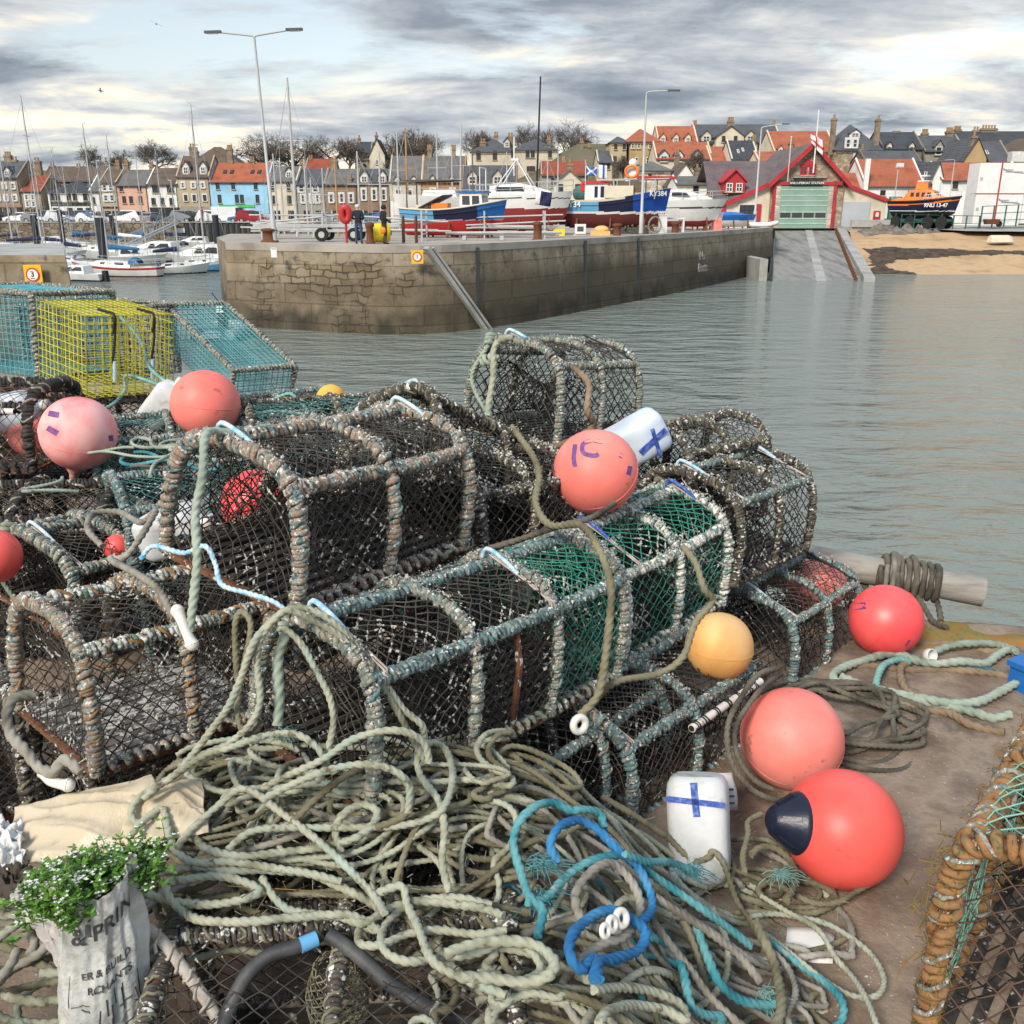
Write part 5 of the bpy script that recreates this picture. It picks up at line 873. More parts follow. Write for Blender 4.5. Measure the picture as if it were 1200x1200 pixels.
def yacht(label, u, v, y, L, yaw, H, hullm=('p_white', 'p_white', 'p_navy'), cover='canvas_navy', hood=None, stripe=None, group='sailing yachts moored in the marina', mast=True, lean=0):
    b = PY(u, v, y); z = WZ; t = thing('sailing_yacht', label, 'yacht', (b[0], y, z), (lean, 0, yaw), group); B = L*.32; F = L*.105
    sheer = lambda s: F*(1.0+.55*s*s-.15*math.sin(s*math.pi)); mats = [hullm[0], stripe or hullm[1], hullm[2]]
    P, half = hull(L, B, sheer, .35, lambda s, zz: 2 if zz < .1 else 1 if zz > sheer(s)*.72 and zz < sheer(s)*.93 else 0, mats, t, tr=.62, flare=.35, rake=.16, deckm='p_white')
    mb = MB(); S = []
    for s, w, h in ((.30, .3, .30), (.34, .31, .36), (.55, .3, .40), (.68, .24, .34), (.76, .17, .12)):
        x = (s-.5)*L; zz = sheer(s); S.append([(x, -w*B, zz-.05), (x, -w*B*.9, zz+h*F*1.3), (x, w*B*.9, zz+h*F*1.3), (x, w*B, zz-.05)])
    loft(mb, S, 0, False, False, True, True); c = mb.build('cabin', M['p_white'], t); mb = MB()
    for sg in (1, -1): mb = MB(); mb.add([((.37-.5)*L, sg*.302*B, sheer(.4)+.2*F), ((.64-.5)*L, sg*.262*B, sheer(.6)+.2*F), ((.63-.5)*L, sg*.256*B, sheer(.6)+.4*F), ((.37-.5)*L, sg*.292*B, sheer(.4)+.44*F)], [[0, 1, 2, 3]], 0, False); mb.build('cabin_window', M['glass'], c)
    mb = MB()
    for s in (.08, .27): x = (s-.5)*L
    bbox(mb, ((.06-.5)*L, -.26*B, sheer(.1)-.02), ((.29-.5)*L, .26*B, sheer(.1)+.03)); mb.build('cockpit', M['p_cream'], t)
    if hood: mb = MB(); S = [[((.24+.08*i/3-.5)*L, .29*B*math.cos(a), sheer(.3)+F*.3+(.55+.15*math.sin(i))*F*math.sin(a)) for a in np.linspace(0, math.pi, 10)] for i in range(4)]; loft(mb, S, 0); mb.build('sprayhood', M[hood], t)
    if mast: rig(t, .08*L, H, sheer(.55)+F*.4, L, B, .055 if H < 11 else .075, cover=cover)
    rails(t, P, .6, 5, .0, 'galv', .016)
    return t
Y = yacht
Y('white yacht with a dark red stripe moored broadside at the front', 138, 322, 79, 7.6, 172, 7.6, hullm=('p_white', 'p_white', 'p_maroon'), stripe='p_red', cover='canvas_blue', hood='canvas_blue')
Y('short white yacht with a navy spray hood behind the red striped yacht', 205, 320, 82, 5.6, 20, 6.5, hood='canvas_navy', cover='canvas_navy')
Y('bright blue hulled yacht with the tallest white mast', 236, 317, 86, 6.2, -14, 12.6, hullm=('p_light_blue', 'p_white', 'p_navy'), hood=None, cover=None)
Y('white yacht with a navy canopy left of the dark mooring pile', 84, 318, 90, 6.5, 150, 9.2, hood='canvas_navy')
Y('white yacht with a long navy boom cover and tall mast at far left', 44, 312, 93, 9.0, 8, 13.6, hood='canvas_navy')
Y('white yacht with a slim mast lying second from the far left', 62, 308, 101, 7.0, 165, 8.6, hood=None)
Y('white yacht with a blue sail bundle behind the dark pile', 124, 306, 106, 8.2, 172, 12.3, cover='canvas_blue')
Y('white yacht behind the dark pile with twin spreaders', 110, 304, 112, 8.0, 8, 10.6)
Y('white yacht with a pale boom cover beside the boarding ramp', 148, 303, 110, 8.0, 170, 11.6, cover='p_white')
Y('white yacht before the pink house with a blue boom cover', 166, 301, 115, 7.6, 10, 10.8, cover='canvas_blue')
Y('white yacht moored under the white and black shop house', 201, 300, 116, 7.6, 174, 10.6, hood='canvas_navy')
Y('little white yacht in the rear marina row before the stone tenement', 20, 300, 120, 6.6, 6, 8.2, cover='canvas_navy')
Y('white yacht in the rear row below the half timbered inn', 92, 297, 124, 7.2, 175, 9.2, cover='canvas_blue')
Y('dark hulled yacht with a thin black mast at far left', 24, 305, 104, 7.0, 172, 12.2, hullm=('p_navy', 'p_white', 'p_black'), cover=None)
def cruiser(label, u, v, y, L, yaw, hm='p_white'):
    b = PY(u, v, y); t = thing('motor_boat', label, 'motor boat', (b[0], y, WZ), (0, 0, yaw), 'motor boats in the marina'); B = L*.34; sheer = lambda s: L*.12*(1+.35*s*s)
    P, h = hull(L, B, sheer, .3, lambda s, z: 1 if z < .12 else 0, [hm, 'p_navy'], t, tr=.85, rake=.2, deckm='p_white'); F = L*.12
    mb = MB(); S = [[((s-.5)*L, -w*B, sheer(s)-.03), ((s+d-.5)*L, -w*B*.85, sheer(s)+hh*F), ((s+d-.5)*L, w*B*.85, sheer(s)+hh*F), ((s-.5)*L, w*B, sheer(s)-.03)] for s, w, hh, d in ((.28, .38, 1.0, .02), (.5, .38, 1.05, 0), (.66, .33, .95, -.08), (.86, .16, .12, 0))]; loft(mb, S, 0, False, False, True, True); c = mb.build('cabin', M['p_white'], t)
    for sg in (1, -1):
        mb = MB(); mb.add([((.32-.5)*L, sg*.376*B, sheer(.4)+.35*F), ((.62-.5)*L, sg*.358*B, sheer(.5)+.32*F), ((.57-.5)*L, sg*.325*B, sheer(.5)+.82*F), ((.33-.5)*L, sg*.34*B, sheer(.4)+.85*F)], [[0, 1, 2, 3]], 0, False); mb.build('cabin_window', M['glass'], c)
    rails(t, P, .55, 5, .5)
    mb = MB(); box(mb, (-L*.53, 0, .35), (.4, .4, .9), 0, 0, .8); mb.build('outboard', M['p_black'], t); return t
cruiser('white cabin cruiser partly hidden by the left end of the pier', 248, 312, 88, 8.5, 160)
cruiser('small white motor boat tied beside the harbour arm', 92, 327, 74, 4.6, 165)
cruiser('white cabin cruiser in the middle of the marina', 190, 306, 100, 8.0, 170)
cruiser('white wheelhouse boat behind the red striped yacht', 158, 309, 96, 6.0, 10)
cruiser('white motor boat at the far left edge of the marina', 6, 310, 95, 8, 20)
cruiser('small white launch at the foot of the sheet piling', 232, 284, 134, 6, 178)
cruiser('little white boat right under the stone sea wall', 66, 294, 130, 6.5, 4)
for i, (u, v, y, vt, w, lab) in enumerate(((122, 300, 88, 255, .42, 'stout dark mooring pile among the white yachts'), (75, 288, 124, 246, .3, 'slim dark mooring pile near the inn'), (44, 288, 120, 252, .38, 'thick dark mooring pile at the left'), (134, 285, 128, 252, .3, 'slim dark mooring pile before the pink house'), (255, 286, 126, 252, .4, 'black mooring pile before the sheet piling'))):
    b = PY(u, v, y); t = thing('mooring_pile', lab, 'pile', (b[0], y, WZ-1), group='mooring piles in the marina'); mb = MB(); H = PY(u, vt, y)[2]-WZ+1; tube(mb, [(0, 0, 0), (0, 0, H)], w/1.0, 10); mb.build('shaft', M['pile_dark'], t); mb = MB(); tube(mb, [(0, 0, H), (0, 0, H+.12)], [w*1.05, w*.4], 10); mb.build('cap', M['p_grey'], t)
t = thing('pontoon', 'long low floating pontoon lying among the moored yachts', 'pontoon', (-38, 98, WZ)); mb = MB(); box(mb, (0, 0, .2), (50, 1.6, .4)); box(mb, (4, 18, .2), (46, 1.6, .4)); box(mb, (22, 9, .2), (1.6, 17, .4)); mb.build('deck', M['timber'], t)
t = thing('boarding_ramp', 'sloping grey boarding ramp leading down to the marina', 'gangway', (0, 0, 0)); a, c = PY(150, 287, 128), PY(205, 262, 136.9); mb = MB()
for s in (-.7, .7): bar(mb, a+[0, s, 0], c+[0, s, 0], .1, .16); bar(mb, a+[0, s, 1.1], c+[0, s, 1.1], .1, .12)
for i in range(15):
    q = a+(c-a)*i/14
    for s in (-.7, .7): bar(mb, q+[0, s, 0], q+[0.01, s, 1.1], .07)
bar(mb, a+[0, 0, 0], c, 1.4, .08); mb.build('truss', M['p_grey'], t)
t = thing('notice', 'white notice plate on the stone wall below the tall stone house', 'sign', PY(212, 270, 137.2)); mb = MB(); box(mb, (0, -.05, 0), (1.1, .06, .6)); box(mb, (0, 0, -.5), (.08, .05, 1.2), 1); mb.build('plate', [M['p_white'], M['p_grey']], t)
# ------------------------------------------------------------------ boats on the hard standing
def onhard(name, label, cat, uc, v, y, yaw, group='boats standing ashore on the pier'):
    b = PY(uc, v, y); z = yardz(y); return thing(name, label, cat, (b[0], y, z), (0, 0, yaw), group), kscale(np.array([b[0], y, z]))
def cradle(par, L, B, kz, n=3):
    for i in range(n):
        mb = MB(); x = L*(-.3+.6*i/(n-1)); box(mb, (x, 0, (kz-.1)/2), (.35, .5, max(kz-.1, .1)))
        for s in (-1, 1): bar(mb, (x, s*B*.62, 0), (x, s*B*.33, kz+.65), .1)
        mb.build('cradle', M['rust_plain'], par)
# blue creel boat
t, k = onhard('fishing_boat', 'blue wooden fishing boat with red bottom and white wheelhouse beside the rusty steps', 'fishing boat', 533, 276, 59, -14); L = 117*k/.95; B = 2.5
off = bpy.data.objects.new('hull_stand', None); kz = .35; WLZ = 1.02
sh = lambda s: .62+.20*(1-s)**2+1.12*max(0, s-.25)**1.7
T2 = bpy.data.objects.new
def mf(s, z): return 0 if z < .12 else 1 if z < .17 else (2 if s < .36 else 3 if s < .76 else 4)  # hull colour by length: light blue aft, navy amidships, bright blue bow
class Off: pass
def shift(par, z):
    for o in [x for x in bpy.data.objects if x.parent == par]: o.location.z += z
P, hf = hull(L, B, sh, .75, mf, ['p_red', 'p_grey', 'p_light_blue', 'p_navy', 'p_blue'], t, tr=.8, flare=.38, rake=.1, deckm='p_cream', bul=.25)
mb = MB(); tube(mb, P[:, -1]*[1, 1.01, 1], .05, 6); tube(mb, P[:, -1]*[1, -1.01, 1], .05, 6); mb.build('rubbing_rail', M['p_cream'], t)
mb = MB(); x = L*.2; prism(mb, [(x-.7, .4), (x+.75, .4), (x+.6, 1.62), (x-.7, 1.66)], 'y', -.72, .72); w = mb.build('wheelhouse', M['p_white'], t); mb = MB()
for s in (-1, 1):
    for a, b_ in ((-.55, -.08), (.05, .5)): mb.add([(x+a, s*.727, 1.0), (x+b_, s*.727, 1.0), (x+b_-.03, s*.727, 1.5), (x+a, s*.727, 1.5)], [[0, 1, 2, 3]], 0, False)
mb.add([(x+.69, -.6, 1.0), (x+.69, .6, 1.0), (x+.63, .58, 1.5), (x+.63, -.58, 1.5)], [[0, 1, 2, 3]], 0, False); mb.build('wheelhouse_window', M['glass'], w); mb = MB(); box(mb, (x-.05, 0, 1.71), (1.7, 1.65, .09)); mb.build('wheelhouse_roof', M['p_blue'], w)
mb = MB(); tube(mb, [(x-.1, 0, 1.7), (x-.1, 0, 4.6)], .035, 6); tube(mb, [(-L*.42, -.9, .6), (-L*.42, -.9, 2.3), (-L*.05, -.9, 2.35)], .05, 6); tube(mb, [(-L*.42, .9, .6), (-L*.42, .9, 2.3), (-L*.05, .9, 2.35)], .05, 6); box(mb, (-L*.22, 0, 2.38), (L*.5, 1.9, .06)); mb.build('canopy_frame', M['timber'], t)
mb = MB(); V = [(-L*.3, -1.1, .75), (-L*.06, -1.1, 1.45), (-L*.06, .9, 1.5), (-L*.3, .9, .8)]; mb.add([(a, b_, c+d) for d in (0, .1) for a, b_, c in V], BOXF, 0, False); mb.build('tarpaulin', M['p_black'], t)
mb = MB(); box(mb, (-L*.1, -.6, .85), (1.0, .7, .5), 0); box(mb, (-L*.28, -.2, .8), (.8, 1.2, .4), 1); mb.build('deck_box', [M['p_orange'], M['p_cream']], t); shift(t, .86); cradle(t, L, B, .35)
# white motor yacht behind
t, k = onhard('motor_boat', 'white motor boat with dark red bottom propped behind the blue fishing boat', 'motor boat', 611, 271, 66, -10); L, B = 6.6, 2.6; sh = lambda s: .95+.3*s*s
P, hf = hull(L, B, sh, 1.25, lambda s, z: 0 if z < .15 else 1 if z < .75 or z > .82 else 2, ['p_antifoul', 'p_white', 'p_dgrey'], t, tr=.85, flare=.3, rake=.14, deckm='p_white'); rails(t, P, .7, 8, .0)
mb = MB(); S = [[((s-.5)*L, -w_*B, sh(s)-.05), ((s-.5)*L, -w_*B*.85, sh(s)+h), ((s-.5)*L, w_*B*.85, sh(s)+h), ((s-.5)*L, w_*B, sh(s)-.05)] for s, w_, h in ((.2, .34, .6), (.5, .34, .7), (.62, .3, .5), (.8, .2, .08))]; loft(mb, S, 0, False, False, True, True); c = mb.build('cabin', M['p_white'], t); mb = MB()
for s in (-1, 1): mb.add([(-.24*L, s*.33*B, sh(.4)+.22), (.05*L, s*.327*B, sh(.4)+.22), (.03*L, s*.312*B, sh(.4)+.5), (-.24*L, s*.312*B, sh(.4)+.5)], [[0, 1, 2, 3]], 0, False)
mb.build('cabin_window', M['glass'], c); mb = MB(); tube(mb, [(-.5, 0, 2.2), (-.5, 0, 4.6)], .05, 6)
for a, b_ in (((-1.6, -.9, 1.4), (-.3, -.2, 3.2)), ((-1.6, .9, 1.4), (-.3, .2, 3.2)), ((.9, -.9, 1.4), (-.3, -.2, 3.2)), ((.9, .9, 1.4), (-.3, .2, 3.2)), ((-2.6, -1, 1.3), (-2.6, -1, 2.7)), ((-2.6, 1, 1.3), (-2.6, 1, 2.7)), ((-2.6, -1, 2.7), (-2.6, 1, 2.7))): tube(mb, [a, b_], .035, 6)
box(mb, (-.4, 0, 3.2), (.5, .5, .12)); mb.build('radar_arch', M['p_white'], t); mb = MB(); tube(mb, [(.95, .4, 1.4), (1.15, .4, 8.2)], [.07, .05], 8); mb.build('mast', M['p_black'], t); shift(t, 1.55); cradle(t, L, B, .45)
p = PY(629, 226, 63); fl = thing('flag', 'navy and white flag draped over the white motor boat rail', 'flag', p); mb = MB(); loft(mb, [[(i*.14-.02*j, .06*math.sin(i*1.3+j), -.14*j+.3*(1-i/7.)*.5) for i in range(8)] for j in range(7)]); o = mb.build('cloth', [M['canvas_navy'], M['flag_white']], fl); o.modifiers.new('thick', 'SOLIDIFY').thickness = .02
for pl in o.data.polygons: pl.material_index = 1 if pl.index % 7 < 2 else 0
# small white sailing boat behind the blue boat
t, k = onhard('sailing_boat', 'cream sailing dinghy hull propped up behind the blue fishing boat', 'sailing boat', 512, 268, 72, 175); L, B = 6.2, 2.0; sh = lambda s: .75+.3*s*s
P, hf = hull(L, B, sh, .5, lambda s, z: 0, ['p_white'], t, tr=.6, deckm='p_white'); mb = MB(); box(mb, (-.3, 0, 1.0), (2.6, 1.3, .5), 0, 0, .85); mb.build('cabin', M['p_white'], t); rails(t, P, .5, 5, 0); shift(t, 1.75); cradle(t, L, B, 1.1)
# large blue fishing boat
t, k = onhard('fishing_boat', 'long blue and maroon fishing boat with number on the bow', 'fishing boat', 717, 270, 66.5, -12); L = 124*k/.96; B = 2.9
sh = lambda s: .95+.95*max(0, s-.35)**1.5*1.5; P, hf = hull(L, B, sh, .85, lambda s, z: 0 if z < .05 else 1 if z < .2 else 5 if s < .09 else 2 if s < .4 and z < sh(s)-.16 else 5 if s < .62 and z > sh(s)-.16 else 3 if s < .70 else 4, ['p_maroon', 'p_white', 'p_light_blue', 'p_navy', 'p_royal', 'p_cream'], t, tr=.8, flare=.36, rake=.1, deckm='p_cream', bul=.3)
for s, tx, sz in ((.16, 'KY34', .5), (.855, 'KY384', .44)):
    h = hf(s); y0 = -h-.05; ang = 0 if s < .5 else math.atan2(hf(.80)-hf(.9), .1*L); lettering(tx, sz, M['p_white'], t, Matrix.Translation(((s-.5)*L+(.42 if s > .5 else 0), -hf(s)-.06, .66 if s < .5 else 1.32)) @ Matrix.Rotation(ang, 4, 'Z') @ Matrix.Rotation(rad(90), 4, 'X'), .015, .006, 'registration')
mb = MB(); x = -L*.14; prism(mb, [(x-.75, .6), (x+.8, .6), (x+.75, 1.95), (x-.75, 1.95)], 'y', -.8, .8); w = mb.build('wheelhouse', M['p_white'], t); mb = MB()
for a, b_ in ((-.1, .12), (.3, .6)): mb.add([(x+a, -.806, 1.1), (x+b_, -.806, 1.1), (x+b_, -.806, 1.8), (x+a, -.806, 1.8)], [[0, 1, 2, 3]], 0, False)
mb.build('wheelhouse_window', M['canvas_navy'], w); mb = MB(); box(mb, (x, 0, 2.04), (1.75, 1.8, .18)); box(mb, (x-.9, -.3, 1.75), (.3, 1.1, .5)); mb.build('wheelhouse_roof', M['p_red'], w)
mb = MB()
for a, b_ in (((-.3, -1.1, 2.2), (L*.5, -.9, 2.25)), ((-.3, 1.1, 2.2), (L*.5, .9, 2.25)), ((x+.3, -1, 2.2), (-.3, -1.1, 2.2))): tube(mb, [a, b_], .045, 6)
for q in (.02, .16, .28, .38):
    for s in (-1, 1): tube(mb, [(q*L, s*1.05, 1.0), (q*L, s*1.05, 2.2)], .045, 6)
mb.build('awning_frame', M['galv'], t); mb = MB(); V = [(L*.22, -1.1, 2.27), (L*.55, -.8, 2.23), (L*.55, .8, 2.23), (L*.22, 1.1, 2.27)]; mb.add([(a, b_, c+d) for d in (0, .16) for a, b_, c in V], BOXF, 0, False); mb.build('awning', M['p_red'], t)
mb = MB(); box(mb, (.5, -.4, 1.45), (1.9, 1.6, .75)); mb.build('hatch_box', M['p_cream'], t); mb = MB(); box(mb, (L*.17, -.95, 1.75), (1.5, .08, .7)); mb.build('wooden_panel', M['timber'], t)
mb = MB(); th = np.linspace(0, 2*math.pi, 25); tube(mb, [(x+2.3+.4*math.cos(a), -.75, 2.7+.36*math.sin(a)) for a in th], .09, 8, 0, False); mb.build('lifebelt', M['p_orange'], t); mb = MB(); box(mb, (x+2.3, 0, 2.55), (.8, 1.0, .9)); ball(mb, (x+2.3, 0, 3.25), .28); mb.build('radar_housing', M['p_white'], t); mb = MB(); ball(mb, (-L*.28, -.3, 1.35), .6, 0, 12, (1, 1, .9)); mb.build('green_net_pile', M['net_teal'], t); shift(t, 1.3); cradle(t, L, B, .42)
def flag(label, u, v, y, cols, w, h): 
    p = PY(u, v, y); f = thing('flag', label, 'flag', p, group=None); mb = MB(); n = 10; loft(mb, [[(w*i/n-w/2, .12*w*math.sin(i*.9), h/2-h*j/8-.1*w*(i/n)) for i in range(n+1)] for j in range(9)]); o = mb.build('cloth', [M[c] for c in cols], f); o.modifiers.new('thick', 'SOLIDIFY').thickness = .015
    for pl in o.data.polygons:
        i, j = pl.index % n, pl.index//n; a, b_ = (i+.5)/n, (j+.5)/8; pl.material_index = (1 if min(abs(a-b_), abs(a-1+b_)) < .12 else 0) if len(cols) == 2 else (1 if .45 < a < .75 else 0)
    mb = MB(); tube(mb, [(-w/2, 0, -h*1.6), (-w/2, 0, h*.6)], .025, 6); mb.build('staff', M['p_white'], f)
flag('blue flag with a white diagonal cross above the blue fishing boat', 693, 200, 66, ('flag_blue', 'flag_white'), .75, .55)
flag('white flag with one royal blue band beside the diagonal cross flag', 706, 201, 66.2, ('flag_white', 'flag_blue', 'flag_white'), .6, .85)
# white powerboat and covered dinghies further right
t, k = onhard('motor_boat', 'white streamlined powerboat ashore right of the long blue fishing boat', 'motor boat', 795, 268, 74, -6); L, B = 6.6, 2.5; sh = lambda s: 1.05+.2*s
P, hf = hull(L, B, sh, .75, lambda s, z: 2 if z < -.3 else 1 if .55 < z < .66 else 0, ['p_white', 'p_dgrey', 'p_antifoul'], t, tr=.9, flare=.4, rake=.2, deckm='p_white'); mb = MB(); S = [[((s-.5)*L, -w_*B, sh(s)-.05), ((s-.5)*L, -w_*B*.8, sh(s)+h), ((s-.5)*L, w_*B*.8, sh(s)+h), ((s-.5)*L, w_*B, sh(s)-.05)] for s, w_, h in ((.12, .42, .5), (.4, .42, .75), (.6, .36, .6), (.85, .2, .08))]; loft(mb, S, 0, False, False, True, True); c = mb.build('cabin', M['p_white'], t); mb = MB(); mb.add([(-.1*L, -.405*B, 1.4), (.1*L, -.38*B, 1.4), (.06*L, -.35*B, 1.65), (-.1*L, -.37*B, 1.7)], [[0, 1, 2, 3]], 0, False); mb.build('cabin_window', M['glass'], c); rails(t, P, .55, 6, .2); shift(t, 1.2); cradle(t, L, B, .45)
t, k = onhard('motor_boat', 'small white speedboat stern beside the lifeboat house corner', 'motor boat', 822, 266, 80, 10); L, B = 3.6, 1.7; sh = lambda s: .7
P, hf = hull(L, B, sh, .4, lambda s, z: 0, ['p_white'], t, tr=.9, deckm='p_white'); mb = MB(); box(mb, (.1, 0, .9), (1.4, 1.2, .4), 0, 0, .8); mb.build('cabin', M['p_white'], t); mb = MB(); box(mb, (-1.9, 0, .6), (.4, .4, 1.1), 0, 0, .8); mb.build('outboard', M['p_black'], t); shift(t, .8); cradle(t, L, B, .35)
t, k = onhard('dinghy', 'white dinghy under a bright blue cover before the red dormer', 'dinghy', 857, 264, 88, 4); L, B = 4.3, 1.6; sh = lambda s: .5+.12*s
P, hf = hull(L, B, sh, .45, lambda s, z: 1 if z > .1 else 0, ['p_white', 'p_blue'], t, tr=.75, deckm='p_blue'); mb = MB(); S = [[((s-.5)*L, w_*hf(s)*.98, sh(s)+.28*math.sin(math.pi*min(s*1.2, 1))*(1-w_*w_)) for w_ in np.linspace(-1, 1, 9)] for s in np.linspace(.02, .97, 12)]; loft(mb, S, 0); mb.build('cover', M['p_blue'], t); shift(t, .75); cradle(t, L, B, .25)
t, k = onhard('inflatable_boat', 'white inflatable boat resting beside the green boat door', 'inflatable boat', 892, 267, 88, -30); mb = MB(); S = [(-1.0, -.5, .5), (.5, -.55, .5), (1.15, -.35, .6), (1.35, 0, .65), (1.15, .35, .6), (.5, .55, .5), (-1.0, .5, .5)]; tube(mb, spline(S, .1), .2, 10); mb.build('tube', M['p_white'], t); mb = MB(); box(mb, (0, 0, .42), (2.0, .8, .08)); mb.build('floor', M['p_grey'], t); mb = MB(); box(mb, (-1.1, 0, .55), (.3, .4, .8), 0, 0, .8); mb.build('outboard', M['canvas_blue'], t); mb = MB(); box(mb, (0, 0, .2), (1.6, .9, .12)); mb.build('trolley', M['rust_plain'], t)
# ------------------------------------------------------------------ lifeboat
def lifeboat():
    y = 101; b = PY(1081, 255, y); k = kscale(b); t = thing('lifeboat', 'orange and navy lifeboat number 13-47 standing on its dark carriage', 'lifeboat', (b[0], y, -.5), (0, 0, -42)); L, B = 9.2, 3.4; sh = lambda s: 1.15+.95*max(0, s-.3)**1.6
    P, hf = hull(L, B, sh, .8, lambda s, z: 0 if z < 0 else 1 if z < .1 else 3 if sh(s)-.42 < z < sh(s)-.27 else 2, ['p_black', 'p_white', 'p_navy', 'p_orange'], t, tr=.85, flare=.34, rake=.12, deckm='p_orange', nq=22, ns=34)
    mb = MB()
    for sg in (1, -1): tube(mb, P[:, -1]*[1, sg*1.02, 1], .12, 8)
    mb.build('fender', M['p_black'], t)
    i = .80; lettering('RNLI 13-47', .62, M['p_white'], t, Matrix.Translation(((.735-.5)*L, -hf(.735)-.13, .72)) @ Matrix.Rotation(math.atan2(hf(.65)-hf(.82), .17*L), 4, 'Z') @ Matrix.Rotation(rad(84), 4, 'X'), .05, .008, 'registration')
    mb = MB(); S = [[((s-.5)*L, -w*B, z0), ((s+d-.5)*L, -w*B*.78, z1), ((s+d-.5)*L, w*B*.78, z1), ((s-.5)*L, w*B, z0)] for s, w, z0, z1, d in ((.04, .40, .95, 1.35, 0), (.22, .41, 1.0, 1.6, 0), (.30, .42, 1.05, 2.45, 0), (.55, .40, 1.1, 2.55, 0), (.66, .36, 1.25, 2.45, -.05), (.72, .33, 1.3, 1.75, 0), (.84, .2, 1.45, 1.65, 0))]; loft(mb, S, 0, False, False, True, True); c = mb.build('superstructure', M['p_orange'], t)
    mb = MB()
    for sg in (-1, 1):
        for a in (.33, .41, .49, .57): mb.add([((a-.5)*L, sg*(.384*B), 1.72), ((a+.055-.5)*L, sg*.380*B, 1.72), ((a+.05-.5)*L, sg*.352*B, 2.2), ((a-.5)*L, sg*.352*B, 2.2)], [[0, 1, 2, 3]], 0, False)
    for a in (-.24, 0.02): mb.add([((.70-.5)*L+.06, a*B, 1.85), ((.70-.5)*L+.06, (a+.22)*B, 1.85), ((.645-.5)*L+.06, (a+.2)*B, 2.35), ((.645-.5)*L+.06, (a+.02)*B, 2.35)], [[0, 1, 2, 3]], 0, False)
    mb.build('cabin_window', M['glass'], c); mb = MB(); box(mb, (-.3, 0, 2.95), (1.7, 1.7, .8), 0, 0, .85); mb.build('upper_bridge', M['p_orange'], c); mb = MB(); box(mb, (-.2, 0, 3.5), (1.5, 1.6, .12)); box(mb, (-.3, 0, 4.1), (.9, 1.3, .16))
    for q in (-.6, .6): tube(mb, [(-.3, q, 3.4), (-.3, q*.6, 4.6)], .05, 6)
    mb.build('radar_mast', M['p_white'], t); mb = MB()
    for yy in (-.72, .1): box(mb, (.52, yy+.3, 3.0), (.06, .5, .45))
    mb.build('bridge_window', M['glass'], c); rails(t, P, .65, 7, .55, 'p_white', .03); shift(t, 1.95); t.scale = (.74, .74, .84)
    mb = MB(); box(mb, (-.5, 0, .95), (8.6, 2.4, .35))
    for x in (-3.2, -1.2, 1.2, 3.0):
        for s in (-1, 1): lathe(mb, [(.25, -.25), (.72, -.25), (.72, .25), (.25, .25)], 20, 1, False, (0, 1, 0), (x, s*1.25, .72))
        for s in (-1, 1): bar(mb, (x, s*1.0, .9), (x, s*1.25, 1.7), .18)
    mb.build('carriage', [M['p_green'], M['tyre']], t)
lifeboat()
# white container store, gate and fences
t = thing('container_stack', 'two white storage containers stacked beside the beach', 'container', PY(1139, 263, 101), (0, 0, 0)); b = PY(1139, 263, 101); k = kscale(b); w = 100*k
for i, (z0, z1) in enumerate(((.1, 2.98), (3.0, 5.9))):
    mb = MB(); bbox(mb, (0, 0, z0), (w, 2.4, z1))
    o = mb.build('container', M['p_white'], t); mb = MB(); zc = (z0+z1)/2
    for u0, u1, dv in ((27, 39, .75), (30, 50, .55)): bbox(mb, (u0*k, -.03, zc+dv), (u1*k, -.004, zc+dv+.12))
    tube(mb, spline([(27*k, -.03, zc+.95), (33*k, -.03, zc+.7), (52*k, -.03, zc+.5)], .1), .05, 5); mb.build('grey_logo', M['p_grey'], o); mb = MB(); bbox(mb, (55*k, -.025, z0+.1), (55.6*k, -.004, z1-.1)); bbox(mb, (71*k, -.025, z0+.1), (71.6*k, -.004, z1-.1)); bbox(mb, (2*k, -.03, zc-.2), (5*k, -.004, zc+.1)); mb.build('door_seam', M['p_grey'], o)
mb = MB(); bbox(mb, (24.5*k, -.06, 0), (26*k, -.004, 5.95)); bbox(mb, (-.2, -.05, 2.94), (w, -.004, 3.02)); mb.build('red_trim', M['trim_red'], t)
def fence(label, pts, h, n, m, r=.035, rails_=2):
    t = tag(bpy.data.objects.new('fence', None), label, 'fence'); COL.objects.link(t); Q = spline(pts, 1.0); L = np.concatenate([[0], np.cumsum(np.linalg.norm(np.diff(Q, axis=0), axis=1))]); s = np.linspace(0, L[-1], n); P = np.stack([np.interp(s, L, Q[:, j]) for j in range(3)], 1)
    for p in P: mb = MB(); tube(mb, [p, p+[0, 0, h]], r*1.5, 6); mb.build('post', M[m], t)
    mb = MB()
    for i in range(rails_): tube(mb, Q+[0, 0, h*(i+1)/rails_-.04], r*.7, 5)
    mb.build('rail', M[m], t); return t
fence('thin dark green railing along the top of the beach', [PY(1055, 269, 99.9), PY(1100, 270, 99.5), PY(1146, 271, 99.2)], 1.5, 7, 'p_green', .045)
fence('dark green mesh fence before the white containers', [PY(1148, 267, 99.6), PY(1200, 265, 99), PY(1230, 264, 99)], 2.1, 7, 'p_green', .045, 3)
t = thing('gate', 'dark green mesh gate between the garage wing and the lifeboat', 'gate', PY(1039, 265, 102.5)); mb = MB(); bar(mb, (0, 0, 0), (0, 0, 2.9), .12); bar(mb, (1.2, 0, 0), (1.2, 0, 2.9), .12); bar(mb, (0, 0, 2.85), (1.2, 0, 2.85), .1); mb.build('gate_frame', M['p_green'], t); mb = MB(); box(mb, (.6, .02, 1.45), (1.05, .03, 2.6)); mb.build('mesh_panel', M['net_teal'], t)
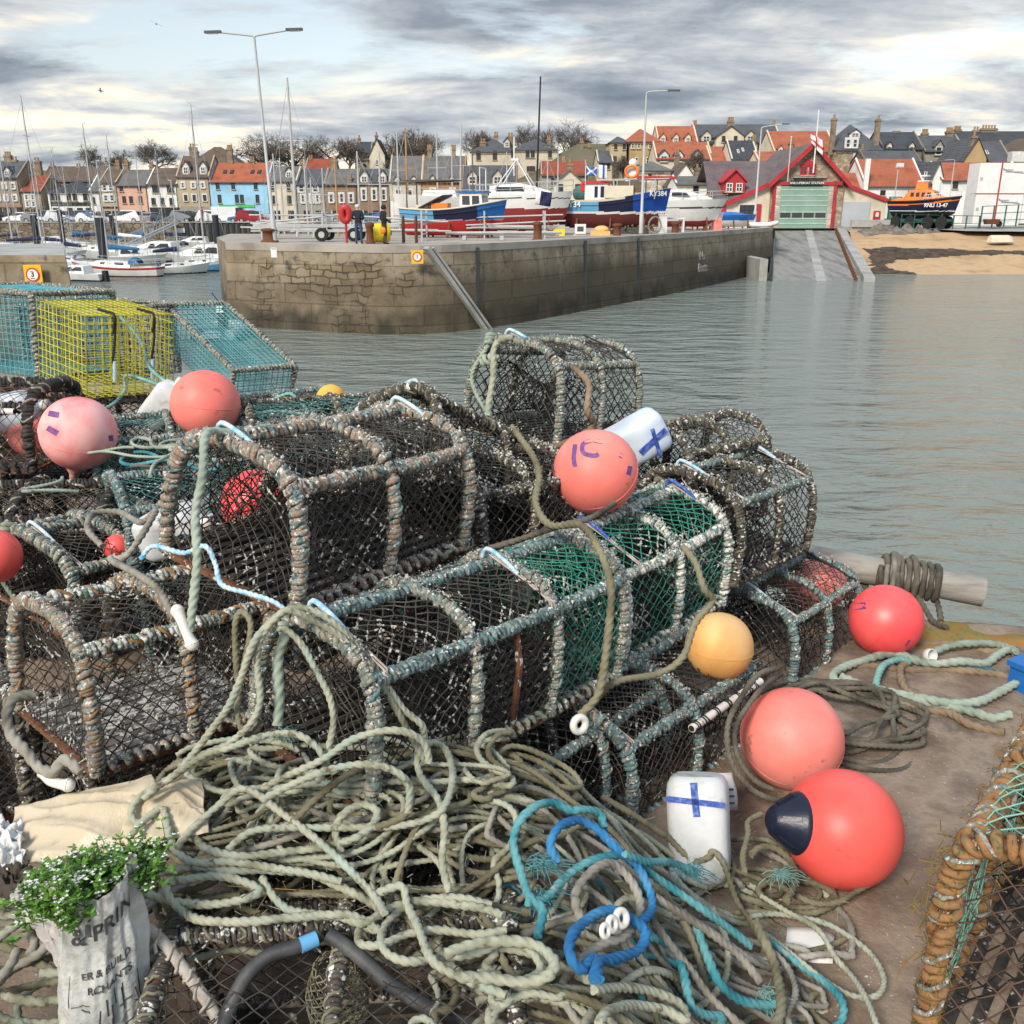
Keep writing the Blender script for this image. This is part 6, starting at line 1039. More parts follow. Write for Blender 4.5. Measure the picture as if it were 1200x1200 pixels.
t = thing('wheelbarrow', 'rusty barrow with a red box left at the foot of the white containers', 'barrow', PY(1161, 266, 99.3)); mb = MB(); box(mb, (0, 0, .5), (1.2, .6, .5), 0, 0, 1.2); mb.build('tray', M['rust_plain'], t); mb = MB(); lathe(mb, [(.1, -.06), (.3, -.06), (.3, .06), (.1, .06)], 14, 0, False, (0, 1, 0), (.8, 0, .3)); mb.build('wheel', M['tyre'], t)
t = thing('rowing_boat', 'tiny pale rowing boat lying upturned at the right of the beach', 'rowing boat', PY(1173, 284, 92), (180, 0, 12)); hull(2.6, 1.1, lambda s: .3, .3, lambda s, z: 0, ['p_cream'], t, tr=.7, deckm='p_cream'); t.location.z += .35
# ------------------------------------------------------------------ things standing on the pier
def on(u, v, y): b = PY(u, v, y); return (b[0], y, yardz(y)+.02)
t = thing('lifebuoy_station', 'red lifebuoy housing on a red post beside the two people', 'lifebuoy', on(406.5, 285, 46.5)); mb = MB(); tube(mb, [(0, 0, 0), (0, 0, 1.0)], .06, 8); mb.build('post', M['p_red'], t); mb = MB(); th = np.linspace(0, 2*math.pi, 29); P = [(.17*math.cos(a), 0, 1.3+.31*math.sin(a)) for a in th]; tube(mb, P, .155, 10, 0, False); box(mb, (0, .06, 1.3), (.34, .06, .6)); mb.build('ring_case', M['p_red'], t)
t = thing('mooring_buoy', 'big yellow drum float standing on the pier behind a rusty bollard', 'buoy', on(445, 284, 46.6)); mb = MB(); lathe(mb, [(.3, 0), (.42, .06), (.44, .5), (.42, .94), (.3, 1.0)], 20, 0, True, (1, .3, 0), (-.5, 0, .45)); mb.build('drum', M['p_yellow'], t); mb = MB(); lathe(mb, [(.12, 0), (.12, .06)], 12, 0, False, (1, .3, 0), (.47, .3, .45)); mb.build('end_cap', M['rust_plain'], t)
def bollard(label, u, v, y, h=.8, r=.2):
    t = thing('bollard', label, 'bollard', on(u, v, y), group='rusty bollards along the pier edge'); mb = MB(); lathe(mb, [(r*1.4, 0), (r*1.3, .08), (r, .12), (r*.92, h*.75), (r*1.25, h*.82), (r*1.2, h*.95), (r*.5, h)], 16); mb.build('casting', M['rust_plain'], t)
bollard('rusty brown bollard in front of the yellow drum float', 434, 285.5, 45, .95, .17); bollard('squat rusty bollard near the tall lamp post', 316, 281, 47.6, .65, .32)
bollard('rusty bollard on the pier edge right of the blue fishing boat', 630, 279.5, 50.5, .95, .22); bollard('rusty bollard under the middle of the long blue fishing boat', 723, 275.5, 58, .8, .24); bollard('rusty bollard right of the middle lamp post', 791, 272, 65.5, .85, .24)
def hoop_rail(label, u, v, y):
    t = thing('ladder_rail', label, 'ladder rail', on(u, v, y), group='rusty ladder hoops at the pier edge'); mb = MB()
    for s in (-.3, .3): tube(mb, spline([(s, 0, 0), (s, 0, .95), (s, .18, 1.15), (s, .45, 1.1), (s, .5, 0)], .08), .05, 8)
    mb.build('hoop', M['rust_plain'], t)
hoop_rail('rusty red hoop handrails at the pier steps by the blue boat', 480, 286, 46)
t = thing('boat_trailer', 'long galvanised boat trailer with black wheels behind the pier people', 'trailer', on(395, 281, 50)); mb = MB()
bar(mb, (-4.2, 0, .75), (3.2, 0, .75), .12, .16); bar(mb, (-2.2, -.6, .5), (1.4, -.6, .5), .1); bar(mb, (-2.2, .6, .5), (1.4, .6, .5), .1)
for x in (-2, -.6, .8): bar(mb, (x, -.75, .5), (x, .75, .5), .08); bar(mb, (x, -.6, .5), (x, -.5, 1.1), .06); bar(mb, (x, .6, .5), (x, .5, 1.1), .06)
mb.build('chassis', M['galv'], t)
for x in (-.6, 1.0):
    for s in (-.85, .85): mb = MB(); lathe(mb, [(.16, -.1), (.33, -.1), (.33, .1), (.16, .1)], 18, 0, False, (0, 1, 0), (x, s, .33)); lathe(mb, [(.16, -.11), (.16, .11)], 12, 1, False, (0, 1, 0), (x, s, .33)); mb.build('wheel', [M['tyre'], M['galv']], t)
def dinghyrack(label, u, v, y, n, seed):
    t = thing('mast_rack', label, 'mast rack', on(u, v, y), group='stacks of boat spars on the pier'); mb = MB(); rg = np.random.default_rng(seed)
    for i in range(n): a = rg.uniform(-1.4, 1.4); z = .3+rg.random()*1.0; tube(mb, [(-2.6+rg.normal(0, .3), a, z), (2.6+rg.normal(0, .3), a*.8, z+rg.normal(0, .15))], .05, 6)
    mb.build('spars', M['mast'], t)
    for x in (-1.8, 1.6):
        mb = MB()
        for s in (-1.5, 1.5): bar(mb, (x, s, 0), (x, s, 1.5), .08)
        for z in (.3, .8, 1.3): bar(mb, (x, -1.5, z), (x, 1.5, z), .07)
        mb.build('frame', M['galv'], t)
dinghyrack('rack of pale spars left of the red lifebuoy housing', 352, 279, 56, 9, 3); dinghyrack('rack of pale spars under the propped white motor boat', 605, 277, 57, 7, 5); dinghyrack('low rack of spars right of the hooded person', 462, 281, 52, 5, 8)
# bare masts of boats laid up behind the pier
for i, (u, vt, vb, y, wood, lab, wd) in enumerate([(349, 91, 280, 62, 0, 'tallest white mast with stays just right of the tall lamp post', .1), (327, 180, 280, 66, 0, 'short white mast right beside the tall lamp post', .07), (334, 185, 280, 70, 0, 'grey mast second to the right of the tall lamp post', .06), (362, 186, 280, 66, 0, 'white mast before the drab grey terrace', .07), (368, 208, 280, 60, 0, 'stubby white mast before the drab grey terrace', .06), (382, 197, 280, 64, 0, 'white mast left of the wooden mast', .065), (397, 189, 280, 64, 1, 'orange brown wooden mast behind the red lifebuoy housing', .075), (423, 177, 280, 66, 0, 'white mast right behind the white haired person', .075), (448, 177, 280, 64, 0, 'white mast right behind the hooded person', .08), (469, 154, 276, 80, 0, 'slim white mast over the cream fronted house', .08), (479, 150, 276, 78, 1, 'wooden mast with a lantern head above the long grey roof', .09), (514, 150, 272, 82, 0, 'white mast over the orange ochre house', .085), (531, 172, 272, 82, 0, 'shorter white mast over the orange ochre house', .07), (539, 146, 270, 84, 0, 'leaning white mast left of the cream villa', .085), (594, 178, 268, 80, 0, 'white mast before the middle of the cream villa', .06), (641, 184, 268, 82, 0, 'white mast with a cross head beside the red roof', .07)]):
    b = PY(u, vb, y); H = PY(u, vt, y)[2]-(-.3); t = thing('mast', lab, 'mast', (b[0], y, -.3), (0, 1.6 if u == 539 else 0, 0), 'masts of boats laid up behind the pier'); m = 'mast_wood' if wood else 'mast'
    mb = MB(); tube(mb, [(0, 0, 0), (0, 0, H*.5), (0, 0, H)], [wd, wd*.9, wd*.6], 8); mb.build('spar', M[m], t); mb = MB(); tube(mb, [(-.75, 0, H*.62), (.75, 0, H*.62)], .025, 5); mb.build('spreader', M[m], t); mb = MB()
    for s in (-1, 1): tube(mb, [(0, 0, H*.97), (s*.75, 0, H*.62), (s*.9, 0, .3)], .011, 4)
    tube(mb, [(0, 0, H*.97), (2.2 if i % 2 else -2.2, .4, .4)], .011, 4); mb.build('stay', M['p_grey'], t)
# clutter at the pier edge
def clutter(name, label, cat, u, v, y, f): t = thing(name, label, cat, on(u, v, y)); f(t)
def f1(t): mb = MB(); box(mb, (0, 0, .62), (.55, .5, 1.24), 0, 0, .92); box(mb, (0, 0, 1.28), (.6, .55, .08)); mb.build('cabinet', M['p_white'], t)
clutter('power_cabinet', 'white electricity cabinet right of the middle lamp post', 'cabinet', 776, 272, 65.5, f1)
def f2(t):
    mb = MB()
    for s in (-.75, .75): box(mb, (s, 0, .55), (.12, .5, 1.1))
    box(mb, (0, 0, 1.05), (1.62, .55, .12)); mb.build('trestle', M['p_white'], t)
clutter('trestle', 'white boat trestle beside the electricity cabinet', 'trestle', 787, 271, 67, f2)
def f3(t): mb = MB(); box(mb, (0, 0, .4), (.6, .6, .8)); box(mb, (0, 0, .95), (.55, .55, .25), 0, 0, .8); mb.build('crate', M['buoy_coral'], t)
clutter('fish_box', 'stack of pink red fish boxes near the pier ladder', 'fish box', 840, 269, 74, f3)
def f4(t): mb = MB(); box(mb, (0, 0, .15), (1.2, .8, .3)); ball(mb, (.1, 0, .4), .4, 0, 12, (1.2, .8, .6)); mb.build('float', M['buoy_orange'], t)
clutter('float', 'orange yellow float lying below the long blue fishing boat', 'float', 703, 273, 62, f4); 
def f5(t): mb = MB(); box(mb, (0, 0, .3), (.7, .5, .6)); mb.build('tub', M['p_yellow'], t); mb = MB(); box(mb, (0, 0, .64), (.74, .54, .08)); mb.build('rim', M['p_grey'], t)
clutter('fish_tub', 'small yellow tub beside the propped white motor boat', 'tub', 655, 273, 62, f5)
def f6(t): mb = MB(); tube(mb, spline([(.4*math.cos(a), .1*math.sin(a*2), .65+.5*math.sin(a)) for a in np.linspace(0, 6.28, 14)], .06), .06, 8); mb.build('coil', M['rope_grey'], t)
clutter('rope_coil', 'grey hoop of rope leaning near the electricity cabinet', 'rope', 767, 272.5, 64.5, f6)
def f7(t): mb = MB(); box(mb, (0, 0, .25), (2.6, 1.0, .5), 0, 0, .8); mb.build('pile', M['net_dark'], t); mb = MB(); flecks(mb, np.random.default_rng(2).normal(0, 1, (120, 3))*[.9, .3, .1]+[0, 0, .5], .06, .2); mb.build('netting', M['rope_olive'], t)
clutter('net_heap', 'grey heap of nets under the long blue fishing boat', 'net', 738, 272, 66, f7)
def f8(t):
    mb = MB(); box(mb, (0, 0, .42), (.7, .06, .6)); box(mb, (0, .3, .04), (.8, .5, .08)); mb.build('board', M['p_white'], t); mb = MB(); box(mb, (0, -.035, .42), (.4, .02, .3)); mb.build('inset', M['p_dgrey'], t)
clutter('white_frame', 'white square frame leaning below the stern of the long blue boat', 'frame', 680, 272.5, 63, f8)
def f9(t):
    mb = MB(); tube(mb, [(-3.0, 0, .35), (3.2, 0, .38)], .07, 8); tube(mb, [(-2.6, .5, .3), (2.9, .4, .3)], .07, 8)
    for x in (-2, 0, 2): bar(mb, (x, -.3, .1), (x, .8, .1), .2)
    mb.build('spar', M['mast'], t)
clutter('spar_pile', 'two long pale spars lying on blocks by the pier edge', 'spar', 588, 278, 52.5, f9)
t = thing('outboard_engine', 'white and black outboard engine head showing above the water beside the pier end', 'outboard engine', PY(259.5, 358, 41)); mb = MB(); box(mb, (0, 0, -.1), (.34, .5, .36), 0, 0, .85); box(mb, (0, 0, -.6), (.3, .45, .6), 1); mb.build('cowl', [M['p_white'], M['p_dgrey']], t); mb = MB(); tube(mb, [(0, 0, 0), (-.3, -.2, .55)], .02, 6); mb.build('tiller', M['p_black'], t)
t = thing('dinghy', 'low grey inflatable dinghy hidden beside the rounded pier end', 'dinghy', (PY(259.5, 358, 41)[0]-.2, 40.6, WZ)); mb = MB(); tube(mb, spline([(-1, -.9, .3), (-.9, 1.4, .3), (0, 2.0, .4), (.9, 1.4, .3), (.8, -.9, .3)], .1), .22, 10); box(mb, (0, .2, .2), (1.5, 2.2, .1)); mb.build('tube', M['p_grey'], t)
for i, (u, v, y, lab) in enumerate(((183, 29, 90, 'dark seabird gliding high in the clouds'), (118, 107, 110, 'small seabird flying above the marina masts'))):
    t = thing('seabird', lab, 'bird', PY(u, v, y), (10, 20, 30+80*i), 'birds in the sky'); mb = MB(); S = [[(x, -.02-.1*abs(x)*.5, .06+.22*abs(x)-.25*x*x), (x, .1-.04*abs(x), .08+.22*abs(x)-.25*x*x)] for x in np.linspace(-.55, .55, 11)]; loft(mb, S, 0); tube(mb, [(0, -.3, .05), (0, -.1, .06), (0, .1, .06), (0, .3, .05)], [.02, .06, .06, .03], 8); o = mb.build('body', M['p_dgrey'], t)
# ------------------------------------------------------------------ creels
GC = 'lobster creels piled on the quay'
def arch_table(W, H, pw, n=181):
    t = np.linspace(0, math.pi, n); c, s = np.cos(t), np.sin(t); y = -W/2*np.sign(c)*np.abs(c)**pw; z = H*np.abs(s)**pw
    L = np.concatenate([[0], np.cumsum(np.hypot(np.diff(y), np.diff(z)))]); return t, y, z, L/L[-1], L[-1]
def creel(label, loc, rot, L, W, H, net='net_black', wrapm='wrap_mixed', railm=None, pw=.6, secs=2, cell=.018, nr=.0019, wr=(.0095, .0066), crust=700, floor='slat', cords=((0.02, 'toggle_blue'), (.98, 'toggle_pale')), shoulder=48, ridge=96, net2=None, net2from=1.0, basem='rust', funnel=True, seed=1, pipe=None, group=GC, hoops=None, jit=.0022, endnet=True, posts=True, name='lobster_creel', wp=1.0, bridle=0, w2=None, endm=None, wspec=None, dbl=True):
    rg = np.random.default_rng(seed); t = thing(name, label, 'lobster creel', loc, rot, group); th, ay, az, al, AL = arch_table(W, H, pw); railm = railm or wrapm; w2 = w2 or ('wrap_mixed' if wrapm in ('wrap_teal', 'wrap_black') else 'rope_olive' if wrapm == 'wrap_dark' else 'wrap_pale' if wrapm == 'wrap_rust' else 'wrap_teal')
    def ap(q): return np.interp(q, al, ay), np.interp(q, al, az)                        # by arc length
    def at(deg): return np.interp(np.radians(deg), th, ay), np.interp(np.radians(deg), th, az)
    # base frame of rusty bar
    mb = MB(); bw = .014
    for s in (-1, 1): bar(mb, (-.005, s*W/2, 0), (L+.005, s*W/2, 0), bw, bw)
    for x in np.linspace(0, L, 3): bar(mb, (x, -W/2, -.003), (x, W/2, -.003), bw, bw)
    if posts:
        for x in (L*.5,): 
            y0, z0 = at(22); bar(mb, (x, -W/2, 0), (x, y0, z0), .012); y1, z1 = at(shoulder); bar(mb, (x, y0, z0), (x, y1, z1), .012)
            y0, z0 = at(180-22); bar(mb, (x, W/2, 0), (x, y0, z0), .012)
    mb.build('base_frame', M[basem], t)
    mb = MB(); n = 11
    for i in range(n): yy = -W/2+.03+(W-.06)*i/(n-1); bar(mb, (.01, yy, .006), (L-.01, yy, .006), (W-.06)/(n-1)*(.5 if floor != 'slat_white' else .8), .012)
    mb.build('floor', M[floor], t)
    # hoops served with rope
    hx = np.linspace(0, L, secs+1) if hoops is None else np.array(hoops)*L
    for i, x in enumerate(hx):
        mb = MB(); P = np.stack([np.full(len(ay), x), ay, az], 1)[::4]; tube(mb, P, wr[0]*.8, 7, 1); wrap(mb, P, wr[0]*(1 if i in (0, len(hx)-1) else .8), wr[1], wr[1]*1.75*wp, 0, seed=seed+i, fuzz=.5); wrap(mb, P, wr[0]*1.35, wr[1]*.55, wr[1]*8, 2, seed=seed+i+70, fuzz=1.2)
        if wspec is not None and i == 0: wrap(mb, P, wr[0]*1.15, wr[1]*.7, wr[1]*5, 0, seed=seed+i+50)
        mb.build('hoop', [M[wrapm], M['rust'], M[w2]], t)
    for j, dg in enumerate((shoulder, ridge, 180-shoulder)):
        y, z = at(dg); mb = MB(); P = [(0, y, z), (L*.33, y+rg.normal(0, .004), z-.004), (L*.66, y+rg.normal(0, .004), z-.004), (L, y, z)]; tube(mb, spline(P, .05), wr[0]*.7, 6, 1); wrap(mb, P, wr[0]*.9, wr[1]*.95, wr[1]*1.9*wp, 0, seed=seed+9+j, fuzz=.5); wrap(mb, P, wr[0]*1.3, wr[1]*.55, wr[1]*9, 2, seed=seed+80+j, fuzz=1.2); mb.build('rail', [M[railm], M['rust'], M[w2]], t)
    for s in (-1, 1): mb = MB(); P = [(0, s*W/2, .014), (L*.5, s*(W/2+.003), .017), (L, s*W/2, .014)]; wrap(mb, P, .012, wr[1]*.85, wr[1]*4.5, 0, seed=seed+20+s); mb.build('base_lacing', M[wrapm], t)
    # netting: skin over the hoops, two end panels
    mb = MB(); ns, nt = int(L/cell), int(AL/cell); sag = rg.uniform(.008, .016)
    hxs = hx/L
    def skin(s, q):
        y, z = ap(q); k = np.min(np.abs(s[..., None]-hxs), -1)*L; d = sag*np.minimum(k/.08, 1)*np.abs(np.sin(q*math.pi*3)); w = np.stack([s*L, y, z], -1); c = np.array([0, 0, H*.45]); dirv = w-np.stack([s*L, 0*s, 0*s+H*.45], -1); dirv /= np.linalg.norm(dirv, axis=-1)[..., None]+1e-9; return w-dirv*d[..., None]
    A, Bq = [], []
    def part_of(lo, hi, mm):
        n2 = max(int((hi-lo)*ns), 4); a, b = netting(mb, lambda s, q: skin(lo+(hi-lo)*s, q), n2, nt, nr, mm, jit, rg=rg, drop=.01); A.append(a); Bq.append(b)
    part_of(0, net2from, 0)
    if net2from < 1: part_of(net2from, 1, 1)
    if endnet:
        ne, mz = int(W/cell), int(H/cell)
        for x, sg in ((0, 1), (L, -1)):
            f = lambda s, q: np.stack([x+sg*.05*np.sin(s*math.pi)*np.sin(np.minimum(q*1.3, 1)*math.pi), (s-.5)*W, q*H], -1)
            mk_ = lambda s, q: (np.abs(s-.5)*2)**(1/pw*1.0)+q**(1/pw*1.0) < 1.04
            a, b = netting(mb, f, ne, mz, nr, 2 if endm else 1 if (net2from < 1 and x > 0) else 0, jit*1.2, mask=mk_, rg=rg); A.append(a); Bq.append(b)
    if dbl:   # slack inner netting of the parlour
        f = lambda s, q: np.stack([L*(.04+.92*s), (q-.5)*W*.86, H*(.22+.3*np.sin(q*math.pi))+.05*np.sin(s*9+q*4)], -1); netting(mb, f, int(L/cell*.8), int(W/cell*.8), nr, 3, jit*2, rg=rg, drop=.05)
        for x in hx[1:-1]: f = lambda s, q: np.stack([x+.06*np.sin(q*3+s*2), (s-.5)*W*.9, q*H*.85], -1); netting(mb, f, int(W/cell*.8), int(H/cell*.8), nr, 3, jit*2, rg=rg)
    mb.build('netting', [M[net], M[net2 or net], M[endm or net], M['net_shaded']], t)
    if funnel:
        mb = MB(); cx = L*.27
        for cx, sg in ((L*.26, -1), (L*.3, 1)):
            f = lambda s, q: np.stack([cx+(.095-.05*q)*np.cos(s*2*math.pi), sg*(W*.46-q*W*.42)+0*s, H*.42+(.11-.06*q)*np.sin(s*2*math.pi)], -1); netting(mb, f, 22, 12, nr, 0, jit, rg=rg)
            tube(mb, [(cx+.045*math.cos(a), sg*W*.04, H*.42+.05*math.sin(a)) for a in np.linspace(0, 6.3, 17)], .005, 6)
        mb.build('entry_funnel', M['net_shaded'], t)
    for fx, tm in cords:
        y0, z0 = at(ridge); y1, z1 = at(shoulder); x = L*fx; p0 = np.array([x, y0, z0+.022]); p1 = np.array([x+.01, y1, z1+.02]); mb = MB()
        for o in (-.004, .004): tube(mb, [p0+[o, 0, 0], p0*.5+p1*.5+[o, 0, .004], p1+[o, -.004, 0], p1+[o, -.012, -.03]], .0026, 5)
        c = mb.build('door_cord', M['cord' if tm != 'cord_black' else 'cord_black'], t)
        if tm != 'cord_black': mb = MB(); q0, q1 = p0+(p1-p0)*-.06, p0+(p1-p0)*.46; tube(mb, spline([q0+[0, .012, -.02], q0+[0, 0, .008], (q0+q1)/2+[0, 0, .012], q1+[0, 0, .004]], .01), .0062, 8); mb.build('toggle', M[tm], c)
    if bridle:
        x = L+.03 if bridle > 0 else -.03; y0, z0 = at(110); P = [(x*.2 if x < 0 else L, y0+.02, z0+.02), (x, y0+.01, z0-.02), (x*1.3 if x < 0 else x+.02, y0+.06, z0*.55), (x, y0-.04, .06), (x, y0-.14, .03)]; mb = MB(); rope(mb, P, .0085); wrap(mb, [P[0], P[1]], .014, .008, .015, 0, seed=seed); wrap(mb, [(x, y0-.03, z0-.05), (x, y0+.03, z0-.09)], .012, .008, .014, 0, seed=seed+1); mb.build('bridle', M['rope_sea' if bridle < 0 else 'rope_olive'], t)
    if pipe:
        dg, f0, f1, offz = pipe; y, z = at(dg); mb = MB(); P = spline([(L*f0, y*1.09, z+offz), (L*(f0+f1)/2, y*1.1, z+offz+.003), (L*f1, y*1.09, z+offz)], .02); tube(mb, P, .0125, 12); lathe(mb, [(.0095, 0), (.0095, .0015)], 10, 1, False, (1, 0, 0), P[-1]+[.0003, 0, 0]); lathe(mb, [(.0095, 0), (.0095, .0015)], 10, 1, False, (-1, 0, 0), P[0]-[.0003, 0, 0]); pp = mb.build('pipe', [M['white_pipe'], M['shop_black']], t); mb = MB()
        for q in np.linspace(.06, .94, 7): c = P[int(q*(len(P)-1))]; wrap(mb, [c-[.012, 0, 0], c, c+[.012, 0, 0]], .0135, .0026, .009, 0, 5, 9, .1, seed=int(q*99))
        mb.build('pipe_ties', M['cord_black'], pp)
    if crust:
        mb = MB(); A = np.concatenate(A); Bq = np.concatenate(Bq); crusted(mb, A, Bq, int(crust*.95), seed, nr, rg=rg)
        nq = int(crust*.9); y, z = ap(rg.random(nq)); x = rg.choice(hx, nq)+rg.normal(0, .010, nq); flecks(mb, np.stack([x, y*1.03, z*1.03+.01], 1), .0015, .0065, 0, rg); nq = crust//2; dg = rg.choice((shoulder, ridge, 180-shoulder), nq); yy, zz = at(dg); flecks(mb, np.stack([rg.uniform(0, L, nq), yy*1.02+rg.normal(0, .01, nq), zz+rg.uniform(0, .018, nq)], 1), .0015, .0065, 0, rg); fx = np.stack([rg.uniform(0, L, crust//3), rg.uniform(-W/2, W/2, crust//3), np.full(crust//3, .016)], 1)[:int(crust/3*(1 if floor == 'slat_white' else .35))]; flecks(mb, fx, .003, .009, 0, rg)
        o = mb.build('barnacle_crust', M['crust'], t, 'stuff')
    return t
creel('rusty wrapped creel at the top front of the pile with two blue door toggles', (-.665, 2.057, .815), (8.7, 4.1, 58.1), .651, .437, .333, 'net_black', 'wrap_mixed', seed=3, crust=900, wspec=1, wr=(.0115, .0078))
creel('long barnacled creel under the topmost creel, green mesh at its far end', (-.445, 1.798, .475), (6.9, 4.6, 51.3), .94, .39, .345, 'net_black', 'wrap_pale', 'wrap_teal', secs=3, net2='net_green', net2from=.70, seed=5, crust=1500, cords=((.03, 'toggle_blue'), (.64, 'toggle_blue')), wr=(.0105, .0072))
creel('bright green netted creel in the middle with whitened rope edges', (.187, 2.765, .342), (9, -2.6, 46), .56, .413, .346, 'net_green', 'wrap_white', seed=8, crust=1500, bridle=1, cords=((.12, 'ink_blue'), (.97, 'ink_blue')), wr=(.0105, .0068), cell=.021, nr=.0021)
creel('pale roped creel crowning the back of the pile against the water', (-.013, 3.397, .843), (4.2, 6.6, 52), .54, .43, .35, 'net_black', 'wrap_pale', seed=11, crust=300, bridle=-1, cords=((.02, 'toggle_blue'), (.9, 'cord_black')), cell=.024, nr=.0023, dbl=False)
creel('blackened creel tipped over behind the topmost creel, funnel showing', (.017, 3.106, .571), (20, -27, 224.9), .63, .43, .3, 'net_dark', 'wrap_dark', seed=13, crust=700, basem='wrap_dark', cords=((.97, 'toggle_pale'),), wr=(.011, .006), cell=.018, nr=.0021)
creel('brown roped creel with a pale base bar beside the open water', (.588, 3.14, .441), (5.7, 3.6, 50), .592, .446, .332, 'net_dark', 'wrap_dark', 'wrap_teal', seed=17, crust=500, bridle=1, cords=((.03, 'toggle_blue'), (.9, 'toggle_blue')), cell=.022, nr=.0023, dbl=False)
creel('low teal roped creel at the right end of the pile by the red buoys', (.832, 3.151, .012), (4.6, 1.5, 47.8), .552, .422, .314, 'net_black', 'wrap_teal', seed=19, crust=400, bridle=1, cords=((.04, 'toggle_pale'), (.95, 'cord_black')), cell=.021, nr=.0018)
creel('teal roped creel low in front with a white pipe along its edge', (.168, 2.382, .012), (6, -.8, 46), .64, .438, .303, 'net_black', 'wrap_teal', seed=23, crust=900, bridle=-1, cords=((.02, 'toggle_pale'),), pipe=(36, .42, 1.02, .0), wr=(.011, .0075), posts=False)
creel('orange and rust roped creel at lower left with whitened floor slats', (-1.15, 2.095, .369), (-.6, 4.1, 47), .50, .466, .352, 'net_black', 'wrap_mixed', 'wrap_white', seed=29, crust=1100, w2='wrap_rust', floor='slat_white', cords=(), wr=(.0115, .0078), cell=.02, dbl=False, funnel=False)
creel('thick grey roped creel half buried behind the rust roped one', (-1.663, 3.013, .30), (12, 4.5, 60), .50, .462, .29, 'net_black', 'wrap_pale', seed=31, crust=400, bridle=-1, cords=((.05, 'toggle_pale'),), wr=(.014, .0085))
creel('orange brown netted creel at the left edge with a white pipe', (-2.47, 3.89, .66), (3, 0, -6), .6, .42, .3, 'net_brown', 'wrap_black', seed=37, crust=60, cords=(), pipe=(40, .3, .93, .01), cell=.024, nr=.0016, dbl=False, wr=(.014, .009))
creel('black netted creel beneath the orange brown one with a long white pipe', (-2.17, 3.47, .33), (6, 0, 2), .66, .44, .30, 'net_black', 'wrap_black', seed=41, crust=120, cords=((.5, 'cord_black'),), pipe=(38, -.1, .97, .0), wr=(.013, .008), cell=.02)
creel('dark netted creel at the lower left corner of the pile', (-1.95, 2.05, .1), (4, 3, 38), .6, .44, .32, 'net_black', 'wrap_dark', seed=43, crust=200, cords=(), wr=(.013, .009))
creel('big rust orange creel with green top netting at the right foreground', (1.055, 1.36, .012), (0, 0, 51), .76, .53, .515, 'net_pale_green', 'wrap_rust', seed=47, crust=120, pw=.24, shoulder=40, ridge=140, endm='net_brown', cords=(), wr=(.017, .0095), wp=1.45, cell=.026, nr=.0021, basem='rust_plain', funnel=False, jit=.003)
creel('dark creel lying lowest in the foreground with black hose hoops', (-.62, 1.36, .012), (4, 0, 4), .62, .46, .36, 'net_black', 'wrap_dark', seed=53, crust=200, cords=(), cell=.0215, nr=.0014, pw=.5, wr=(.012, .005), dbl=False, funnel=False, basem='rod_pale', posts=False)
creel('black netted creel lying between the topmost creel and the coral buoy', tuple(Pd(515, 642, 2.9)), (6, 3, 40), .40, .40, .27, 'net_dark', 'wrap_dark', seed=61, crust=1300, cords=(), basem='wrap_dark', wr=(.0105, .006))
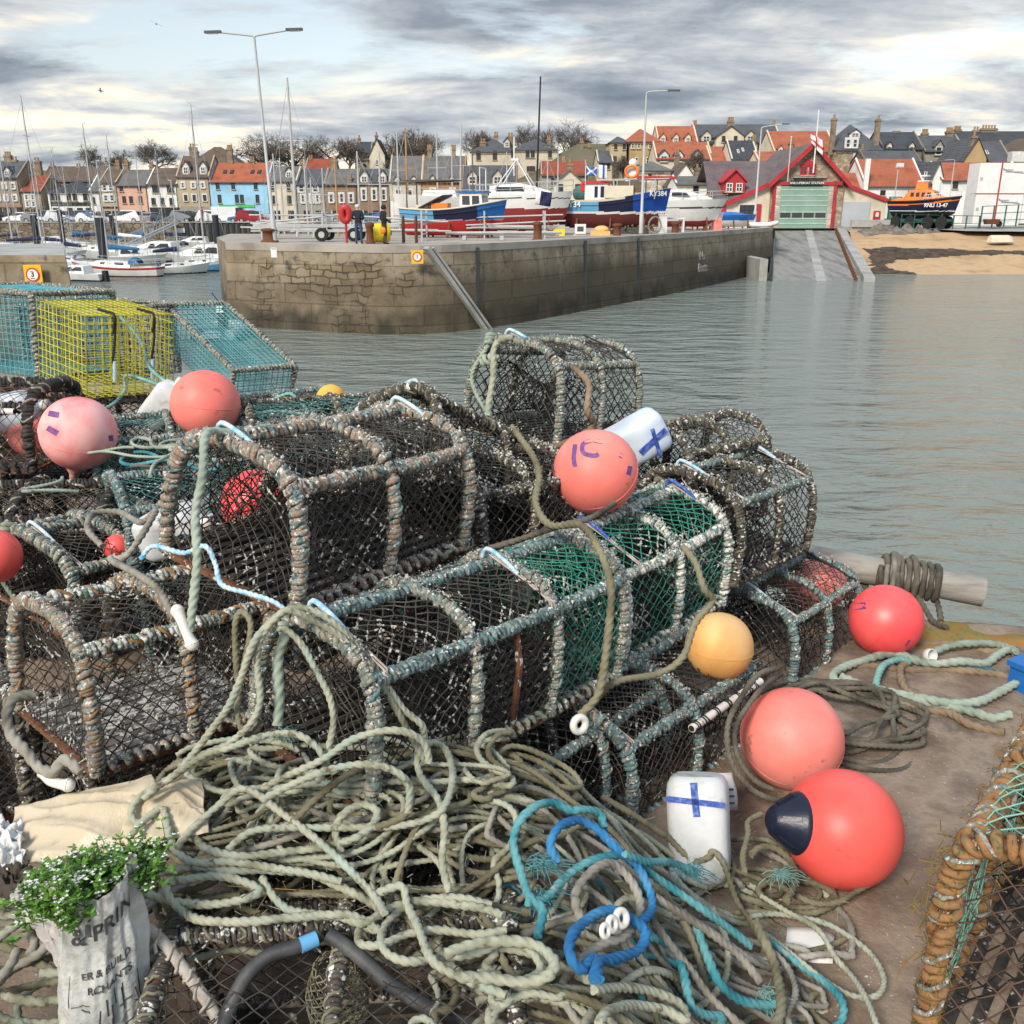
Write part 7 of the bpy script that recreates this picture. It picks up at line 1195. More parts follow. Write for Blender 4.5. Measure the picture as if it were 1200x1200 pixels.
# creels lower in the heap, glimpsed through the gaps
for i, (lab, loc, rot, L, W, H, net, wm) in enumerate([
    ('black creel at the bottom of the heap under the rope coils', (-.55, 1.86, .01), (0, 0, 50), .8, .42, .33, 'net_dark', 'wrap_dark'),
    ('dark creel at the bottom below the lower left rust roped one', (-1.2, 2.2, .01), (0, 0, 46), .6, .44, .31, 'net_black', 'wrap_dark'),
    ('whitened creel below the long barnacled creel', (-.1, 2.2, .015), (2, 0, 48), .62, .42, .30, 'net_dark', 'wrap_teal'),
    ('dark teal creel buried under the topmost front creel', (-.78, 2.55, .4), (3, 0, 56), .62, .42, .33, 'net_dark', 'wrap_teal'),
    ('dark creel wedged under the tipped black one', (-.3, 2.95, .25), (3, 0, 50), .62, .43, .32, 'net_dark', 'wrap_dark'),
    ('dark creel holding up the pale roped back creel', (.02, 3.3, .47), (0, 0, 50), .6, .44, .33, 'net_dark', 'wrap_dark'),
    ('dark creel on the ground at the back of the heap', (.25, 3.2, .01), (0, 0, 48), .6, .43, .31, 'net_dark', 'wrap_dark'),
    ('small dark creel peeping behind the blue crossed jug', (.55, 3.48, .50), (4, 0, 35), .42, .36, .36, 'net_dark', 'wrap_dark'),
    ('blue roped creel in the clutter left of the topmost creel', (-1.42, 3.25, .42), (5, 0, 30), .55, .45, .3, 'net_teal', 'wrap_teal'),
    ('second blue roped creel in the clutter behind the pink buoy', (-1.75, 3.85, .5), (0, 0, 24), .6, .46, .3, 'net_teal', 'wrap_teal'),
    ('dark green netted creel showing under the teal wire trap', (-1.15, 4.05, .5), (0, 0, 20), .75, .5, .33, 'net_teal', 'wrap_dark'),
    ('black creel below the yellow wire trap', (-2.3, 4.35, .47), (0, 0, 4), .75, .5, .33, 'net_black', 'wrap_black'),
    ('black creel in the base row at the left', (-2.2, 3.5, .01), (0, 0, 0), .66, .46, .3, 'net_black', 'wrap_black'),
    ('dark creel in the base row under the blue clutter', (-1.4, 3.3, .01), (0, 0, 25), .66, .46, .38, 'net_dark', 'wrap_teal'),
    ('dark creel in the base row under the dark green one', (-1.3, 4.1, .01), (0, 0, 20), .75, .5, .45, 'net_dark', 'wrap_dark'),
    ('dark creel in the base row under the yellow wire trap', (-2.5, 4.4, .01), (0, 0, 4), .8, .52, .44, 'net_dark', 'wrap_dark'),
    ('dark creel holding up the teal wire trap', (-1.5, 4.75, .35), (0, 0, 30), .6, .5, .36, 'net_dark', 'wrap_teal')]):
    creel(lab, loc, rot, L, W, H, net, wm, seed=100+i*3, crust=350 if i < 9 else 150, cords=(), dbl=i < 8, funnel=False, floor='slat', basem='wrap_dark', wr=(.0105, .007), cell=.020, nr=.0020)
# wire traps
def wire_trap(label, loc, rot, L, W, H, wm, wrapm=None, cell=.037, wr=.0022, extra=None):
    t = thing('wire_trap', label, 'wire trap', loc, rot, 'coated wire traps at the back left'); 
    def panel(name, o, a, b, la, lb):
        A = []; B = []
        for i in range(int(la/cell)+1): f = i/int(la/cell); A.append(o+a*f); B.append(o+a*f+b)
        for j in range(int(lb/cell)+1): f = j/int(lb/cell); A.append(o+b*f); B.append(o+b*f+a)
        mb = MB(); prisms(mb, np.array(A), np.array(B), wr); mb.build(name, M[wm], t)
    X, Yv, Z = np.array([L, 0, 0.]), np.array([0, W, 0.]), np.array([0, 0, H]); o = np.array([0, -W/2, 0.])
    for nme, oo, a, b, la, lb in (('side_panel', o, X, Z, L, H), ('side_panel', o+Yv, X, Z, L, H), ('end_panel', o, Yv, Z, W, H), ('end_panel', o+X, Yv, Z, W, H), ('lid', o+Z, X, Yv, L, W), ('base_panel', o, X, Yv, L, W)): panel(nme, oo, a, b, la, lb)
    panel('inner_panel', o+X*.5, Yv, Z, W, H)
    if wrapm:
        for a, b in ((o+Z, o+Z+X), (o+Z+Yv, o+Z+X+Yv), (o+Z, o+Z+Yv), (o+Z+X, o+Z+X+Yv), (o, o+Z), (o+X, o+X+Z), (o+X+Yv, o+X+Yv+Z), (o+Yv, o+Yv+Z)):
            mb = MB(); wrap(mb, [a, (a+b)/2, b], .009, .0085, .021, 0, seed=int(abs(a.sum()*100))+3); tube(mb, [a, b], .008, 6); mb.build('edge_lacing', M[wrapm], t)
    return t
yt = wire_trap('bright yellow square mesh wire trap with black elastic hooks', (-2.055, 4.521, .878), (-4, 5.6, -39.6), .429, .416, .357, 'wire_yellow', None, .0355, .0024)
mb = MB()
for x in (.3, .75): tube(mb, spline([(.429, -.208+.416*x, .28), (.434, -.205+.416*x, .36), (.37, -.205+.416*x, .366), (.30, -.205+.416*x, .364)], .02), .006, 6); tube(mb, spline([(.435, -.218+.416*x, .15), (.436, -.205+.416*x, .25), (.434, -.2+.416*x, .35)], .02), .005, 6)
mb.build('elastic', M['cord_black'], yt)
for x in (.29, .73): mb = MB(); tube(mb, [(.438, -.205+.416*x, .07), (.438, -.205+.416*x, .16)], .009, 8); mb.build('hook', M['toggle_blue'], yt)
wire_trap('turquoise wire trap with roped edges sloping down right of the yellow one', (-1.91, 5.691, .69), (19.1, 1.8, 42), .389, .913, .242, 'wire_teal', 'wrap_pale', .034, .0026)
wire_trap('turquoise wire trap with a thick roped edge at the far left', (-2.944, 5.417, .805), (-3, 1.4, -26.2), .665, .511, .426, 'wire_teal', 'wrap_pale', .034, .0024)
wire_trap('grey wire trap standing behind the yellow one at the left', (-2.9, 6.1, .66), (0, 0, -30), .8, .5, .42, 'pile_dark', 'wrap_pale', .036, .0022)
# ------------------------------------------------------------------ buoys
GB = 'round plastic buoys lying among the creels'
def buoy(label, u, v, rpx, d, m, axis=(0, .3, 1), neck=True, nm='same', seam=False, band=None, eye=True):
    r = rpx*d/FPX; c = Pd(u, v, d); t = thing('buoy', label, 'buoy', c, (0, 0, 0), GB); q = Vector((0, 0, 1)).rotation_difference(Vector(axis).normalized()); t.rotation_mode = 'QUATERNION'; t.rotation_quaternion = q
    mb = MB(); n = 40; th = np.linspace(-math.pi/2, math.pi/2, 29); prof = [(max(r*math.cos(a), .001), r*math.sin(a)*1.0) for a in th]; lathe(mb, prof, 48); V = mb.v[0]; V *= (1+.012*np.array([nz(*(p/r), 1.3) for p in V]))[:, None]; a = np.linspace(0, 2*math.pi, 60); tube(mb, [(r*1.003*math.cos(x), r*1.003*math.sin(x), .012*r*math.sin(x*2)) for x in a], .0009, 5)
    mb.build('float', M[m], t)
    if neck:
        mb = MB(); z = r*.96; lathe(mb, [(r*.26, z-.02), (r*.25, z+.015), (r*.19, z+.035), (r*.13, z+.05), (r*.12, z+.08), (.004, z+.085)], 20); mb.build('neck', M[m if nm == 'same' else nm], t)
    if seam: mb = MB(); a = np.linspace(0, 2*math.pi, 60); tube(mb, [(r*1.0*math.cos(x), r*1.0*math.sin(x), -.004) for x in a], .0012, 5); mb.build('seam', M['buoy_yellow'], t)
    return t, r, c
def mark(t, r, uv0, strokes, m, w=.012):
    """felt-pen strokes on a ball: paths in degrees (az, el) seen from the camera side; stored in the buoy's own frame"""
    R = t.rotation_quaternion.to_matrix().inverted(); c = np.array(t.location); f = np.array([0, 0, EYE])-c; f /= np.linalg.norm(f); sx = np.cross([0, 0, 1.], f); sx /= np.linalg.norm(sx); sy = np.cross(f, sx)
    for st in strokes:
        mb = MB(); P = spline([(a, b, 0) for a, b in st], .02); S = []
        T = np.gradient(P, axis=0); T /= np.linalg.norm(T, axis=1)[:, None]+1e-9
        for p, tt in zip(P, T):
            row = []
            for o in (-.5, .5):
                a, b = p[0]-tt[1]*o*w/r, p[1]+tt[0]*o*w/r; q = a*sx+b*sy+f*math.sqrt(max(1-a*a-b*b, 0)); q = q/np.linalg.norm(q)*r*1.004; row.append(np.array(R@Vector(q)))
            S.append(row)
        loft(mb, S, 0, smooth=False); mb.build('pen_mark', M[m], t)
b1 = buoy('faded coral pink buoy with purple letter marks in the middle of the pile', 698, 553, 50, 2.96, 'buoy_coral', (.3, .6, -.7))
mark(b1[0], b1[1], 0, [[(-.08, .72), (-.3, .62), (-.28, .42), (-.05, .36), (.06, .4)], [(-.08, .72), (.12, .68), (.26, .72)], [(-.48, .62), (-.5, .3), (-.46, .1)], [(.78, .15), (.74, -.05)], [(.5, .4), (.62, .36)]], 'ink_purple', .014)
b2 = buoy('buoy bleached almost white on top with small purple blots at the left', 92, 508, 43, 3.75, 'buoy_pink', (-.3, .2, -.9)); mark(b2[0], b2[1], 0, [[(-.65, .6), (-.4, .52)], [(-.72, .22), (-.5, .05)], [(.72, -.2), (.84, -.2)]], 'ink_purple', .022)
buoy('bright coral buoy sitting before the turquoise wire trap', 241, 474, 40, 4.0, 'buoy_coral', (.1, .1, 1), False)
t_, r_, c_ = buoy('small orange buoy with a pale stripe behind the topmost creel', 388, 468, 17.5, 4.5, 'buoy_yellow', (.3, .2, 1), False); mark(t_, r_, 0, [[(-.15, .85), (.05, .4), (.25, -.2)]], 'buoy_orange', .022)
buoy('peach orange float with a mould seam resting between two creels', 843, 757, 39.5, 2.95, 'buoy_orange', (.08, .05, 1), False, seam=True)
buoy('faded pink buoy showing through the top net of the right creel', 957, 684, 34, 3.95, 'buoy_coral', (0, 1, -.3))
t_, r_, c_ = buoy('glossy red buoy by the pipe at the quay edge', 1038, 727, 42, 3.63, 'buoy_hot', (-.7, .3, .5), False); mark(t_, r_, 0, [[(-.92, .22), (-.55, .32)], [(.6, -.5), (.64, -.52)]], 'ink_purple', .026)
buoy('scuffed coral buoy behind the black necked red buoy', 928, 865, 59, 2.805, 'buoy_coral', (.1, .5, -.8))
# the big one with a navy neck
r = 68*2.4/FPX; c = Pd(987, 971, 2.4); t = thing('buoy', 'large red buoy with a navy blue neck lying on the quay', 'buoy', c, (0, 0, 0), GB); t.rotation_mode = 'QUATERNION'; ax = np.array([-.94, -.12, .22]); t.rotation_quaternion = Vector((0, 0, 1)).rotation_difference(Vector(ax).normalized()); mb = MB()
prof = [(max(r*math.cos(a), .001), r*math.sin(a)) for a in np.linspace(-math.pi/2, 1.03, 28)]+[(r*.47, r*.90)]; lathe(mb, prof, 48); mb.build('float', M['buoy_red'], t); mb = MB(); lathe(mb, [(r*.52, r*.85), (r*.53, r*.88), (r*.50, r*.94), (r*.43, r*1.03), (r*.34, r*1.16), (r*.26, r*1.27), (r*.22, r*1.33), (r*.17, r*1.37), (.005, r*1.38)], 32)
for k in range(5): a = k*math.pi*.4+.5; bar(mb, (r*.44*math.cos(a), r*.44*math.sin(a), r*1.0), (r*.26*math.cos(a), r*.26*math.sin(a), r*1.25), .012, .014)
mb.build('neck', M['buoy_neck'], t)
buoy('red buoy trapped beneath the topmost creel, seen through its mesh', 300, 590, 40, 3.0, 'buoy_hot', (0, 1, 0), False)
buoy('red buoy cut by the left picture edge below the white pipe', -8, 652, 32, 3.1, 'buoy_red', (0, 1, 0), False)
buoy('red float under the thick grey roped creel', 138, 642, 16, 3.35, 'buoy_red', (0, 1, 0), False)
buoy('coral buoy at the left edge inside the orange brown creel', 40, 507, 30, 4.0, 'buoy_coral', (0, 1, 0), False)
# white canisters used as floats
def canister(label, u, v, d, Mx, w, h, dp, m, cross=None, tag_=False):
    t = thing('canister', label, 'canister', Pd(u, v, d), (0, 0, 0), 'plastic canisters used as floats'); t.rotation_mode = 'QUATERNION'; t.rotation_quaternion = Mx.to_quaternion(); mb = MB()
    def ring(z, sx, sy, e=.5): a = np.arange(32)*2*math.pi/32; return [(sx/2*math.copysign(abs(math.cos(q))**e, math.cos(q)), sy/2*math.copysign(abs(math.sin(q))**e, math.sin(q)), z) for q in a]
    S = [ring(-h/2, w*.70, dp*.70), ring(-h/2+.006, w*.86, dp*.86), ring(-h/2+.02, w*.96, dp*.96), ring(-h/2+.04, w, dp), ring(-h*.1, w, dp), ring(h*.02, w*.985, dp*.97), ring(h*.2, w, dp), ring(h*.33, w*.98, dp*.98), ring(h*.42, w*.84, dp*.86, .5), ring(h*.48, w*.5, dp*.55, .7), ring(h*.5, w*.24, w*.24, 1), ring(h*.56, w*.22, w*.22, 1)]
    loft(mb, S, 0, True, True, True, True); b = mb.build('body', M[m], t); mb = MB(); lathe(mb, [(w*.145, 0), (w*.145, .022), (.004, .024)], 16, 0, True, None, (0, 0, h*.555)); mb.build('cap', M['toggle_white'], t)
    mb = MB(); tube(mb, spline([(0, dp*.30, h*.38), (0, dp*.44, h*.47), (0, dp*.2, h*.52), (0, .02, h*.5)], .01), .012, 8); mb.build('handle', M[m], t)
    if cross:
        mb = MB(); y = -dp/2-.0015
        for a, c, ww in cross: A = np.array([a[0]*w, y, a[1]*h]); B = np.array([c[0]*w, y, c[1]*h]); bar(mb, A, B, .0022, ww)
        mb.build('painted_cross', M['ink_blue'], t)
    return t
canister('upright white canister with a blue painted cross in the rope heap', 819, 972, 2.42, Matrix.Rotation(rad(-18), 3, 'Z') @ Matrix.Rotation(rad(-24), 3, 'X') @ Matrix.Rotation(rad(172), 3, 'Y'), .155, .275, .14, 'jug', [((.02, -.46), (-.02, -.16), .017), ((-.47, -.27), (.47, -.31), .014)])
canister('bluish white canister with a blue stripe behind the coral buoy', 738, 519, 3.42, Matrix.Rotation(rad(10), 3, 'Z') @ Matrix.Rotation(rad(-118), 3, 'Y'), .16, .27, .15, 'jug_blue', [((-.16, -.02), (.02, -.46), .022), ((-.46, -.24), (.2, -.30), .014)])
canister('grubby white canister tucked beside the bright coral buoy', 192, 474, 4.2, Matrix.Rotation(rad(40), 3, 'Y'), .14, .22, .13, 'jug')
canister('white canister lying inside the topmost creel on the left', 205, 622, 3.15, Matrix.Rotation(rad(70), 3, 'Y') @ Matrix.Rotation(rad(20), 3, 'X'), .16, .25, .14, 'jug')
canister('bluish canister shut inside the orange brown creel', 12, 482, 3.95, Matrix.Rotation(rad(80), 3, 'Y'), .16, .26, .15, 'jug_blue', [((-.2, .1), (.1, -.3), .04)])
# ------------------------------------------------------------------ the rope heap
def sstep(a, b, x): t = min(max((x-a)/(b-a), 0), 1); return t*t*(3-2*t)
def hh(x, y):
    left = .375+.10*sstep(1.42, 1.66, y)-.10*sstep(1.85, 2.1, y); base = .045
    k = sstep(.62, -.02, x)*(1-.0*y); h = base+(left-base)*k
    h *= 1-.35*sstep(-.72, -.95, x); return h+.022*nz(x, y, 2, 7)
def onheap(u, v, lift=.01):
    r = ray(u, v); o = np.array([0, 0, EYE]); s = 1.2
    while s < 5:
        p = o+r*s
        if p[2] <= max(hh(p[0], p[1]), 0)+lift: break
        s += .006
    return p
RS = .0075
def heaprope(label, pts, m='rope_pale', r=RS, lift=.012, cx=0, cy=0, sc=1.0, wob=.008, name='rope', group=None, seed=0, fine=1.0):
    P = [onheap(cx+u/sc, cy+v/sc, lift+wob*math.sin(i*1.7+seed)) for i, (u, v) in enumerate(pts)]
    mb = MB(); rope(mb, P, r, fine=fine); o = mb.build(name, M[m]); tag(o, label, 'rope', group); return o
C1 = dict(cx=160, cy=860, sc=3.0)
GR = 'pale ropes tangled before the creels'
for i, (lab, pts, m, lift) in enumerate([
    ('whitish rope curving along the bottom edge of the heap above the bare net', [(-60, 540), (0, 550), (110, 585), (250, 600), (380, 580), (430, 545), (300, 500), (170, 512), (112, 525), (108, 565), (160, 620), (230, 655), (400, 660), (550, 645), (700, 640), (790, 665), (850, 640), (900, 610), (1000, 590), (1200, 610), (1290, 640)], 'rope_pale', .05),
    ('pale rope making a small open hook at the lower middle of the heap', [(440, 505), (480, 570), (540, 620), (650, 635), (760, 640), (850, 690), (790, 680), (785, 735), (860, 742), (950, 705), (1060, 690), (1200, 705), (1300, 690)], 'rope_pale', .045),
    ('long pale rope slanting down across the middle of the heap', [(140, 400), (200, 330), (290, 250), (360, 195), (420, 210), (500, 270), (600, 345), (700, 430), (790, 520), (850, 590), (872, 630)], 'rope_pale', .07),
    ('pale rope ending in a loop at the centre right of the heap', [(190, 330), (210, 370), (260, 410), (380, 430), (520, 415), (640, 400), (760, 370), (830, 320), (845, 270), (790, 250), (720, 290), (700, 350), (720, 420)], 'rope_pale', .055),
    ('pale rope rising into a narrow eye beside the rusty base bar', [(320, 410), (400, 345), (520, 330), (700, 330), (900, 325), (1020, 300), (1085, 250), (1112, 150), (1090, 60), (1040, 30), (990, 80), (1000, 150), (1060, 230), (1082, 330), (1075, 450), (1100, 560)], 'rope_pale', .06),
    ('olive rope arching over the top of the heap', [(540, 320), (640, 220), (750, 140), (850, 110), (920, 140), (962, 200), (960, 260), (920, 300), (840, 330)], 'rope_olive', .07),
    ('pale knotted rope bunched at the lower right of the heap', [(840, 565), (930, 535), (952, 600), (990, 680), (1030, 780), (1085, 830), (1200, 880), (1300, 920)], 'rope_pale', .06),
    ('pale rope loop crossing the knotted bunch', [(1250, 600), (1100, 575), (960, 600), (870, 680), (872, 760), (950, 800), (1060, 790), (1200, 770), (1300, 730), (1380, 760), (1420, 830), (1340, 870), (1200, 840)], 'rope_pale', .045),
    ('whitish rope bend hanging over the flowering weeds', [(-20, 360), (20, 310), (90, 265), (110, 330), (130, 400), (200, 450), (330, 450), (470, 470), (600, 490), (720, 520)], 'rope_pale', .06),
    ('flat bundle rope along the middle of the heap', [(-20, 520), (80, 490), (200, 470), (330, 480), (460, 480), (600, 490), (700, 530), (800, 580), (860, 620)], 'rope_pale', .035)]):
    heaprope(lab, pts, m, RS*(1.0 if i % 3 else 1.08), lift, **C1, group=GR, seed=i)
C2 = dict(cx=540, cy=860, sc=3.333)
GT = 'blue and teal ropes tangled in the heap'
for i, (lab, pts, m, lift, r) in enumerate([
    ('teal rope arching into the left side of the blue tangle', [(560, 370), (540, 310), (470, 295), (430, 300), (360, 270), (290, 285), (225, 350), (205, 430), (235, 540), (270, 640), (320, 690), (300, 790)], 'rope_teal', .07, .0088),
    ('bright blue rope sweeping through the right of the tangle', [(375, 500), (350, 430), (390, 360), (470, 340), (540, 380), (610, 450), (690, 520), (740, 620), (745, 690), (700, 740)], 'rope_blue', .085, .0090),
    ('teal rope running from the tangle to the canister', [(260, 660), (340, 640), (400, 570), (480, 510), (600, 475), (680, 490), (760, 560), (850, 620), (950, 690), (1060, 770), (1130, 830)], 'rope_teal', .07, .0088),
    ('bright blue rope ring with white rings threaded on', [(540, 960), (520, 880), (470, 920), (425, 860), (440, 780), (520, 710), (600, 690), (660, 720), (720, 770), (700, 840), (600, 880), (540, 890), (520, 960)], 'rope_blue', .10, .0098),
    ('grey rope wound inside the blue ring', [(500, 960), (480, 880), (560, 820), (640, 790), (700, 700), (680, 600), (600, 510), (520, 530), (450, 620), (470, 720), (540, 760)], 'rope_grey', .07, .009),
    ('teal rope snaking to the lower right corner of the heap', [(720, 780), (830, 840), (870, 930), (900, 1060), (960, 1100), (1020, 1110), (1000, 1180)], 'rope_teal', .05, .0088),
    ('teal rope lying along the right flank of the heap', [(920, 750), (960, 860), (1010, 970), (1090, 1040), (1200, 1060), (1260, 1040)], 'rope_teal', .05, .0095),
    ('grey rope slanting down the right flank of the heap', [(730, 700), (800, 800), (880, 900), (960, 1010), (1060, 1110), (1140, 1170)], 'rope_grey', .055, .008),
    ('pale oval loop standing out left of the blue tangle', [(-60, 860), (60, 820), (200, 810), (300, 830), (365, 890), (340, 945), (250, 970), (120, 955), (0, 950)], 'rope_pale', .09, .0095),
    ('pale coil at the bottom edge below the blue ring', [(520, 1000), (640, 990), (760, 1010), (860, 1060), (880, 1120), (800, 1080), (680, 1060), (580, 1080), (540, 1130)], 'rope_pale', .06, .0085),
    ('teal rope end sticking out towards the canister', [(640, 470), (720, 500), (800, 500), (870, 520), (915, 550)], 'rope_teal', .10, .008)]):
    heaprope(lab, pts, m, r, lift, **C2, group=GT, seed=i+30)
C3 = dict(cx=700, cy=960, sc=3.333)
for i, (lab, pts, m, lift, r) in enumerate([
    ('pale thin rope throwing a wide loop out over the bare quay', [(600, 380), (700, 370), (800, 385), (900, 410), (1000, 470), (1080, 540), (1120, 630), (1090, 690), (1000, 690), (900, 640), (800, 560), (700, 480), (640, 440)], 'rope_pale', .008, .0065),
    ('pale thin rope running straight off over the bare quay', [(640, 300), (740, 360), (860, 430), (930, 540), (1000, 620), (1050, 700), (1090, 800), (1110, 860)], 'rope_pale', .02, .0065),
    ('tan rope lying under the large red buoy', [(720, 260), (780, 300), (860, 330), (940, 325), (1000, 290), (1060, 255)], 'rope_olive', .01, .0075),
    ('olive rope tail looped beneath the navy neck', [(600, 140), (640, 110), (700, 115), (760, 170), (775, 240), (740, 320)], 'rope_olive', .05, .009),
    ('bundled olive rope hanging down right of the teal rope', [(620, 400), (650, 470), (690, 560), (710, 650), (720, 740), (690, 820)], 'rope_olive', .06, .011),
    ('blue rope curve at the bottom edge on the quay', [(680, 480), (780, 560), (880, 630), (950, 700), (960, 770), (920, 820), (860, 840)], 'rope_teal', .015, .0085),
    ('grey rope pair winding down the right flank', [(690, 520), (750, 590), (775, 680), (740, 770), (770, 830)], 'rope_grey', .04, .007),
    ('twisted olive rope standing up to the navy neck', [(575, 200), (570, 140), (590, 60), (590, 10), (640, -20)], 'rope_olive', .06, .008),
    ('pale rope straight across the right flank', [(220, 300), (340, 380), (450, 450), (560, 540), (640, 640)], 'rope_grey', .08, .0085)]):
    heaprope(lab, pts, m, r, lift, **C3, group='ropes spilling onto the bare quay', seed=i+60)
# the rest of the heap: one mass of loops nobody could count
def loops(mb, n, region, r, length, lift, rg, zf, mats=(0,), curl=(.05, .13), fine=.8, flat=1.0):
    for k in range(n):
        x, y = rg.uniform(*region[:2]), rg.uniform(*region[2:]); a = rg.uniform(0, 6.28); P = []; c = rg.choice([-1, 1])/rg.uniform(*curl); ds = .03; l = rg.uniform(*lift)
        for i in range(int(length*rg.uniform(.6, 1.3)/ds)):
            if rg.random() < .05: c = rg.choice([-1, 1, .2])/rg.uniform(*curl)
            a += c*ds*rg.uniform(.3, 1.1); nx, ny = x+math.cos(a)*ds*1.3, y+math.sin(a)*ds*.75
            if not (region[0]-.05 < nx < region[1]+.05 and region[2]-.05 < ny < region[3]+.05): a += math.pi*.35; nx, ny = x+math.cos(a)*ds*.5, y+math.sin(a)*ds*.5
            x, y = nx, ny; P.append((x, y, max(zf(x, y)+l+.03*nz(x, y, k*3.7, 6), r)))
        if len(P) > 6: rope(mb, P, r*rg.uniform(.85, 1.15), int(rg.choice(mats)), fine=fine, n=9)
rg = np.random.default_rng(77); mb = MB()
loops(mb, 34, (-.78, .12, 1.5, 1.86), .0064, 1.6, (-.11, .02), rg, hh, (0, 0, 1, 1, 2))
loops(mb, 12, (-.55, -.05, 1.72, 1.95), .0064, 1.3, (-.06, .05), rg, hh, (0, 0, 1))
loops(mb, 30, (.0, .62, 1.32, 1.95), .0070, 1.4, (-.16, .02), rg, hh, (0, 1, 2, 2, 3))
loops(mb, 18, (-.1, .42, 1.12, 1.45), .0070, 1.3, (-.12, .02), rg, hh, (0, 0, 1, 2))
loops(mb, 6, (.3, .75, 1.75, 2.1), .008, 1.2, (-.03, .02), rg, lambda x, y: .04, (1, 1, 2))
o = mb.build('rope_tangle', [M['rope_pale'], M['rope_olive'], M['rope_grey'], M['rope_teal']], kind='stuff'); o['label'] = 'pale and olive rope tangled in a deep heap'
mb = MB(); loops(mb, 16, (-1.15, -.72, 1.15, 1.62), .0088, 1.4, (-.14, .02), rg, lambda x, y: .24+.08*sstep(1.2, 1.6, y), (0, 0, 1, 2)); o = mb.build('rope_tangle', [M['rope_pale'], M['rope_olive'], M['rope_grey']], kind='stuff'); o['label'] = 'grey rope coils heaped left of the printed sack'
def freerope(label, pts, m, r, cx=0, cy=0, sc=1, group=None, name='rope'):
    P = [Pd(cx+u/sc, cy+v/sc, d) for u, v, d in pts]; mb = MB(); rope(mb, P, r); o = mb.build(name, M[m]); return tag(o, label, 'rope', group)
C4 = dict(cx=150, cy=660, sc=3.43); GH = 'ropes draped over the long barnacled creel'
freerope('double pale rope draped from the long creel down its front', [(1190, 720, 2.0), (1180, 650, 1.97), (1100, 580, 1.95), (1000, 430, 1.93), (900, 310, 1.92), (800, 220, 1.91), (700, 180, 1.9), (620, 200, 1.89), (550, 260, 1.87), (500, 330, 1.86), (450, 470, 1.87), (400, 580, 1.88), (320, 690, 1.9), (250, 780, 1.91), (180, 860, 1.92), (100, 905, 1.92), (30, 960, 1.9), (15, 1020, 1.88), (60, 1060, 1.87)], 'rope_pale', RS, **C4, group=GH)
freerope('pale rope running beside the double rope over the creel hoop', [(1195, 800, 1.98), (1150, 720, 1.96), (1080, 590, 1.94), (960, 400, 1.92), (860, 300, 1.905), (760, 240, 1.895), (650, 190, 1.88), (590, 225, 1.87), (530, 310, 1.87), (520, 420, 1.88), (530, 560, 1.88), (480, 660, 1.88), (370, 750, 1.89), (280, 800, 1.9), (150, 875, 1.9), (60, 950, 1.88)], 'rope_pale', RS*.95, **C4, group=GH)
freerope('olive rope loop hanging inside the hoop of the long creel', [(600, 262, 1.885), (640, 270, 1.885), (700, 330, 1.885), (760, 440, 1.88), (810, 540, 1.88), (825, 640, 1.88), (805, 750, 1.88), (790, 830, 1.87), (760, 880, 1.87)], 'rope_pale', RS*.9, **C4, group=GH)
freerope('olive rope bight hanging left of the long creel hoop', [(440, 470, 1.94), (430, 260, 1.95), (455, 195, 1.95), (490, 230, 1.94), (490, 300, 1.93), (470, 400, 1.92), (440, 550, 1.91), (450, 650, 1.9), (490, 690, 1.9), (540, 640, 1.9)], 'rope_olive', RS*.9, **C4, group=GH)
freerope('pale rope sweeping up from the heap across the creel corner', [(150, 880, 1.87), (300, 775, 1.87), (400, 745, 1.87), (560, 690, 1.87), (680, 690, 1.87), (760, 740, 1.86), (790, 800, 1.86)], 'rope_pale', RS*.95, **C4, group=GH)
freerope('thick teal grey tail knotted to the long creel hoop', [(622, 240, 1.93), (628, 300, 1.92), (605, 370, 1.92), (603, 460, 1.92), (608, 560, 1.92), (600, 650, 1.92)], 'rope_sea', .0115, **C4, group=GH)
freerope('pale rope crossing low over the front of the long creel', [(540, 905, 1.85), (650, 850, 1.85), (780, 790, 1.84), (900, 710, 1.84), (1020, 675, 1.84), (1120, 680, 1.85), (1190, 725, 1.87), (1210, 800, 1.88)], 'rope_pale', RS, **C4, group=GH)
freerope('pale rope curving below the crossing rope', [(540, 950, 1.82), (700, 870, 1.82), (850, 820, 1.82), (980, 810, 1.82), (1080, 840, 1.82), (1130, 900, 1.83), (1125, 1000, 1.84)], 'rope_pale', RS, **C4, group=GH)
C5 = dict(cx=0, cy=0, sc=1)
freerope('pale rope tying the topmost creel hoop down to the white toggle', [(272, 508, 2.13), (250, 505, 2.1), (240, 515, 2.05), (237, 560, 2.0), (229, 600, 1.99), (231, 650, 1.97), (228, 690, 1.97), (222, 740, 1.97)], 'rope_sea', .0095, **C5)
freerope('light blue cord knotted round the base of the topmost creel', [(165, 655, 2.0), (180, 640, 2.0), (215, 648, 1.99), (240, 640, 1.97), (252, 660, 1.97), (260, 685, 1.95), (290, 695, 1.94), (320, 705, 1.93), (338, 718, 1.93)], 'toggle_blue', .0055, **C5)
freerope('grey rope loop lying over the thick grey roped creel', [(120, 640, 2.75), (103, 620, 2.8), (110, 602, 2.9), (140, 600, 2.9), (165, 612, 2.8), (182, 600, 2.7), (150, 650, 2.6), (130, 655, 2.6), (160, 672, 2.4), (185, 690, 2.3), (205, 725, 2.2)], 'rope_grey', .0095, **C5)
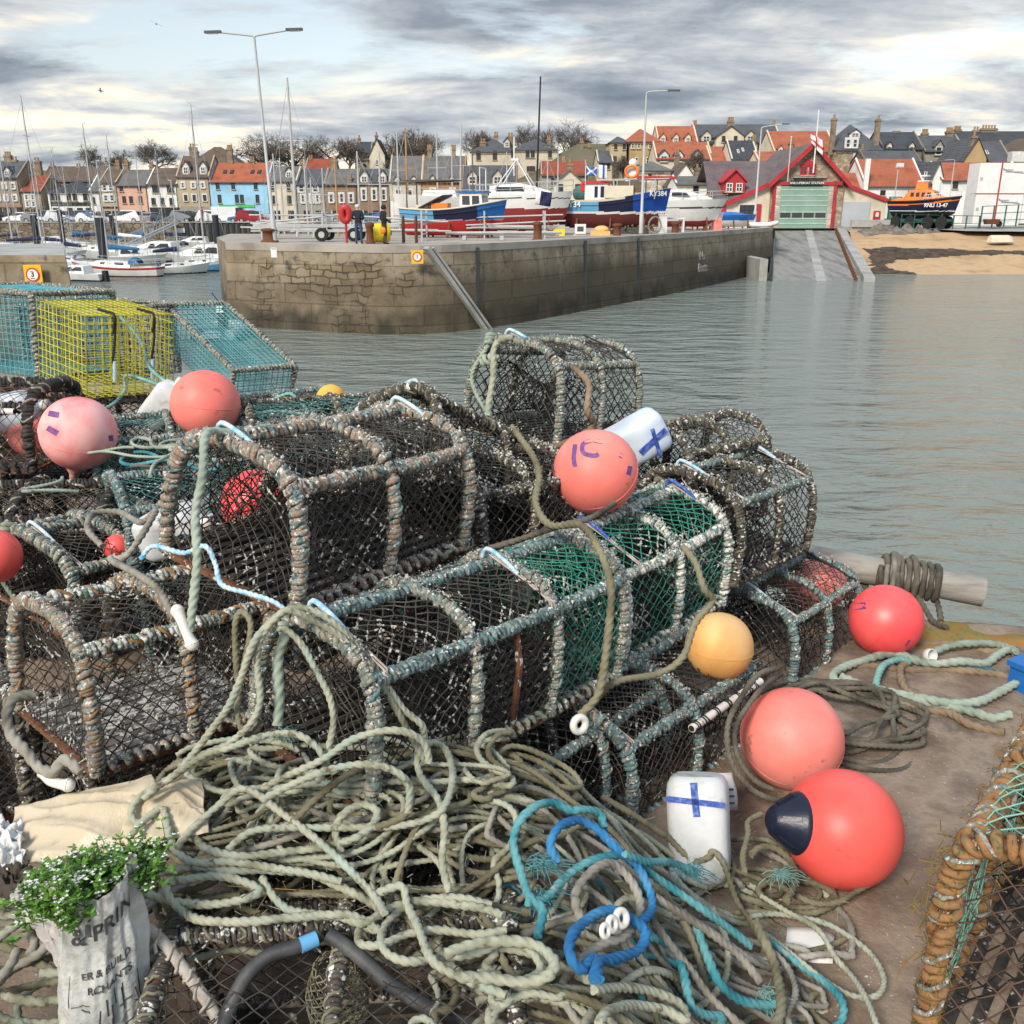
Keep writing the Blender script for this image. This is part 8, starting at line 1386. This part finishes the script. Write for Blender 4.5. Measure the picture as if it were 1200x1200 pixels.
freerope('dark olive rope hanging over the middle of the green creel', [(600, 500, 3.05), (625, 535, 2.9), (632, 560, 2.8), (628, 590, 2.7), (645, 615, 2.6), (680, 615, 2.5), (700, 640, 2.44), (715, 680, 2.38), (715, 720, 2.36), (708, 780, 2.36), (700, 815, 2.36), (680, 838, 2.36)], 'rope_olive', .0105, **C5)
freerope('second dark rope strand crossing the green creel end', [(800, 640, 2.62), (815, 660, 2.58), (825, 690, 2.56), (835, 705, 2.58), (815, 730, 2.56), (800, 770, 2.52), (770, 790, 2.5), (720, 800, 2.42), (690, 830, 2.38), (670, 850, 2.38)], 'rope_olive', .0095, **C5)
freerope('brown rope along the foot of the tipped black creel', [(545, 650, 2.65), (600, 635, 2.65), (650, 618, 2.62), (690, 608, 2.65), (720, 590, 2.8)], 'rope_dark', .009, **C5)
freerope('dark rope bundle hung on the pale roped back creel', [(672, 430, 3.12), (690, 450, 3.06), (688, 480, 3.05), (695, 500, 3.1), (660, 520, 3.1), (620, 535, 3.1)], 'rope_brown', .011, **C5)
freerope('pale rope tail hanging down the pale roped back creel', [(600, 395, 3.22), (580, 405, 3.2), (578, 440, 3.2), (572, 480, 3.2), (575, 500, 3.2)], 'rope_pale', .011, **C5)
freerope('sea green rope over the yellow wire trap', [(140, 370, 4.5), (165, 400, 4.35), (175, 430, 4.3), (200, 455, 4.2), (150, 440, 4.3), (145, 460, 4.3), (120, 480, 4.2), (60, 490, 4.2)], 'rope_green', .008, **C5)
freerope('mint rope strands lying on the dark green creel', [(285, 490, 4.1), (320, 482, 4.15), (360, 485, 4.2), (350, 470, 4.25), (335, 462, 4.25), (300, 485, 4.2), (340, 500, 4.1), (380, 490, 4.1)], 'rope_green', .008, **C5)
freerope('dark rope doubled over the white pipe beside the coral buoy', [(912, 783, 2.85), (890, 790, 2.8), (870, 815, 2.72), (853, 850, 2.66), (856, 890, 2.62), (875, 920, 2.62), (900, 935, 2.62), (930, 940, 2.66)], 'rope_dark', .0085, **C5)
freerope('second dark strand beside the white pipe', [(916, 790, 2.88), (900, 800, 2.8), (880, 822, 2.73), (862, 855, 2.67), (866, 890, 2.64), (885, 915, 2.64), (905, 925, 2.65)], 'rope_dark', .008, **C5)
mb = MB(); rg = np.random.default_rng(5); loops(mb, 9, (-1.6, -1.1, 3.05, 3.7), .007, .8, (.0, .03), rg, lambda x, y: .735, (0, 1, 2)); o = mb.build('rope_tangle', [M['rope_sea'], M['rope_teal'], M['rope_dark']], kind='stuff'); o['label'] = 'blue and grey rope ends strewn behind the topmost creel'
# coiled ropes on the quay at the right
def ground_rope(label, pts, m, r, z=.02, group='heavy ropes on the quay by the water', wob=.01, seed=0):
    P = [G(u, v, z+r+abs(wob*math.sin(i*2.1+seed))) for i, (u, v) in enumerate(pts)]; mb = MB(); rope(mb, P, r); return tag(mb.build('rope', M[m]), label, 'rope', group)
C = lambda L: [(930+x/4.444, 620+y/4.444) for x, y in L]
ground_rope('sea green rope in a long flat loop near the quay edge', C([(1160, 655), (1130, 625), (1060, 660), (1000, 700), (880, 690), (760, 700), (660, 690), (560, 655), (470, 655), (380, 680), (260, 720), (205, 760), (240, 800), (360, 820), (500, 850), (640, 875), (800, 905), (960, 900), (1080, 845), (1180, 790)]), 'rope_sea', .0155, .02)
ground_rope('sea green rope doubled beneath the flat loop', C([(730, 640), (830, 605), (960, 595), (1080, 605), (1160, 640)]), 'rope_sea', .0145, .03)
ground_rope('lower sea green strand with a frayed teal whipping', C([(250, 770), (400, 830), (560, 870), (720, 905), (860, 935), (960, 960), (1040, 985), (1130, 965)]), 'rope_sea', .0155, .012)
ground_rope('tan rope laid under the sea green loop', C([(640, 610), (720, 600), (800, 600), (900, 620), (1040, 640), (1150, 625)]), 'rope_brown', .0145, .0)
ground_rope('tan rope coming out towards the rust orange creel', C([(280, 720), (420, 715), (600, 735), (760, 735), (900, 740), (1040, 755), (1150, 780)]), 'rope_brown', .0145, .0)
ground_rope('brown rope curling towards the big rusty creel', C([(380, 850), (520, 890), (620, 935), (740, 950), (820, 960), (900, 1010), (1000, 1045), (1100, 1060)]), 'rope_brown', .0145, .004)
ground_rope('short green bight standing inside the flat loop', C([(430, 850), (435, 780), (470, 710), (550, 680), (600, 690)]), 'rope_green', .013, .03)
ground_rope('short tan bight standing inside the flat loop', C([(600, 700), (560, 720), (560, 780), (590, 840), (640, 870)]), 'rope_brown', .0135, .02)
ground_rope('brown rope trailing from the pipe to the coil', C([(650, 470), (700, 510), (760, 545), (850, 580), (930, 600)]), 'rope_brown', .0135, .0)
coil = MB(); P = []
for k in range(9):
    for i in range(26): a = i/26*2*math.pi; c = G(985+4*math.sin(k*2.1), 852+4*math.cos(k*1.7), 0); s = 1-.055*k+.04*math.sin(k*3.3); P.append((c[0]+.27*s*math.cos(a)+.03*math.sin(3*a+k), c[1]+.25*s*math.sin(a)+.025*math.cos(2*a+k), .02+.006*k+.012*math.sin(a*2+k*1.3)+.006))
rope(coil, P, .0088); tag(coil.build('rope', M['rope_dark']), 'dark rope coiled in many turns beside the coral buoy', 'rope', 'heavy ropes on the quay by the water')
rg = np.random.default_rng(8); mb = MB()
for c0, m_ in ((onheap(633, 1052, .07), 0), (onheap(560+70, 1010, .08), 0), (onheap(912, 1024, .08), 1), (onheap(893, 1165, .05), 1), (onheap(805, 1019, .1), 0), (G(1150, 785, .03), 2), (onheap(330, 860, .05), 1)):
    A = np.repeat(c0[None], 60, 0)+rg.normal(0, .006, (60, 3)); D_ = rg.normal(0, 1, (60, 3))*[.016, .011, .005]+[.012, 0, 0]; prisms(mb, A, A+D_, .0009, m_); prisms(mb, A+D_, A+D_*1.5+rg.normal(0, .004, (60, 3))-[0, 0, .01], .001, m_)
o = mb.build('frayed_fibres', [M['rope_teal'], M['rope_green'], M['rope_teal']], kind='stuff'); o['label'] = 'frayed teal fibres at cut rope ends'
mb = MB(); 
for k in range(520):
    i = rg.integers(0, 10); u, v = rg.uniform(160, 1000), rg.uniform(890, 1080)
    if u > 640 and rg.random() < .5: continue
    p = onheap(u, v, rg.uniform(.0, .06)); d = rg.normal(0, 1, 3)*[.014, .014, .006]; prisms(mb, p[None], (p+d)[None], .0006)
o = mb.build('rope_fuzz', [M['rope_pale']], kind='stuff'); o['label'] = 'loose fibres standing off the pale ropes'
# white rings on the blue rope, wooden/plastic toggles
for lab, u, v, d, ax, r0 in (('white plastic ring threaded topmost on the blue rope', 728, 1076, None, (.6, -.6, .5), .013), ('white plastic ring in the middle of the blue rope ring', 717, 1083, None, (.7, -.5, .4), .011), ('small white ring lowest on the blue rope ring', 709, 1091, None, (.7, -.5, .4), .010), ('cream ring hung below the rusty bar of the long creel', 679, 849, 2.33, (.5, -.8, .2), .018)):
    p = onheap(u, v, .12) if d is None else Pd(u, v, d); t = thing('float_ring', lab, 'ring', p, group='small white float rings'); mb = MB(); A = Vector((0, 0, 1)).rotation_difference(Vector(ax)).to_matrix(); th = np.linspace(0, 2*math.pi, 25); tube(mb, np.array([(r0*math.cos(a), r0*math.sin(a), 0) for a in th])@np.array(A).T, r0*.52, 10, 0, False); mb.build('ring', M['toggle_white'], t)
for lab, pts in (('long white bone shaped toggle under the topmost creel', [(208, 716, 1.97), (213, 728, 1.965), (219, 742, 1.965), (225, 755, 1.965)]), ('white bone shaped toggle at the foot of the rust roped creel', [(52, 905, 2.0), (58, 914, 1.99), (68, 918, 1.985), (80, 920, 1.985)])):
    P = np.array([Pd(*p) for p in pts]); t = thing('rope_toggle', lab, 'toggle', P[1]); mb = MB(); Q = spline(P-P[1], .004); x = np.linspace(-1, 1, len(Q)); tube(mb, Q, .0105+.005*x**4, 12); ball(mb, Q[0], .0145, 0, 12); ball(mb, Q[-1], .0145, 0, 12); mb.build('toggle', M['toggle_white'], t)
freerope('thick pale rope eye drooping at the left of the rust roped creel', [(40, 815, 2.08), (18, 818, 2.05), (8, 838, 2.03), (14, 862, 2.02), (30, 880, 2.0), (44, 898, 1.99), (62, 905, 1.98), (75, 890, 1.99), (95, 905, 1.98)], 'rope_grey', .0115)
# bottom foreground creel: hose hoops and pale rod seen through the net
t = thing('hose_hoop', 'black hose hoop bent inside the lowest foreground creel', 'hose', Pd(300, 1140, 1.72)); b = np.array(t.location); mb = MB(); tube(mb, spline([Pd(262, 1205, 1.62)-b, Pd(270, 1180, 1.64)-b, Pd(288, 1145, 1.66)-b, Pd(315, 1120, 1.68)-b, Pd(350, 1108, 1.69)-b, Pd(372, 1095, 1.71)-b], .01), .0135, 12); mb.build('hose', M['hose'], t); mb = MB(); tube(mb, [Pd(352, 1108, 1.685)-b, Pd(371, 1100, 1.70)-b], .0142, 12); mb.build('blue_tape', M['p_light_blue'], t)
t = thing('hose_hoop', 'grey hose hoop sloping right in the lowest foreground creel', 'hose', Pd(470, 1150, 1.68)); b = np.array(t.location); mb = MB(); tube(mb, spline([Pd(385, 1095, 1.71)-b, Pd(420, 1120, 1.69)-b, Pd(460, 1155, 1.67)-b, Pd(520, 1190, 1.66)-b, Pd(560, 1202, 1.66)-b], .01), .0135, 12); mb.build('hose', M['hose'], t)
t = thing('frame_rod', 'pale crusted rod along the end of the lowest foreground creel', 'rod', Pd(210, 1140, 1.72)); b = np.array(t.location); mb = MB(); tube(mb, spline([Pd(172, 1088, 1.70)-b, Pd(192, 1105, 1.69)-b, Pd(222, 1145, 1.67)-b, Pd(250, 1185, 1.65)-b, Pd(262, 1215, 1.63)-b], .01), .0105, 10); wrap(mb, [Pd(172, 1088, 1.70)-b, Pd(222, 1145, 1.67)-b, Pd(262, 1215, 1.63)-b], .012, .003, .03, 0, seed=9); mb.build('rod', M['rod_pale'], t)
t = thing('bait_bag', 'brown knotted bait net bag in the lowest foreground creel', 'bait bag', Pd(395, 1160, 1.70)); mb = MB(); f = lambda s, q: np.stack([(.035+.02*np.sin(q*3.1))*np.cos(s*6.283), (.035+.02*np.sin(q*3.1))*np.sin(s*6.283), .06-.16*q], -1); netting(mb, f, 28, 22, .0016, 0, .001); mb.build('net_bag', M['rope_olive'], t)
# ------------------------------------------------------------------ pipe at the quay edge
p0, p1 = Pd(925, 650, 4.15), Pd(1152, 694, 3.95); t = thing('pipe', 'weathered grey pipe jutting over the water with rope wound round it', 'pipe', p0); d = p1-p0; mb = MB(); R = 17*4.0/FPX; Lp = np.linalg.norm(d); tube(mb, [d*f for f in np.linspace(-.25, 1, 12)], R, 28, 0, False); lathe(mb, [(R, 0), (R*.82, .002), (R*.8, -.3), (.01, -.3)], 28, 0, True, d/Lp, d); mb.build('tube', M['pole_grey'], t); mb = MB(); bar(mb, d*-.2-[0, .0, R+.05], d*.42-[0, .02, R+.04], .09, .07); bar(mb, d*.1-[0, .1, R+.3], d*.12-[0, .02, R+.06], .08); bar(mb, d*.38-[0, .1, R+.3], d*.37-[0, .02, R+.06], .08); mb.build('timber_bracket', M['timber'], t)
mb = MB(); wrap(mb, [d*.47, d*.6, d*.785], R+.012, .0125, .029, 0, 8, 20, .03, seed=4); wrap(mb, [d*.70, d*.6, d*.47], R+.026, .0115, .07, 0, 8, 20, .05, seed=8); o = mb.build('rope', M['rope_dark']); o.location = p0; tag(o, 'brown rope wound tightly round the grey pipe', 'rope'); mb = MB(); wrap(mb, [d*.50, d*.56], R+.028, .011, .03, 0, 8, 20, .03, seed=5); o = mb.build('rope', M['rope_grey']); o.location = p0; tag(o, 'paler grey rope turns on the left of the pipe winding', 'rope')
freerope('dark rope tail hanging from the pipe to the quay', [(1096, 696, 3.98), (1100, 712, 3.95), (1103, 728, 3.9)], 'rope_dark', .012); freerope('dark rope end dropping behind the red buoy from the pipe', [(1070, 690, 4.0), (1085, 715, 3.93), (1095, 730, 3.88), (1110, 735, 3.8)], 'rope_dark', .012)
freerope('olive rope tied to the canister handle', [(800, 1020, 2.45), (812, 1012, 2.36), (829, 1005, 2.33), (836, 998, 2.33), (847, 1011, 2.32), (856, 1035, 2.31), (865, 1059, 2.27), (880, 1080, 2.24), (892, 1104, 2.2), (897, 1130, 2.12)], 'rope_olive', .0075, **C5)
p = G(1088, 768, .055); t = thing('cup', 'small white plastic cap standing on edge by the green rope', 'cap', p, (70, 0, 25)); mb = MB(); lathe(mb, [(.022, -.006), (.026, -.004), (.026, .02), (.022, .02), (.021, .0), (.001, .0)], 24); mb.build('rim', M['cup'], t)
p = G(1217, 795, .10); t = thing('crate', 'corner of a bright blue fish crate at the right edge', 'crate', p, (0, 0, 30)); mb = MB(); box(mb, (.16, 0, -.05), (.3, .22, .1)); box(mb, (.16, 0, .01), (.32, .24, .02)); mb.build('tub', M['p_blue'], t)
p = G(950, 1107, .03); t = thing('paper_scrap', 'torn pale card lying under a rope on the quay', 'paper', p, (6, -4, -20)); mb = MB(); S = [[(x, y, .006*math.sin(x*40+y*30)) for x in np.linspace(-.055, .05, 8)] for y in np.linspace(-.045, .045, 7)]; loft(mb, S); o = mb.build('card', M['paper'], t); o.modifiers.new('thick', 'SOLIDIFY').thickness = .0015
p = Pd(848, 928, 2.6); t = thing('paper_scrap', 'printed plastic scrap behind the blue crossed canister', 'paper', p, (60, 10, 20)); mb = MB(); loft(mb, [[(x, y, .006*math.sin(x*50+y*40)) for x in np.linspace(-.04, .04, 8)] for y in np.linspace(-.05, .05, 7)]); o = mb.build('film', M['paper'], t); o.modifiers.new('thick', 'SOLIDIFY').thickness = .001; mb = MB()
for i in range(3): box(mb, (0, -.03+.018*i, .012), (.05, .006, .001))
mb.build('print', M['p_dgrey'], o)
# ------------------------------------------------------------------ plastic sheet, bags, printed sack, weeds
def crumple(f, nu, nv, amp, seed, sc=9):
    return np.array([[np.array(f(i/(nu-1), j/(nv-1)))+amp*np.array([nz(i/nu*sc, j/nv*sc, seed), nz(i/nu*sc, j/nv*sc, seed+5), 1.3*nz(i/nu*sc, j/nv*sc, seed+9)])+amp*1.9*np.array([0, 0, -abs(nz(i/nu*sc*.7+j/nv*3, j/nv*sc*.45, seed+3))-.5*abs(nz(i/nu*sc*1.7-j/nv*4, j/nv*sc*.9, seed+7))]) for j in range(nv)] for i in range(nu)])
def sheet(label, c, m, amp, seed, name='plastic_sheet', n=80, thick=.0015, sc=9):
    a, b, cc, d = [np.array(q) for q in c]; S = crumple(lambda s, t: (a*(1-s)+b*s)*(1-t)+(d*(1-s)+cc*s)*t+np.array([0, 0, .022*math.sin(s*math.pi)*math.sin(t*math.pi)]), n, n, amp, seed, sc); mb = MB(); loft(mb, S); o = mb.build(name, M[m]); o.modifiers.new('thick', 'SOLIDIFY').thickness = thick; return tag(o, label, 'plastic sheet')
sheet('crumpled beige plastic sheet spread under the rust roped creel', (Pd(2, 1012, 1.86), Pd(205, 985, 1.83), Pd(178, 905, 2.0), Pd(18, 945, 2.0)), 'bag_beige', .009, 3, sc=3.2)
sheet('second fold of beige plastic behind the weeds', (Pd(140, 990, 1.84), Pd(245, 975, 1.85), Pd(236, 915, 1.97), Pd(150, 912, 1.99)), 'bag_beige', .009, 14, sc=3)
sheet('white plastic film at the left edge beside the beige sheet', (Pd(-30, 1030, 1.84), Pd(30, 1015, 1.82), Pd(22, 960, 1.93), Pd(-40, 965, 1.95)), 'bag_white', .016, 21)
sheet('grey wrinkled plastic bag beside the printed sack', (Pd(12, 1050, 1.74), Pd(70, 1130, 1.62), Pd(92, 1040, 1.70), Pd(38, 1015, 1.80)), 'bag_grey', .008, 33, sc=7)
sheet('dark folded plastic at the left edge under the grey bag', (Pd(-30, 1060, 1.80), Pd(40, 1040, 1.76), Pd(36, 1010, 1.84), Pd(-40, 1020, 1.88)), 'cl_brown', .016, 43)
sc_ = thing('printed_sack', 'pale plastic builders merchant sack printed in black with weeds growing out', 'sack', (-.725, 1.31, .085), (-4, 2, 0)); NS, NZ = 110, 90
def sackp(a, z):
    k = z/.50; r = .078*(1+.12*math.sin(k*5+.6)-.06*k)+.010*nz(math.cos(a)*2, math.sin(a)*2, z*7)+.006*nz(math.cos(a)*6, math.sin(a)*6, z*13)-.016*abs(nz(math.cos(a)*2.2+z*3, math.sin(a)*2.2, z*5+4))-.008*abs(nz(math.cos(a)*5-z*6, math.sin(a)*5, z*9)); return np.array([r*1.05*math.cos(a), r*.86*math.sin(a), z+.012*math.sin(a*2+1)*k+.03*k*k*max(0, math.cos(a-.0))])
S = [[sackp(a, z) for a in np.arange(NS)*2*math.pi/NS] for z in np.linspace(.0, .475, NZ)]; mb = MB(); loft(mb, S, 0, True); S2 = [S[-1]]+[[np.array(q)*[.95-.02*i, .95-.02*i, 1]-[0, 0, .018*i] for q in S[-1]] for i in range(1, 4)]; loft(mb, S2, 0, True); sack = mb.build('bag', M['sack'], sc_)
def wraptext(s, size, zc, ac, bold, slope=.0):
    me = text_mesh(s, size, 0, bold=bold); me.materials.clear(); me.materials.append(M['sack_ink'])
    import bmesh
    bm = bmesh.new(); bm.from_mesh(me); bmesh.ops.subdivide_edges(bm, edges=[e for e in bm.edges if e.calc_length() > .012], cuts=2); bm.to_mesh(me); bm.free()
    for v in me.vertices: a = -math.pi/2+ac+v.co.x/.076; z = zc+v.co.y+slope*v.co.x; p = sackp(a, z); o = p-np.array([0, 0, p[2]]); o = o/np.linalg.norm(o); v.co = Vector(p+o*.0022)
    link('lettering', me, sc_)
wraptext('& PRIN', .042, .415, .50, .0005, .18); wraptext('ER & BUILD', .019, .338, .46, .0003, .16); wraptext('RCHANTS', .019, .310, .52, .0003, .16)
mb = MB(); rg = np.random.default_rng(31)
for k in range(64):
    a0, z0 = rg.uniform(-2.2, -.1), rg.uniform(.06, .27); da, dz = (rg.uniform(.15, .5), rg.normal(0, .012)) if k % 2 else (rg.normal(0, .04), rg.uniform(.02, .06)); Q = [sackp(a0+da*i/8, z0+dz*i/8)*[1.006, 1.006, 1] for i in range(9)]; tube(mb, Q, rg.uniform(.0006, .0016), 4)
mb.build('line_drawing', M['sack_ink'], sc_)
mb = MB(); lathe(mb, [(.052, .40), (.05, .42), (.03, .435), (.001, .44)], 20); mb.build('soil', M['hose'], sc_)
pl = thing('flowering_weed', 'clump of green weeds with tiny white flowers rooted in the sack', 'plant', (-.73, 1.33, .53)); rg = np.random.default_rng(12); st, lf, pt = MB(), MB(), MB()
def leafq(c, d, n, l, w): s = np.cross(d, n); s /= np.linalg.norm(s)+1e-9; return [c, c+d*l*.45+s*w, c+d*l+n*l*.12, c+d*l*.45-s*w]
LV, LF, PV, PF = [], [], [], []
for k in range(330):
    if k < 235: root = np.array([rg.normal(-.02, .03), rg.normal(0, .028), rg.uniform(-.03, .02)]); lean = np.array([rg.normal(-.10, .42), rg.normal(-.25, .4), .9])
    else: root = np.array([rg.uniform(.0, .11), rg.uniform(.02, .10), rg.uniform(-.03, .02)]); lean = np.array([rg.normal(.1, .45), rg.normal(-.1, .4), 1.0])
    lean /= np.linalg.norm(lean); L_ = rg.uniform(.025, .075); P = [root]; d = lean.copy()
    for i in range(4): d = d+rg.normal(0, .14, 3); d /= np.linalg.norm(d); P.append(P[-1]+d*L_/4)
    prisms(st, np.array(P[:-1]), np.array(P[1:]), .0008)
    for i in range(1, 5):
        for q in range(4):
            a = rg.uniform(0, 6.28); dd = np.array([math.cos(a), math.sin(a), rg.uniform(-.1, .6)]); dd /= np.linalg.norm(dd); n_ = np.array([rg.normal(0, .3), rg.normal(0, .3), 1.]); b0 = len(LV); LV += leafq(P[i], dd, n_/np.linalg.norm(n_), rg.uniform(.007, .017), rg.uniform(.002, .0048)); LF.append([b0, b0+1, b0+2, b0+3])
    if rg.random() < .42:
        for q in range(rg.integers(3, 8)):
            c = P[-1]+rg.normal(0, .0045, 3)+[0, 0, .004]
            for h in range(4): a = h*1.571+rg.random(); dd = np.array([math.cos(a), math.sin(a), .25]); b0 = len(PV); PV += leafq(c, dd, np.array([0, 0, 1.]), .0034, .0014); PF.append([b0, b0+1, b0+2, b0+3])
lf.add(LV, LF, 0, False); pt.add(PV, PF, 0, False); st.build('stems', M['stem'], pl); lf.build('leaves', M['leaf'], pl); pt.build('flowers', M['petal'], pl)
mb = MB(); rg = np.random.default_rng(3)
for k in range(9): p = np.array([rg.uniform(-.65, -.2), rg.uniform(1.45, 1.55), .42]); d = np.array([rg.normal(0, .06), rg.normal(-.05, .05), rg.uniform(.0, .05)]); prisms(mb, p[None], (p+d)[None], .0011)
o = mb.build('dry_stalks', M['moss'], kind='stuff'); o['label'] = 'dry grass stalks caught in the bottom net'
# seaweed fringe on the big rusty creel
mb = MB(); rg = np.random.default_rng(6)
A = np.stack([np.full(260, .85)+rg.normal(0, .012, 260), 1.55+rg.normal(0, .03, 260), rg.uniform(.12, .46, 260)], 1); prisms(mb, A, A+rg.normal(0, 1, (260, 3))*[.010, .010, .016]+[-.008, -.006, -.012], .0014)
for e in range(2): 
    q = rg.random((130, 1)); A = np.array([.86, 1.565, .455])*(1-q)+np.array([1.32, 2.11, .455] if e == 0 else [1.25, 1.22, .455])*q+rg.normal(0, .012, (130, 3)); prisms(mb, A, A+rg.normal(0, 1, (130, 3))*.010, .0011)
o = mb.build('weed_fringe', [M['moss']], kind='stuff'); o['label'] = 'olive weed and fibre fringing the rusty foreground creel'
